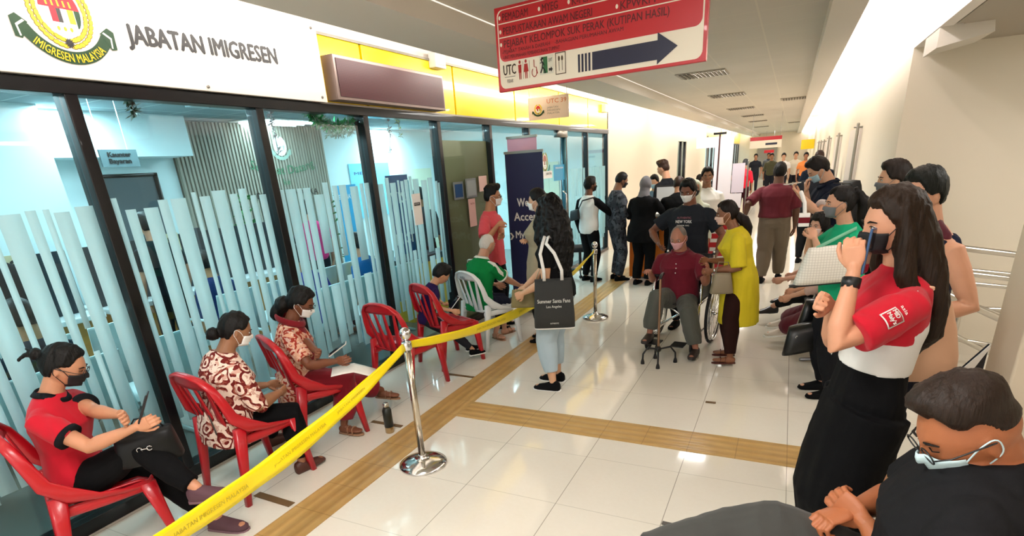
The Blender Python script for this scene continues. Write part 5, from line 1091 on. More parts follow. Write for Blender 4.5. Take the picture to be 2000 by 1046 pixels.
# chrome-edged boards on the right wall
for i, (y_, z0, z1) in enumerate(((9.7, .9, 2.10), (13.4, .95, 2.05), (17.0, 1.0, 2.05), (19.5, 1.0, 2.0), (21.5, 1.0, 2.0), (23.5, 1., 2.))):
    t = thing('wall_board', ['tall white board with chrome post nearest on the right wall', 'second white board on right wall', 'third narrow board on the right wall', 'fourth narrow board on right wall', 'fifth far board on right wall', 'sixth and farthest board on right wall'][i], 'board', (RX, y_, z0), 0, 'boards along the right wall')
    g = G(); g.box((RX - .03, y_, z0), (RX, y_ + 1.6, z1 - .05)); obj('panel', g, mat('board_pale', 'e6ded8', .4), t); g = G(); g.tube([(RX - .06, y_, z0 - .3), (RX - .06, y_, z1)], .02, n=10); obj('post', g, SILV, t, smooth=True); g = G(); g.tube([(RX - .10, y_, z1 - .04), (RX, y_, z1 - .04)], .012, n=8); obj('bracket', g, SILV, t, smooth=True)
# steel benches along the right wall
BN = mat('bench_steel', '8f9094', .3, .8)
def bench(lab, x, y0, n_):
    t = thing('waiting_bench', lab, 'bench', (x, y0 + n_ * .29, 0), 0, 'waiting benches on the right'); g = G(); g.box((x - .03, y0, .35), (x + .03, y0 + n_ * .58, .39)); obj('beam', g, BN, t)
    for k in range(n_):
        y_ = y0 + .29 + k * .58; g = G(); g.sheet([[(x + a, y_ + s_, b) for s_ in (-.25, 0, .25)] for a, b in ((-.24, .41), (-.22, .43), (0, .415), (.18, .41), (.24, .45), (.28, .7), (.31, .84))], .01); obj('seat_shell', g, mat('bench_dark', '2b2d31', .45), t, smooth=True)
    for k in range(n_ + 1): g = G(); g.tube([(x + .22, y0 + k * .58, .40), (x + .18, y0 + k * .58, .6), (x - .16, y0 + k * .58, .6), (x - .2, y0 + k * .58, .42)], .013, n=8); obj('armrest', g, BN, t, smooth=True)
    for y_ in (y0 + .2, y0 + n_ * .58 - .2): g = G(); g.tube([(x, y_, .03), (x, y_, .36)], .022, n=8); g.tube([(x - .24, y_, .02), (x, y_, .05), (x + .24, y_, .02)], .016, n=8); obj('leg', g, BN, t, smooth=True)
bench('dark waiting bench beside the stair recess, loaded with black bags', .50, 5.2, 3)
bench('dark waiting bench in the lower right corner under the seated man', .50, 1.12, 1)
# ------------------------------------------------------------------ patterned cloth
def batik(name, base, dark, mid, sc=9):
    n = NT(name, .85, .2); v = n.n('ShaderNodeTexVoronoi'); v.inputs['Scale'].default_value = sc; w = n.noise(4, 3); ad = n.n('ShaderNodeMixRGB'); ad.inputs[0].default_value = .16; n.l(n.o, ad.inputs[1])
    nn = n.n('ShaderNodeTexNoise'); nn.inputs['Scale'].default_value = 7; n.l(n.o, nn.inputs['Vector']); n.l(nn.outputs['Color'], ad.inputs[2]); n.l(ad.outputs[0], v.inputs['Vector'])
    r = n.math('SINE', n.math('MULTIPLY', v.outputs['Distance'], 17.0)); e = n.math('GREATER_THAN', r, .1); c = n.mix(e, hexc(base), hexc(dark))
    n2 = n.math('GREATER_THAN', n.noise(34, 2), .56); c = n.mix(n.math('MULTIPLY', n2, .55), c, hexc(mid)); n.col(c); return n.m
BAT1 = batik('brown_paisley_cotton', 'f0d8c8', '6d1f1c', 'b0614f', 12); BAT2 = batik('orange_batik_cotton', 'd9a58a', '9c3326', 'f2dccb', 14)
def camo():
    n = NT('grey_camouflage', .85, .2); a = n.noise(11, 2); b = n.noise(19, 2); c = n.mix(n.math('GREATER_THAN', a, .52), hexc('33373f'), hexc('4b4f57')); c = n.mix(n.math('GREATER_THAN', b, .58), c, hexc('1f2228')); n.col(c); return n.m
CAMO = camo()
C_RED = cloth('c2142a'); C_BLK = cloth('0d0d0f'); C_DRK = cloth('191a1e'); C_MAR = cloth('6e0f1d'); C_GRN = cloth('0f7a3c'); C_TEAL = cloth('1fa676'); C_WHT = cloth('e4e2dd'); C_NAVY = cloth('14182b')
def strap(name, m, pts, w, t, th=.003, hint=None): 
    g = G(); g.tube(pts, [(w, th)] * len(pts), hint=hint if hint is not None else (0, 0, 1), n=8, ends='flat'); o = link(name, g.mesh(name, m), t); return o
def phone(lab, c, d, nrm_, col='15161a', L=.15, w=.072):
    """c centre, d long axis, nrm_ screen normal"""
    d = nrm(d); nn = nrm(nrm_ - d * np.dot(nrm_, d)); s = np.cross(d, nn); t = thing('mobile_phone', lab, 'phone', tuple(c)); c = np.asarray(c, float)
    g = G(); g.prism([(-w / 2, -L / 2), (w / 2, -L / 2), (w / 2, L / 2), (-w / 2, L / 2)], c - nn * .004, s, d, nn * .008); obj('case', g, mat('phone_' + col, col, .3), t, bevel=.003)
    g = G(); g.prism([(-w / 2 + .004, -L / 2 + .006), (w / 2 - .004, -L / 2 + .006), (w / 2 - .004, L / 2 - .006), (-w / 2 + .004, L / 2 - .006)], c + nn * .0042, s, d, nn * .0008); obj('screen', g, mat('phone_screen', '20242c', .1), t)
def slab_bag(name, lab, cat, c, a, b, d, m, taper=.85, puff=.5, n=14, sub=()):
    """soft bag: c centre, a half width vec, b half height vec, d half depth vec"""
    t = thing(name, lab, cat, tuple(c)); c = np.asarray(c, float); a = np.asarray(a, float); b = np.asarray(b, float); d = np.asarray(d, float); g = G(); C = []; A = []; D = []
    for k in range(9):
        u = -1 + 2 * k / 8; C.append(c + b * u); A.append(a * (taper + (1 - taper) * (1 - u) / 2)); D.append(d * (.25 + .75 * (1 - ((u + .3) / 1.35) ** 2) ** .5 if abs((u + .3) / 1.35) < 1 else .25))
    g.loft(C, A, D, 28, sq=.55); obj('bag_body', g, m, t, smooth=True); return t
up = Z3
# ============ left row, seated =============
k_ = 'seated people along the glass front'
A_yaw = 50
J = person('woman in red polo and black mask seated front left, tapping a phone', -3.21, 1.22, A_yaw, 1.54, 'near', pz=.48, lean=-6, lean2=8, twist=-12, bulk=1.08, female=True, skinc='c98d6c', hpitch=26, hyaw=-2,
  hl=at(240, 812, x=-2.78), hr=at(262, 835, x=-2.72), curl=(.7, .6), el=-vec(.3, .2, 1), er=-vec(0, .3, 1), fl=at(425, 1010, z=.08), fr=vec(*at(385, 952, x=-2.60)[:3]), kr=vec(.6, .7, .9), kl=vec(.6, .7, .9), toer=vec(.9, .35, .1), toel=vec(.9, .3, -.05),
  top=dict(mat=C_RED, sleeve=.62, hem=-.12, collar=C_DRK, trim=C_DRK, loose=.016), bottom=dict(mat=C_BLK, length=.9, loose=.012, hemw=.055), shoes=dict(mat=mat('mauve_shoe', '5a3a44', .7), sole=mat('mauve_sole', '7a5a62', .7), kind='sneaker'),
  hair=('tied', '0a0807', None, (('bun', (0, -.118, .035), (.034, .03, .034)), ('tube', ((0, -.13, .03), (.0, -.16, .02), (.01, -.175, -.01)), (.016, .012, .006), 0), ('tube', ((0, -.13, .04), (-.01, -.165, .05)), (.014, .005), 0))), mask=MBLACK, glasses=BLK)
A0 = J; c = (J['WL'] + J['WR']) / 2 + nrm(J['WR'] - J['ER']) * .10 + Z3 * .03
phone('dark phone held in both hands by the woman in red polo', c, nrm(J['fw'] * .5 + Z3), -J['fw'] + Z3 * .5)
hb = at(288, 868, x=-2.86)
t = slab_bag('handbag', 'black leather handbag with silver buckle on lap of woman in red polo', 'bag', hb, J['fw'] * .15, Z3 * .085, J['rt'] * .07, mat('black_leather', '0c0d0f', .45, spec=.3))
strap('handle', mat('black_leather', '101114'), [hb + J['fw'] * .1 + Z3 * .07, hb + J['fw'] * .06 + Z3 * .15, hb - J['fw'] * .02 + Z3 * .15, hb - J['fw'] * .08 + Z3 * .07], .008, t, .004); g = G(); q = hb + J['rt'] * .075 + Z3 * .01
for s_ in (-1, 1): g.tube([q + J['fw'] * (s_ * .022 + .012 * math.cos(u)) + Z3 * .012 * math.sin(u) for u in np.linspace(.6, 5.6, 9)], .0025, n=6)
g.tube([q - J['fw'] * .014, q + J['fw'] * .014], .003, n=6); link('buckle', g.mesh('b', CHROME), t)
J = person('woman in brown paisley blouse seated second, seen from behind with low bun', -3.05, 1.99, 76, 1.46, 'near', pz=.47, lean=2, lean2=16, side=4, bulk=1.34, female=True, skinc='9a6a4c', hpitch=22, hyaw=-14,
  hl=vec(-3.02, 2.30, .60), hr=vec(-2.86, 2.26, .58), fr=at(590, 900, z=.075), fl=at(535, 850, z=.075), curl=(.6, .6), top=dict(mat=BAT1, sleeve=1.15, hem=-.22, loose=.022, sl=.018, name='blouse'), bottom=dict(mat=C_BLK, length=.9, loose=.016), shoes=dict(mat=mat('brown_shoe', '4a2418', .5)),
  hair=('tied', '0a0807', None, (('bun', (0, -.125, -.045), (.052, .042, .042)),)), mask=MWHITE)
strap('bag_strap', mat('grey_strap', '5b5550', .8), [J['SL'] + Z3 * .055, (J['SL'] + J['P']) / 2 - J['fw'] * .14 + J['rt'] * .05 + Z3 * .1, J['P'] - J['fw'] * .13 + J['rt'] * .14], .012, J['root'], .003, hint=J['fw'])
J = person('woman in maroon scarf and batik blouse seated third, reading her phone', -3.20, 2.70, 40, 1.50, 'near', pz=.46, lean=0, lean2=12, bulk=1.15, female=True, skinc='7a4a33', hpitch=26, hyaw=-12,
  hl=at(632, 700, x=-2.74), hr=at(655, 705, x=-2.68), fl=at(780, 765, z=.08), fr=at(672, 828, z=.08), toel=vec(1, .35, -.1), toer=vec(1, .1, 0), curl=(.7, .7), el=-vec(.2, .2, 1), er=-vec(.2, .2, 1),
  top=dict(mat=BAT2, sleeve=.8, hem=-.3, loose=.02, sl=.016, name='blouse'), bottom=dict(mat=cloth('7d0f1f'), length=.82, loose=.03, hemw=.085), shoes=dict(mat=mat('tan_sandal', '9a7458', .6), kind='sandal'),
  hair=('woman', '0a0807', None, (('bun', (0, -.12, -.06), (.07, .06, .07)), ('bun', (0, -.145, -.13), (.06, .05, .08)))), mask=MWHITE, glasses=BLK)
C0 = J; sc = G(); sp = J['sp']; n0, _, r0, f0 = sp(.98); n1, _, r1, f1 = sp(.6); n2, _, r2_, f2_ = sp(.2)
rows = [[n0 + r0 * s * .08 + f0 * (.07 - .03 * abs(s)) + Z3 * (.02 - .01 * s) for s in (-1, -.5, 0, .5, 1)], [n1 + r1 * s * .09 + f1 * (.16 - .03 * abs(s)) for s in (-1, -.5, 0, .5, 1)], [n2 + r2_ * s * .075 + f2_ * (.16 - .02 * abs(s)) for s in (-1, -.5, 0, .5, 1)]]
rows2 = [];
for a, b in ((0, 1), (1, 2)):
    for u in (0, .33, .66): rows2.append([rows[a][i] * (1 - u) + rows[b][i] * u + f1 * .006 * math.sin(i * 2 + u * 5) for i in range(5)])
rows2.append(rows[2]); sc.sheet(rows2, .014)
sc.tube([n0 + r0 * (.10) * math.cos(a) + f0 * .09 * math.sin(a) + Z3 * (.025 - .02 * math.sin(a)) for a in np.linspace(0, 2 * math.pi, 20)], [(.012, .024)] * 20, n=10); link('scarf', sc.mesh('scarf', cloth('7d1420')), J['root'])
c = (J['WL'] + J['WR']) / 2 + nrm(J['WR'] - J['ER']) * .11 + Z3 * .035; phone('silver phone held low by the woman in maroon scarf', c, nrm(J['fw'] + Z3 * .6), -J['fw'] + Z3, 'b9b4ac')
g = G(); o_ = at(690, 712, x=-2.60); a_ = J['fw'] * .15; b_ = J['rt'] * .10
g.sheet([[o_ + a_ * u + b_ * v - Z3 * (.02 + .01 * u * u + .06 * max(0, u)) for v in (-1, -.5, 0, .5, 1)] for u in (-1, -.5, 0, .5, 1)], .002); o = obj('document', g, mat('paper_doc', 'ece7df', .7, var=.08, vscale=60), smooth=True); tag(o, 'printed white document lying across knees of woman in maroon scarf', 'paper')
J = person('boy in purple shirt seated fifth, bent over a phone', -3.20, 4.46, 52, 1.14, 'mid', pz=.47, lean=8, lean2=26, skinc='c49270', hpitch=34, hl=at(875, 602, x=-2.86), hr=at(882, 606, x=-2.82), fl=vec(-2.84, 4.72, .10), fr=vec(-2.74, 4.62, .09),
  top=dict(mat=cloth('2c1a4a'), sleeve=.65, hem=-.15), bottom=dict(mat=cloth('26272c'), length=.85), shoes=dict(mat=C_BLK, sole=WHT, kind='sneaker'), hair=('short',), curl=(.8, .8))
phone('white edged phone held by the seated boy in purple', (J['WL'] + J['WR']) / 2 + J['fw'] * .08 + Z3 * .03, nrm(J['fw'] + Z3), -J['fw'] + Z3, 'd8d8d8')
J = person('bald elderly man in green polo seated in white chair, back turned', -2.97, 5.16, 66, 1.54, 'near', pz=.48, lean=4, lean2=16, bulk=1.12, skinc='c58f73', hpitch=14, hyaw=0, hl=vec(-3.0, 5.62, .58), hr=vec(-2.62, 5.58, .56), fl=at(985, 700 - 60, z=.075), fr=at(968, 648, z=.075), toer=vec(.7, -.3, 0),
  top=dict(mat=C_GRN, sleeve=.72, hem=-.18, collar=cloth('dfe0d6'), loose=.02, sl=.018, trim=cloth('dfe0d6')), bottom=dict(mat=C_NAVY, length=.75), shoes=dict(mat=mat('tan_sandal', '9a7458'), kind='sandal'), hair=('thin', 'b8b2ab'))
for s_ in (-1, 1):
    S_ = J['SR'] if s_ > 0 else J['SL']; E_ = J['ER'] if s_ > 0 else J['EL']; ax = nrm(E_ - S_); out = nrm(J['rt'] * s_ - ax * np.dot(J['rt'] * s_, ax)); back_ = nrm(np.cross(ax, out)) * .0
    g = G(); g.tube([S_ + Z3 * .066 - J['rt'] * s_ * .04, S_ + out * .045 + Z3 * .045, S_ + ax * .08 + out * .066, E_ * .72 + S_ * .28 + out * .064], [(.020, .004)] * 4, hint=out, n=8, ends='flat'); link('shoulder_stripe', g.mesh('s', cloth('dfe0d6')), J['root'])
lettering('WB1', WW(-.05, -.312, .785), -1 * vec(math.sin(math.radians(66)), -math.cos(math.radians(66)), 0) * -1, Z3, .085, .026, INK, TW, .0, .02, 'lettering')
_wb = bpy.data.objects[-1] if False else None
# ============ standing on the left =============
J = person('man in coral pink t-shirt and glasses standing arms crossed by the glass', -3.12, 5.85, 8, 1.66, 'near', bulk=1.06, skinc='b9805c', hpitch=2, hyaw=12, hl=at(985, 470, y=5.55), hr=at(972, 440, y=5.6), er=-vec(.2, .5, .8), el=-vec(0, -.5, .9), curl=(.5, .5), hdl=vec(-.1, -1, .2), hdr=vec(.3, .9, .3),
  top=dict(mat=cloth('d9505a'), sleeve=.7, hem=-.2, loose=.022, sl=.02), bottom=dict(mat=C_DRK, length=.95), shoes=dict(mat=C_BLK), hair=('quiff',), mask=MWHITE, glasses=BLK)
g = G(); q0, _, r_, f_ = J['sp'](.62); rows = [[q0 + f_ * (.155 - .012 * abs(s)) + r_ * s * .055 + Z3 * z for s in (-1, 0, 1)] for z in (-.07, 0, .07)]; g.sheet(rows, .002); link('shirt_print', g.mesh('p', mat('print_cream', 'f0c8b0', .7, var=.3, vscale=40)), J['root'])
strap('watch', BLK, [J['WL'] - nrm(J['WL'] - J['EL']) * .02, J['WL'] - nrm(J['WL'] - J['EL']) * .045], .027, J['root'], .024)
J = person('woman in dark head covering and beige top with folded arms before navy banner', -2.30, 5.45, 195, 1.62, 'mid', female=True, bulk=1.25, skinc='cf9f80', hyaw=-6, hl=at(1045, 488, y=5.3), hr=at(1030, 470, y=5.35), hdl=vec(-.6, .6, .2), hdr=vec(.1, -.9, .2),
  top=dict(mat=cloth('a79a80'), sleeve=.8, hem=-.5, loose=.04, flare=.01, sl=.02, name='tunic'), bottom=dict(mat=C_BLK), shoes=dict(mat=C_BLK), mask=MWHITE, hair=('woman',), scarf=None)
# woman with tote
x, y = -1.67, 4.22
Hq = lambda a, b, c: vec(x + a, y + b, c)
J = person('woman with long curly black hair and cropped pale jeans standing with tote', x, y, 172, 1.60, 'near', female=True, bulk=1.12, skinc='d0a07e', hpitch=6, hyaw=-30, hl=at(1022, 572, y=4.05), hr=at(1012, 575, y=4.2), el=vec(.8, -.2, -.8), curl=(.9, .9), fl=(x - .02, y - .12), fr=(x - .06, y + .10), toel=vec(-1, -.05, 0), toer=vec(-1, 0, 0),
  top=dict(mat=C_BLK, sleeve=.6, hem=-.05, loose=.018), bottom=dict(mat=cloth('a9bcc6'), length=.72, loose=.024, hemw=.062, waist=.3), shoes=dict(mat=cloth('0f1013'), sole=mat('sole_white', 'e8e8e4', .5), kind='sneaker'), mask=MWHITE,
  hair=('curly', '070606', None, (('tube', ((0, -.02, .03), (0, -.05, -.07), (.0, -.07, -.2), (0, -.075, -.34), (0, -.06, -.48), (0, -.05, -.56)), ((.10, .11), (.125, .12), (.14, .11), (.135, .09), (.11, .07), (.05, .04)), 1), ('tube', ((-.08, .02, .04), (-.095, .03, -.08), (-.10, .04, -.2), (-.09, .04, -.3)), (.04, .05, .05, .02), 1), ('tube', ((.08, .02, .04), (.095, .03, -.08), (.10, .04, -.2), (.09, .04, -.3)), (.04, .05, .05, .02), 1))))
T0 = J; c = at(1082, 592, y=y - .22); CRB = mat('charcoal_canvas', '2b2c2b', .85); r_ = nrm(vec(.93, .36, 0)); d_ = nrm(np.cross(Z3, r_)); 
t = thing('tote_bag', 'large black tote printed Summer Santa Fans Los Angeles with white straps', 'bag', tuple(c)); g = G(); C = []; A = []; B = []
for u, w, dd in ((-.205, .15, .02), (-.20, .165, .04), (-.1, .165, .06), (.05, .155, .055), (.17, .148, .03), (.2, .148, .012)): C.append(c + Z3 * u); A.append(r_ * w); B.append(d_ * dd)
g.loft(C, A, B, 32, sq=.5); obj('bag_body', g, CRB, t, smooth=True); g = G(); g.loft([c - Z3 * .208, c - Z3 * .196], [r_ * .163, r_ * .168], [d_ * .035, d_ * .045], 32, sq=.5); obj('bottom_trim', g, C_WHT, t, smooth=True)
for s_, zz, yy in ((-1, .0, 0), (1, .0, .03)):
    sh = J['SL'] + Z3 * .075 + vec(.02, -.01, 0); pa = c + r_ * s_ * .07 - d_ * .03 + Z3 * .19; strap('strap', C_WHT, [pa, pa + Z3 * .08 - d_ * .01, (pa + sh) / 2 + vec(.0, -.05, .05) + r_ * s_ * .02, sh + vec(s_ * .015, -.05, -.04), sh + vec(s_ * .015, 0, .01), sh + vec(s_ * .015, .05, -.03)], .013, t, .003, hint=vec(.3, -1, .1))
nf = -d_ if np.dot(-d_, EYE - c) > 0 else d_; tx = lambda s, z: c - d_ * .066 * 1.0 + r_ * s + Z3 * z
PW = mat('print_white', 'c9c9c2', .7); lettering('Summer Santa Fans', tx(-.13, .02), r_, Z3, .26, .030, PW, t, .0, .02); lettering('Los Angeles', tx(-.06, -.02), r_, Z3, .12, .020, PW, t, .0, .01); lettering('AUTHENTIC', tx(-.035, -.155), r_, Z3, .07, .012, PW, t, .0, .01)
hb = at(1022, 582, y=y - .02); t = slab_bag('handbag', 'small beige quilted handbag in front of woman with tote', 'bag', hb, nrm(vec(-.9, -.3, 0)) * .11, Z3 * .075, nrm(vec(.3, -.9, 0)) * .045, mat('khaki_quilt', '7d7048', .7, bump=.8, bscale=60)); strap('strap', mat('khaki_strap', 'b5a888', .7), [hb + Z3 * .06 + vec(.08, 0, 0), (hb + J['SR']) / 2 + vec(.02, -.12, .05), J['SR'] + Z3 * .06 + vec(0, -.02, 0)], .008, t, .003)
# ============ group at the counter =============
J = person('man in white and black raglan shirt with sling bag, back turned', -2.84, 8.66, 62, 1.62, 'mid', skinc='6d4630', hyaw=-20, bulk=1.05, hr=vec(-2.35, 8.85, .95), top=dict(mat=C_WHT, sleeve=0, hem=-.15, loose=.02), bottom=dict(mat=C_BLK), shoes=dict(mat=C_BLK), hair=('short',), mask=MBLACK)
g = G()
for S_, E_, W_ in ((J['SR'], J['ER'], J['WR']), (J['SL'], J['EL'], J['WL'])): g.tube([S_ + Z3 * .03 - (J['rt'] if S_ is J['SR'] else -J['rt']) * .05, S_, (S_ + E_) / 2, E_, (E_ + W_) / 2, W_], [.045, .066, .060, .052, .046, .036], n=14, ends='start')
link('sleeves', bake(g, C_BLK, .01, 2), J['root'])
c = J['P'] + Z3 * .22 - J['fw'] * .17 - J['rt'] * .14; t = slab_bag('sling_bag', 'small black sling bag on back of the raglan shirt man', 'bag', c, nrm(J['rt'] + Z3 * .2) * .11, Z3 * .08, J['fw'] * .035, mat('nylon_black', '16181c', .6)); strap('strap', mat('nylon_black', '16181c'), [c + Z3 * .05 + J['rt'] * .06, c + Z3 * .22 + J['rt'] * .18 + J['fw'] * .0, J['SR'] + Z3 * .075 - J['fw'] * .03], .012, t, .003, hint=J['fw'])
J = person('man in grey camouflage uniform and dark mask standing by the orange counter', -2.42, 8.80, 35, 1.68, 'mid', skinc='8a5f45', hpitch=18, bulk=1.12, hr=vec(-2.12, 8.78, 1.1), top=dict(mat=CAMO, sleeve=1.8, hem=-.15, loose=.022), bottom=dict(mat=CAMO, hemw=.06), shoes=dict(mat=C_BLK), hair=('crew',), mask=MBLACK)
J = person('woman in grey headscarf and black suit facing the counter', -1.93, 8.50, 78, 1.60, 'mid', female=True, skinc='c79a7c', hpitch=10, bulk=1.18, hl=vec(-2.05, 8.85, 1.05), hr=vec(-1.62, 8.8, 1.05), top=dict(mat=C_BLK, sleeve=1.9, hem=-.35, loose=.03, flare=.03, name='jacket'), bottom=dict(mat=C_BLK, hemw=.07), shoes=dict(mat=C_BLK), scarf=cloth('6e6c70'))
person('small person in pale mask and grey blue top behind the counter', -2.14, 10.3, -95, 1.56, 'far', skinc='d0a080', hpitch=15, top=dict(mat=cloth('5d7482'), sleeve=1.2), bottom=dict(mat=C_DRK), hair=('short',), mask=MBLUE)
person('man with brown cropped hair in black shirt leaning over the counter', -1.44, 8.56, 100, 1.60, 'mid', lean=4, lean2=20, skinc='9a6b50', hpitch=20, bulk=1.12, hl=vec(-1.75, 9.2, 1.1), hr=vec(-1.45, 9.2, 1.1), top=dict(mat=C_BLK, sleeve=.7, loose=.02), bottom=dict(mat=C_BLK), shoes=dict(mat=C_BLK), hair=('crew', '2a1810'))
person('tall man with swept brown hair and dark shirt behind the group', -1.86, 9.85, 150, 1.80, 'mid', skinc='c58f70', hpitch=14, hyaw=20, top=dict(mat=C_DRK, sleeve=.7), bottom=dict(mat=C_DRK), shoes=dict(mat=C_BLK), hair=('quiff', '2d1a10'))
person('woman in pale headscarf and dark mask behind the man in charcoal tee', -1.14, 8.1, -85, 1.52, 'mid', female=True, skinc='9a6b50', top=dict(mat=cloth('c9cfc0'), sleeve=1.8, hem=-.4, loose=.03), bottom=dict(mat=C_DRK), scarf=cloth('cfd3bd'), mask=MBLACK, glasses=BLK)
person('man in white shirt and black cap half hidden behind pale headscarf', -1.08, 8.75, -80, 1.66, 'mid', skinc='8a5f45', top=dict(mat=C_WHT, sleeve=.8, loose=.03), bottom=dict(mat=C_DRK), hair=('short',))
# ============ wheelchair group =============
wx, wy, wyaw = -.88, 5.70, -97
a = math.radians(wyaw); wf = vec(math.cos(a), math.sin(a), 0); wr = vec(math.sin(a), -math.cos(a), 0); wo = vec(wx, wy, 0); WC = lambda s, d, z: wo + wr * s + wf * d + Z3 * z
t = thing('wheelchair', 'folding chrome wheelchair with large spoked wheels under the old man', 'wheelchair', (wx, wy, 0), a)
VIN = mat('black_vinyl', '17181b', .45)
def tubeo(nm, pts, r_, m=CHROME, par=None): g = G(); g.tube(pts, r_, n=10); return obj(nm, g, m, par if par is not None else t, smooth=True)
for s_ in (-1, 1):
    X_ = s_ * .235; tubeo('side_frame', [WC(X_, -.24, .92), WC(X_, -.22, .5), WC(X_, -.2, .12)], .0125); tubeo('push_handle', [WC(X_, -.24, .90), WC(X_, -.27, .915), WC(X_, -.37, .90)], .017, BLK)
    tubeo('side_frame', [WC(X_, -.22, .48), WC(X_, .22, .48), WC(X_, .26, .44), WC(X_, .30, .16)], .0125); tubeo('side_frame', [WC(X_, -.2, .16), WC(X_, .22, .18), WC(X_, .22, .48)], .0125)
    tubeo('arm_frame', [WC(X_, -.22, .70), WC(X_, .10, .70), WC(X_, .17, .66), WC(X_, .18, .48)], .0125); g = G(); g.loft([WC(X_, -.2, .725), WC(X_, .12, .725)], [wr * .026] * 2, [Z3 * .014] * 2, 16, sq=.6); obj('armrest', g, VIN, t, smooth=True)
    g = G(); g.prism([(-.22, .5), (.17, .5), (.17, .66), (-.22, .69)], WC(X_ * .97, 0, 0), wf, Z3, wr * .003); obj('side_panel', g, VIN, t)
    def wheel(nm, c, R_, tr, ns, m1, rim=True):
        g = G(); th = np.linspace(0, 2 * math.pi, 41)[:-1]; P_ = [c + wf * R_ * math.cos(q) + Z3 * R_ * math.sin(q) for q in th]; n_ = 10; V = []
        g.loft(P_, [nrm(p_ - c) * tr for p_ in P_], [wr * tr] * 40, 10, False, close=True); w = obj(nm, g, RUB, t, smooth=True)
        g = G(); P2 = [c + (p_ - c) * (1 - tr * 1.5 / R_) for p_ in P_]; g.loft(P2, [nrm(p_ - c) * tr * .7 for p_ in P2], [wr * tr * .7] * 40, 8, False, close=True)
        if rim: P2 = [c + (p_ - c) * .9 + wr * s_ * .03 for p_ in P_]; g.loft(P2, [nrm(p_ - c) * .007 for p_ in P2], [wr * .007] * 40, 8, False, close=True)
        for k in range(ns): q = 2 * math.pi * k / ns; g.tube([c + wr * s_ * .012 * (1 if k % 2 else -1), c + (wf * math.cos(q) + Z3 * math.sin(q)) * (R_ - tr)], .0022 if ns > 10 else .009, n=5)
        g.tube([c - wr * .025, c + wr * .025], .02 if R_ > .2 else .014, n=12); link('spokes', g.mesh('s', m1), w)
    wheel('rear_wheel', WC(s_ * .29, -.14, .31), .295, .015, 24, CHROME); wheel('caster_wheel', WC(s_ * .225, .33, .10), .085, .014, 5, BLK, False); tubeo('caster_fork', [WC(s_ * .225, .33, .10), WC(s_ * .225, .30, .2), WC(s_ * .235, .27, .3)], .012)
    tubeo('footrest_hanger', [WC(s_ * .2, .26, .44), WC(s_ * .2, .42, .16)], .011)
    g = G(); g.prism([(-.065, -.08), (.065, -.08), (.065, .08), (-.065, .08)], WC(s_ * .12, .46, .125), wr, wf, Z3 * .012); obj('footplate', g, BLK, t, bevel=.006)
g = G(); g.sheet([[WC(s, d, .485 - .02 * (1 - (s / .23) ** 2)) for s in np.linspace(-.23, .23, 7)] for d in np.linspace(-.2, .22, 5)], .012); obj('seat_sling', g, VIN, t, smooth=True); g = G(); g.sheet([[WC(s, -.235 - .02 * (1 - (s / .23) ** 2) , z) for s in np.linspace(-.23, .23, 7)] for z in np.linspace(.5, .90, 5)], .01); obj('back_sling', g, VIN, t, smooth=True)
tubeo('cross_brace', [WC(-.22, .05, .18), WC(.22, .05, .47)], .011); tubeo('cross_brace', [WC(.22, .03, .18), WC(-.22, .03, .47)], .011)
J = person('old man in maroon polo and pink mask seated in the wheelchair', -.90, 5.66, -97, 1.54, 'near', pz=.50, lean=-4, lean2=8, bulk=1.16, belly=.02, skinc='a8705a', hpitch=18, hyaw=-4, hr=WC(.27, .22, .77), hl=at(1382, 530, y=5.3), el=-vec(-.3, .3, 1), er=-vec(.3, -.3, .9), curl=(.9, .3), pnr=-Z3, fr=WC(.17, .47, .22), fl=vec(-.66, 5.27, .09), thighw=.95,
  top=dict(mat=cloth('6c1326'), sleeve=.75, hem=-.08, collar=cloth('6c1326'), loose=.022, sl=.02), bottom=dict(mat=cloth('55564f'), length=.86, loose=.026, hemw=.075), shoes=dict(mat=mat('dark_brown_shoe', '2a2120', .5)), hair=('thin', '6b625c'), mask=mask_m('d9a3a8'))
g = G(); q0, dv, r_, f_ = J['sp'](.8)
for u in (.82, .72, .62): q0, dv, r_, f_ = J['sp'](u); g.ell(q0 + f_ * (.150 + .02 * (u < .7)), (.006, .006, .006), None, 8, 6)
link('shirt_buttons', g.mesh('b', WHT), J['root'])
cx, cy = -.97, 5.02; t = thing('walking_cane', 'black quad cane with four splayed rubber feet in front of wheelchair', 'cane', (cx, cy, 0)); tp = J['WR'] + nrm(J['WR'] - J['ER']) * .07
tp = vec(cx - .02, cy + .10, .80); mg = vec(cx, cy, .14)
tubeo('shaft', [mg, tp * .25 + mg * .75, tp], .0115, mat('bronze_tube', '8a6a50', .3, .6), t); tubeo('grip', [tp - vec(.0, .0, 0), tp + vec(0, .03, .02), tp + vec(.0, .12, .02)], .015, BLK, t); g = G(); g.ell(mg, (.03, .03, .03), None, 14, 10); obj('hub', g, BLK, t, smooth=True)
for dx, dy in ((-.13, -.06), (.03, -.15), (.15, .06), (-.05, .12)):
    l_ = tubeo('foot_arm', [mg, mg + vec(dx * .7, dy * .7, .02), mg + vec(dx, dy, -.04), mg + vec(dx * 1.02, dy * 1.02, -.10)], .009, BLK, t); g = G(); e = mg + vec(dx * 1.02, dy * 1.02, 0); g.loft([(e[0], e[1], 0), (e[0], e[1], .02), (e[0], e[1], .045)], [X3 * q for q in (.019, .017, .011)], [Y3 * q for q in (.019, .017, .011)], 14); link('rubber_tip', g.mesh('r', RUB), l_)
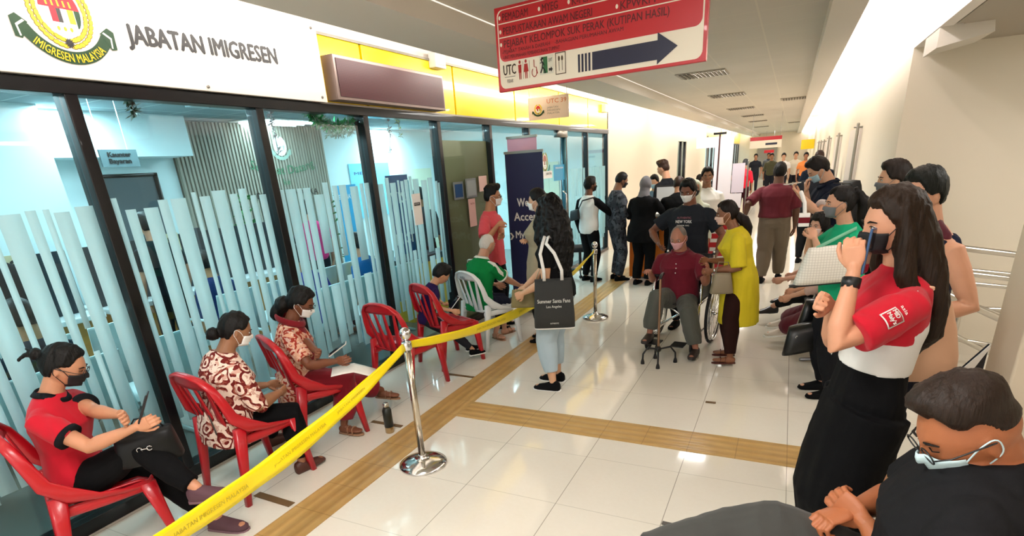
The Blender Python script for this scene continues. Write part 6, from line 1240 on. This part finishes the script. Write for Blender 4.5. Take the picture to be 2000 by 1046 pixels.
J = person('man in charcoal printed tee and white mask standing behind the wheelchair', -.93, 6.28, -100, 1.62, 'near', bulk=1.22, belly=.02, skinc='7a4a34', hpitch=16, hyaw=-6, hr=vec(-1.22, 6.1, .98), hl=WC(.0, 0, 0) * 0 + vec(-.60, 6.02, .90), er=vec(-1, .5, -.3), el=vec(.8, .6, -.4), pnr=vec(.8, -.3, 0), curl=(.5, .9),
  top=dict(mat=cloth('25282e'), sleeve=.68, hem=-.15, loose=.024, sl=.022), bottom=dict(mat=C_DRK), shoes=dict(mat=C_BLK), hair=('short', '050505'), mask=MWHITE)
q0, dv, r_, f_ = J['sp'](.66); o0 = q0 + f_ * .172
lettering('AUTHENTIC', o0 + r_ * .075 + Z3 * .055, -r_, dv, .15, .020, mat('print_pink', '9a5a64', .7), J['root'], .004, .02, 'shirt_lettering'); lettering('NEW YORK', o0 + r_ * .085 + Z3 * .012, -r_, dv, .17, .030, C_WHT, J['root'], .006, .03, 'shirt_lettering'); lettering('FASHION  NYC', o0 + r_ * .07 - Z3 * .02, -r_, dv, .13, .014, C_WHT, J['root'], .010, .02, 'shirt_lettering')
J = person('woman in yellow tunic with long ponytail standing beside the wheelchair', -.33, 5.42, 190, 1.46, 'near', female=True, bulk=1.24, skinc='8a5a3f', lean=2, lean2=16, hpitch=10, hyaw=0, hl=at(1392, 528, y=5.2), hr=at(1385, 508, y=5.42), el=-vec(-.4, .3, .9), er=-vec(-.6, -.2, .8), curl=(.6, .6), fl=at(1425, 700, z=.07), fr=at(1425, 680, z=.07), toel=vec(-1, -.25, 0), toer=vec(-1, -.2, 0),
  top=dict(mat=mat('yellow_cotton', 'd8c31a', .8, bump=.3, bscale=600, var=.08, vscale=10), sleeve=1.0, hem=-.95, loose=.03, flare=.012, sl=.02, name='tunic', amp=.008), bottom=dict(mat=cloth('2a1512'), hemw=.055), shoes=dict(mat=mat('brown_sandal', '5a2a22', .6), kind='sandal'),
  hair=('tied', '140b08', None, (('tube', ((0, -.09, -.04), (0, -.14, -.09), (0, -.17, -.18), (.0, -.16, -.30)), (.035, .048, .042, .012), 0),)), mask=mask_m('e8c4b4'))
hb = at(1410, 552, y=5.16); t = slab_bag('handbag', 'taupe leather handbag hanging from arm of woman in yellow', 'bag', hb, nrm(vec(.9, .3, 0)) * .10, Z3 * .09, nrm(vec(.3, -.9, 0)) * .06, mat('taupe_leather', '8c7f68', .5), taper=.68); strap('handle', mat('taupe_leather', '8c7f68'), [hb + vec(-.06, 0, .08), hb + vec(-.04, .02, .18), hb + vec(.04, .02, .18), hb + vec(.06, 0, .08)], .008, t, .004)
strap('bracelet', CHROME, [J['WL'] - nrm(J['WL'] - J['EL']) * .01, J['WL'] - nrm(J['WL'] - J['EL']) * .03], .025, J['root'], .022)
# ============ right side, middle distance =============
J = person('man in maroon shirt and taupe trousers walking away down the hall', -.14, 9.0, 85, 1.66, 'mid', skinc='5a3a2a', bulk=1.28, fl=(-.24, 8.85), fr=(-.02, 9.15), hl=vec(-.54, 9.0, .95), top=dict(mat=cloth('5e1a26'), sleeve=.9, hem=.12, loose=.03), bottom=dict(mat=cloth('6b5f50'), waist=.45, hemw=.07, loose=.03), shoes=dict(mat=C_DRK), hair=('short',))
J = person('man in dark clothes just right of the maroon shirt man', .36, 10.6, 80, 1.64, 'mid', skinc='5a3a2a', bulk=1.15, top=dict(mat=cloth('22252b'), sleeve=1.2), bottom=dict(mat=C_DRK), shoes=dict(mat=C_DRK), hair=('short',))
J = person('man in navy shirt seen from behind farther along right wall', .46, 12.4, 95, 1.78, 'mid', skinc='7a4f38', bulk=1.1, top=dict(mat=cloth('1b2433'), sleeve=1.2), bottom=dict(mat=C_DRK), shoes=dict(mat=C_DRK), hair=('crew', '2a1712'))
J = person('young man in navy polo with backpack looking at phone', .40, 6.75, 200, 1.80, 'near', skinc='d3a183', bulk=1.08, lean2=8, hpitch=36, hyaw=-2, hl=at(1562, 380, y=6.45), hr=at(1575, 374, y=6.7), curl=(.8, .8), pnl=vec(.2, .2, 1), pnr=vec(.2, -.2, 1), top=dict(mat=cloth('151a2a'), sleeve=.72, hem=-.2, collar=cloth('151a2a'), trim=cloth('d8c8c4'), loose=.024, sl=.02), bottom=dict(mat=C_DRK), shoes=dict(mat=C_BLK), hair=('short', '120c0a'), mask=MBLUE)
phone('white phone held by the young man in navy polo', J['WL'] + nrm(J['WL'] - J['EL']) * .12 + Z3 * .03, nrm(J['fw'] - Z3 * .1), Z3 - J['fw'] * .3, 'eceae6')
q0, dv, r_, f_ = J['sp'](.62); c = q0 - f_ * .20; t = slab_bag('backpack', 'black backpack worn by the young man in navy polo', 'bag', c, r_ * .15, Z3 * .20, f_ * .09, mat('nylon_black', '16181c', .6)); 
for s_ in (-1, 1): strap('strap', mat('nylon_black', '16181c'), [c + r_ * s_ * .08 + Z3 * .17, J['sp'](.95)[0] + r_ * s_ * .10 + Z3 * .035, J['sp'](.7)[0] + r_ * s_ * .11 + f_ * .13, J['sp'](.4)[0] + r_ * s_ * .13 + f_ * .06], .02, t, .004, hint=f_)
J = person('woman with wavy black hair in floral top seated facing the camera side', .36, 6.25, 205, 1.55, 'mid', pz=.50, female=True, lean=-2, lean2=6, skinc='cf9c84', hyaw=25, hpitch=2, hl=vec(.05, 6.1, .62), hr=vec(.12, 6.35, .62), fl=at(1480, 606, z=.08), fr=at(1505, 585, z=.08), toel=vec(-1, -.3, -.1), toer=vec(-1, -.3, -.1), top=dict(mat=cloth('c9a79a', var=.3), sleeve=1.4, loose=.02), bottom=dict(mat=C_BLK, length=.7), shoes=dict(mat=mat('black_flat', '151416', .3)), hair=('bob', '0a0807', None, (('bun', (-.08, -.05, -.08), (.05, .06, .09)), ('bun', (.08, -.05, -.08), (.05, .06, .09)), ('bun', (0, -.1, -.08), (.08, .05, .1)))), mask=mask_m('e6cfc8'))
person('person in maroon trousers and off-white trainers seated behind the white tote', .52, 5.5, 190, 1.50, 'mid', pz=.49, female=True, lean2=8, skinc='cf9a7c', fl=at(1500, 648, z=.08), fr=at(1492, 632, z=.08), toel=vec(-1, -.35, -.05), toer=vec(-1, -.3, -.05), hl=vec(.12, 5.35, .62), hr=vec(.15, 5.6, .62),
  top=dict(mat=cloth('c9a79a', var=.3), sleeve=1.5, loose=.02), bottom=dict(mat=cloth('5c1426'), length=.88, loose=.034, hemw=.085), shoes=dict(mat=mat('offwhite_trainer', 'd9cfc0', .6), sole=WHT, kind='sneaker'), hair=('woman',), mask=MWHITE)
J = person('woman in green top and grey mask with dark ponytail, holding a white carton', .43, 4.66, 196, 1.58, 'near', female=True, lean=0, lean2=8, bulk=1.1, skinc='cf9a7c', hpitch=4, hyaw=-4, hl=at(1592, 468, y=4.55), hr=at(1582, 462, y=4.75), el=-vec(.2, .2, 1), curl=(.8, .8),
  top=dict(mat=C_TEAL, sleeve=.85, hem=-.15, loose=.028, sl=.03), bottom=dict(mat=C_DRK, length=.95, loose=.02), shoes=dict(mat=C_BLK), hair=('tied', '0b0807', None, (('bun', (0, -.10, .07), (.035, .03, .035)), ('tube', ((0, -.12, .05), (0, -.165, -.02), (.0, -.165, -.12), (.0, -.14, -.22)), (.03, .045, .045, .015), 0))), mask=MGREY)
c = J['WL'] + nrm(J['WL'] - J['EL']) * .10 + vec(-.05, 0, .05); t = thing('paper_carton', 'small white and maroon carton held by the woman in green', 'carton', tuple(c)); g = G(); g.box(tuple(c - vec(.035, .035, .045)), tuple(c + vec(.035, .035, .045))); obj('box', g, WHT, t, bevel=.003); g = G(); g.box(tuple(c - vec(.037, .037, .02)), tuple(c + vec(.037, .037, .02))); obj('band', g, C_MAR, t); g = G(); g.tube([c + Z3 * .04, c + vec(-.01, 0, .12), c + vec(-.04, 0, .19)], .013, n=8); obj('tissue', g, WHT, t, smooth=True)
c = at(1620, 515, y=4.40); n = NT('quilted_white', .55, .4); x_, y_, z_ = n.xyz(); gr = n.math('MAXIMUM', n.band(x_, .018, .003), n.band(z_, .018, .003)); n.col(n.mix(n.math('MULTIPLY', gr, .4), hexc('e9e6dc'), hexc('9a968a'))); n.bump(gr, -.5, .004)
r_ = nrm(vec(.93, .36, .05)); b_ = nrm(vec(.12, 0, 1)); t = slab_bag('tote_bag', 'white quilted tote with black edge under the arm of woman in green', 'bag', c, r_ * .21, b_ * .125, nrm(np.cross(r_, b_)) * .06, n.m, taper=.8); strap('strap', mat('sheer_green_strap', '7fc0a0', .6), [c + Z3 * .12 - r_ * .1, J['SL'] + Z3 * .08, c + Z3 * .12 + r_ * .12 + vec(0, .12, 0)], .012, t, .003, hint=vec(0, 1, 0)); g = G(); g.loft([c - b_ * .142, c - b_ * .130], [r_ * .235, r_ * .24], [nrm(np.cross(r_, b_)) * .03, nrm(np.cross(r_, b_)) * .035], 28, sq=.55); obj('bottom_trim', g, BLK, t, smooth=True)
c = at(1592, 612, y=4.95); t = slab_bag('backpack', 'glossy black backpack on the bench below the white tote', 'bag', c, nrm(vec(.9, .3, 0)) * .14, Z3 * .12, vec(0, .09, 0), mat('glossy_nylon', '101113', .3), taper=.6); 
c = at(1580, 655, y=4.75); t = slab_bag('shopping_bag', 'black plastic shopping bag slumped on floor by the bench', 'bag', c, nrm(vec(.95, .2, .25)) * .19, Z3 * .11, vec(0, .10, 0), mat('black_plastic_bag', '0e0f10', .35)); lettering('com', c + vec(-.1, -.105, .0), vec(.9, .3, .25), Z3, .07, .03, PW, t, .004, .02)
J = person('man with short black hair mostly hidden between green woman and long hair', .72, 4.90, 185, 1.72, 'mid', skinc='d0a081', hpitch=4, top=dict(mat=C_DRK, sleeve=1.2), bottom=dict(mat=C_DRK), shoes=dict(mat=C_BLK), hair=('short', '1a120e'), mask=MGREY)
J = person('person in navy sleeveless top and sandals, short black hair, facing the stairs', .66, 3.50, 205, 1.72, 'near', skinc='cf9a7c', bulk=1.12, hpitch=8, hyaw=10, hl=vec(.62, 3.15, 1.06), hr=vec(.50, 3.5, 1.1), el=vec(.9, .1, -.8), fl=at(1712, 915, z=.07), fr=at(1700, 893, z=.07), toel=vec(-1, -.25, 0), toer=vec(-1, -.2, 0), top=dict(mat=cloth('1a2036'), sleeve=0, hem=-.2, loose=.018, neck=.95), bottom=dict(mat=cloth('14161f'), hemw=.07, length=1.0), shoes=dict(mat=mat('black_sandal', '1a1716', .6), kind='sandal'), hair=('short', '0a0f0c'))
g = G(); q0, dv, r_, f_ = J['sp'](.93); g.tube([q0 - r_ * .13 + dv * -.01, q0 - r_ * .07 + dv * .03, q0 + dv * .04 - f_ * .04, q0 + r_ * .07 + dv * .03, q0 + r_ * .13 - dv * .01], [(.05, .026), (.05, .03), (.06, .03), (.05, .03), (.05, .026)], hint=f_, n=12); link('yoke', g.mesh('y', cloth('5a2430')), J['root'])
# ============ foreground =============
gx, gy = .355, 2.36
J = person('woman with very long brown black hair in red shirt and wide black skirt, phone raised', gx, gy, 192, 1.71, 'near', lean=-6, lean2=-3, female=True, bulk=1.0, skinc='cf9474', hyaw=6, hpitch=8, hl=at(1668, 528, y=2.16), hr=at(1625, 597, y=2.2), el=vec(-.4, -.5, -1), er=vec(-.2, .2, -1), hdl=vec(-.15, .1, 1), pnl=vec(.3, .9, .2), hdr=vec(-.5, -.5, .3), pnr=vec(.6, -.6, 0), curl=(1.5, .9),
  top=dict(mat=C_RED, sleeve=.72, hem=.54, loose=.022, sl=.022, name='shirt'), bottom=dict(mat=cloth('0b0b0d'), kind='skirt', length=.97, loose=.05, hemw=.12, name='skirt', waist=.44, flare=.03), shoes=dict(mat=C_BLK), mask=MBLACK,
  hair=('woman', '100a07', '33200f', (('tube', ((0, -.02, .03), (0, -.06, -.08), (.0, -.09, -.20), (0, -.11, -.32), (0, -.11, -.43), (0, -.09, -.50)), ((.088, .09), (.10, .085), (.115, .075), (.115, .06), (.095, .05), (.03, .02)), 1), ('tube', ((-.074, .005, .06), (-.085, .0, -.04), (-.10, .01, -.16), (-.11, -.02, -.3), (-.09, -.05, -.42)), (.02, .028, .036, .036, .015), 1), ('tube', ((.074, .03, .06), (.085, .02, -.04), (.10, .0, -.16), (.11, -.02, -.3)), (.02, .028, .036, .015), 1))))
R0 = J
phone('blue cased phone raised by woman in red shirt', at(1697, 490, y=2.19), nrm(vec(.06, .05, 1)), vec(.95, -.28, .0), '31507a')
strap('smart_watch', BLK, [J['WL'] - nrm(J['WL'] - J['EL']) * .025, J['WL'] - nrm(J['WL'] - J['EL']) * .06], .030, J['root'], .027)
S_, E_ = J['SL'], J['EL']; ax = nrm(E_ - S_); vv = EYE - S_ + vec(.0, 0, -.2); out = nrm(vv - ax * np.dot(vv, ax)); c = S_ + (E_ - S_) * .42 + out * .079; ra = nrm(np.cross(ax, out)); ra = -ra if np.dot(np.cross(ra, -ax), out) < 0 else ra
g = G(); w_ = .028; g.sheet([[c + ra * u * w_ - ax * v * w_ - out * (.010 * u * u) for u in np.linspace(-1, 1, 5)] for v in np.linspace(-1, 1, 5)], .0015); pt = link('sleeve_badge', g.mesh('b', C_WHT), J['root'])
g = G(); g.sheet([[c + ra * u * w_ * .86 - ax * v * w_ * .86 - out * (.008 * u * u) + out * .0016 for u in np.linspace(-1, 1, 5)] for v in np.linspace(-1, 1, 5)], .0008); link('badge_ground', g.mesh('b', C_RED), J['root'])
lettering('MID\nMaly\u2019s', c - ra * w_ * .75 + ax * w_ * .6 + out * .003, ra, -ax, w_ * 1.5, w_ * 1.3, C_WHT, J['root'], .001, .02, 'badge_lettering'); lettering('asia', c - ra * w_ * .8 - ax * w_ * 1.3, ra, -ax, w_ * 1.2, .011, C_WHT, J['root'], .002, .02, 'badge_lettering')
# white hem panel and lanyard
g = G(); C = []; A = []; B = []
for u, ex in ((.30, .0), (.42, .002), (.52, .004), (.62, .012), (.70, .006)): q0, dv, r_, f_ = J['sp'](u); C.append(q0 + f_ * .006); A.append(r_ * (.158 + ex)); B.append(f_ * (.118 + ex))
g.loft(C, A, B, 32); link('white_panel', bake(g, C_WHT, .008, 2), J['root']); q0, _, r_, f_ = J['sp'](.95); q1 = J['sp'](.35)
strap('lanyard', C_WHT, [J['SL'] + Z3 * .05 + vec(-.0, -.02, 0), J['sp'](.7)[0] + f_ * .15 - r_ * .06, q1[0] + q1[3] * .16], .005, J['root'], .0015, hint=f_)
c = at(1797, 668, y=2.58); PT = mat('blush_leather', 'dcae8c', .55); t = thing('tote_bag', 'blush pink slouchy tote hanging behind the woman in red shirt', 'bag', tuple(c)); r_ = nrm(vec(.95, .3, 0)); d_ = nrm(vec(-.3, .95, 0)); g = G(); C = []; A = []; B = []
for u, w, dd in ((-.16, .13, .03), (-.145, .15, .06), (-.05, .14, .065), (.06, .115, .05), (.15, .085, .03), (.20, .06, .015)): C.append(c + Z3 * u + vec(.0, 0, 0)); A.append(r_ * w); B.append(d_ * dd)
g.loft(C, A, B, 32, sq=.7); obj('bag_body', g, PT, t, smooth=True); strap('strap', PT, [c + Z3 * .2, (c + J['SL']) / 2 + Z3 * .06 + vec(.03, .04, 0), J['SL'] - J['fw'] * .06 + J['rt'] * .05 + Z3 * .05], .012, t, .004)
# seated man, lower right
sx, sy = .44, 1.48
J = person('man in black shirt with glasses and blue mask seated with clasped hands, foreground', sx, sy, 165, 1.82, 'near', pz=.60, lean=-14, lean2=4, bulk=1.22, belly=.02, skinc='a8643f', hpitch=30, hyaw=30, headat=at(1893, 838, z=1.22), hl=at(1694, 1024, z=.86), hr=at(1668, 996, z=.87), hdl=vec(-.7, .55, .3), pnl=vec(.5, .75, -.3), hdr=vec(-.6, -.4, -.1), pnr=vec(-.2, -.3, -.9) * -1 * -1, el=vec(.5, -.9, -.7), er=vec(.5, .9, -.3), curl=(.9, .75),
  fr=vec(-.33, 1.47, .62), fl=vec(-.02, 1.25, .08), kr=vec(-.5, .3, 2.2), kl=vec(-.6, -.2, 1), toer=vec(-.7, .2, -.5), top=dict(mat=cloth('1a1a1c'), sleeve=.75, hem=-.12, loose=.024, sl=.024), bottom=dict(mat=cloth('3d3d3a'), length=.92, loose=.022, hemw=.07), shoes=dict(mat=C_BLK), hair=('fade', '120d0a', '3a2a20'), mask=mask_m('c4dbe0'), glasses=BLK)
Z0 = J
# ============ far crowd and office clients (small) =============
def crowd(lst, grp):
    for i, (lab, x, y, yaw, H, sit, tc, bc, hc, sk) in enumerate(lst):
        person(lab, x, y, yaw, H, 'far', pz=.48 if sit else None, lean2=8 if sit else 2, skinc=sk, top=dict(mat=cloth(tc), sleeve=1.2 if i % 2 else .7), bottom=dict(mat=cloth(bc)), hair=('short' if hc == 's' else 'bob',) , group=grp, hpitch=8)
crowd([('woman in pale blouse on bench behind the front frosted pane', -4.42, 1.05, 180, 1.58, True, 'd8cfc8', '2a2c33', 'b', 'c79a7c'), ('man in dark jacket on office bench second from left', -4.42, 1.75, 180, 1.62, True, '1e2430', '222222', 's', 'a8764f'),
  ('office client in purple top seated behind the seated women', -4.42, 4.2, 180, 1.6, True, '2f3590', '222222', 's', 'a8764f'), ('office client in blue jacket seated near green garland pane', -4.42, 5.1, 180, 1.62, True, '1b5f9a', '222222', 's', 'b98163'),
  ('person in black standing at office counter number 1', -5.8, 3.55, 180, 1.66, False, '15171c', '1a1a1a', 's', 'b98163'), ('person in black jacket at office counter number 2', -5.85, 2.2, 180, 1.68, False, '12151c', '17181c', 's', 'b98163'), ('person in magenta top before the slatted wall', -6.0, 5.9, 150, 1.6, False, 'c0286a', '22242c', 'b', 'b98163'),
  ('office client in navy on the second bench row', -5.3, 3.75, 180, 1.62, True, '1a2a55', '222222', 's', 'a8764f'), ('office client in brown on the second bench row', -5.3, 4.9, 180, 1.6, True, '3d2c26', '222222', 'b', 'a8764f'), ('office client in grey cap behind the fourth pane', -4.9, 7.0, 120, 1.66, False, '2b3338', '1a1a1a', 's', 'a8764f'), ('client in white blouse on second bench row left', -5.3, 1.4, 180, 1.55, True, 'e6e2de', '30343a', 'b', 'c79a7c')], 'people in the office')
crowd([('tiny dark figure seated at left of far hall', -2.35, 20.5, 30, 1.6, True, '24262c', '1c1c1c', 's', '8a5f45'), ('tiny seated figure in black beside far left shopfront', -2.1, 22.0, 20, 1.6, True, '18191e', '1c1c1c', 'b', '8a5f45'), ('tiny seated figure in brown trousers in far hall', -1.75, 19.0, -30, 1.62, True, '20262e', '5a4a38', 's', '8a5f45'), ('far person in bright red top', -1.25, 18.6, 80, 1.62, False, 'd01830', '3a1620', 's', '9a6b50'),
  ('far standing person in black near left shops', -2.6, 25.0, -60, 1.68, False, '15161a', '1c1c1c', 'b', '9a6b50'), ('far person in olive shirt in the crowd', -.75, 26, -90, 1.7, False, '4a4a34', '22242c', 's', '9a6b50'), ('far person in white top with black hair in crowd', -.30, 25, -90, 1.68, False, 'e6e4e0', '22242c', 's', 'c79a7c'), ('far person in cream top in crowd', .12, 25.5, -90, 1.7, False, 'd8d0bd', '22242c', 's', 'c79a7c'),
  ('far person in dark coat beneath the red sign', -1.5, 29, -90, 1.7, False, '202228', '22242c', 's', '9a6b50'), ('far person in grey near the grey door', -1.1, 33, -90, 1.68, False, '50545a', '22242c', 's', '9a6b50'), ('far person in orange top by the yellow sign', .45, 24, -90, 1.66, False, 'd98040', '22242c', 's', '9a6b50'), ('far seated figure in maroon at left shops', -2.7, 19.2, 0, 1.6, True, '4a1a24', '1c1c1c', 'b', '8a5f45')], 'people far down the hall')
beam = bench('distant steel bench under the far seated figures', -2.3, 18.7, 6)
p = at(1575, 305, y=30); t = thing('far_sign', 'small yellow sign high on the right far wall', 'sign', tuple(p)); g = G(); g.box((.30, 30, 1.75), (.84, 30.05, 2.15)); obj('sign_board', g, YEL, t)
# red and white standee by the yellow woman
t = thing('standee', 'small red and white floor standee behind the woman in yellow', 'sign', (-.80, 8.2, 0)); g = G(); g.box((-.95, 8.2, .25), (-.68, 8.22, 1.0)); obj('board', g, RED, t)
for k in range(4): g = G(); g.box((-.92, 8.194, .45 + k * .12), (-.72, 8.2, .50 + k * .12)); obj('white_band', g, WHT, t)
g = G(); g.box((-.98, 8.15, 0), (-.65, 8.3, .03)); g.box((-.83, 8.21, 0), (-.80, 8.23, .3)); obj('base', g, YEL, t)
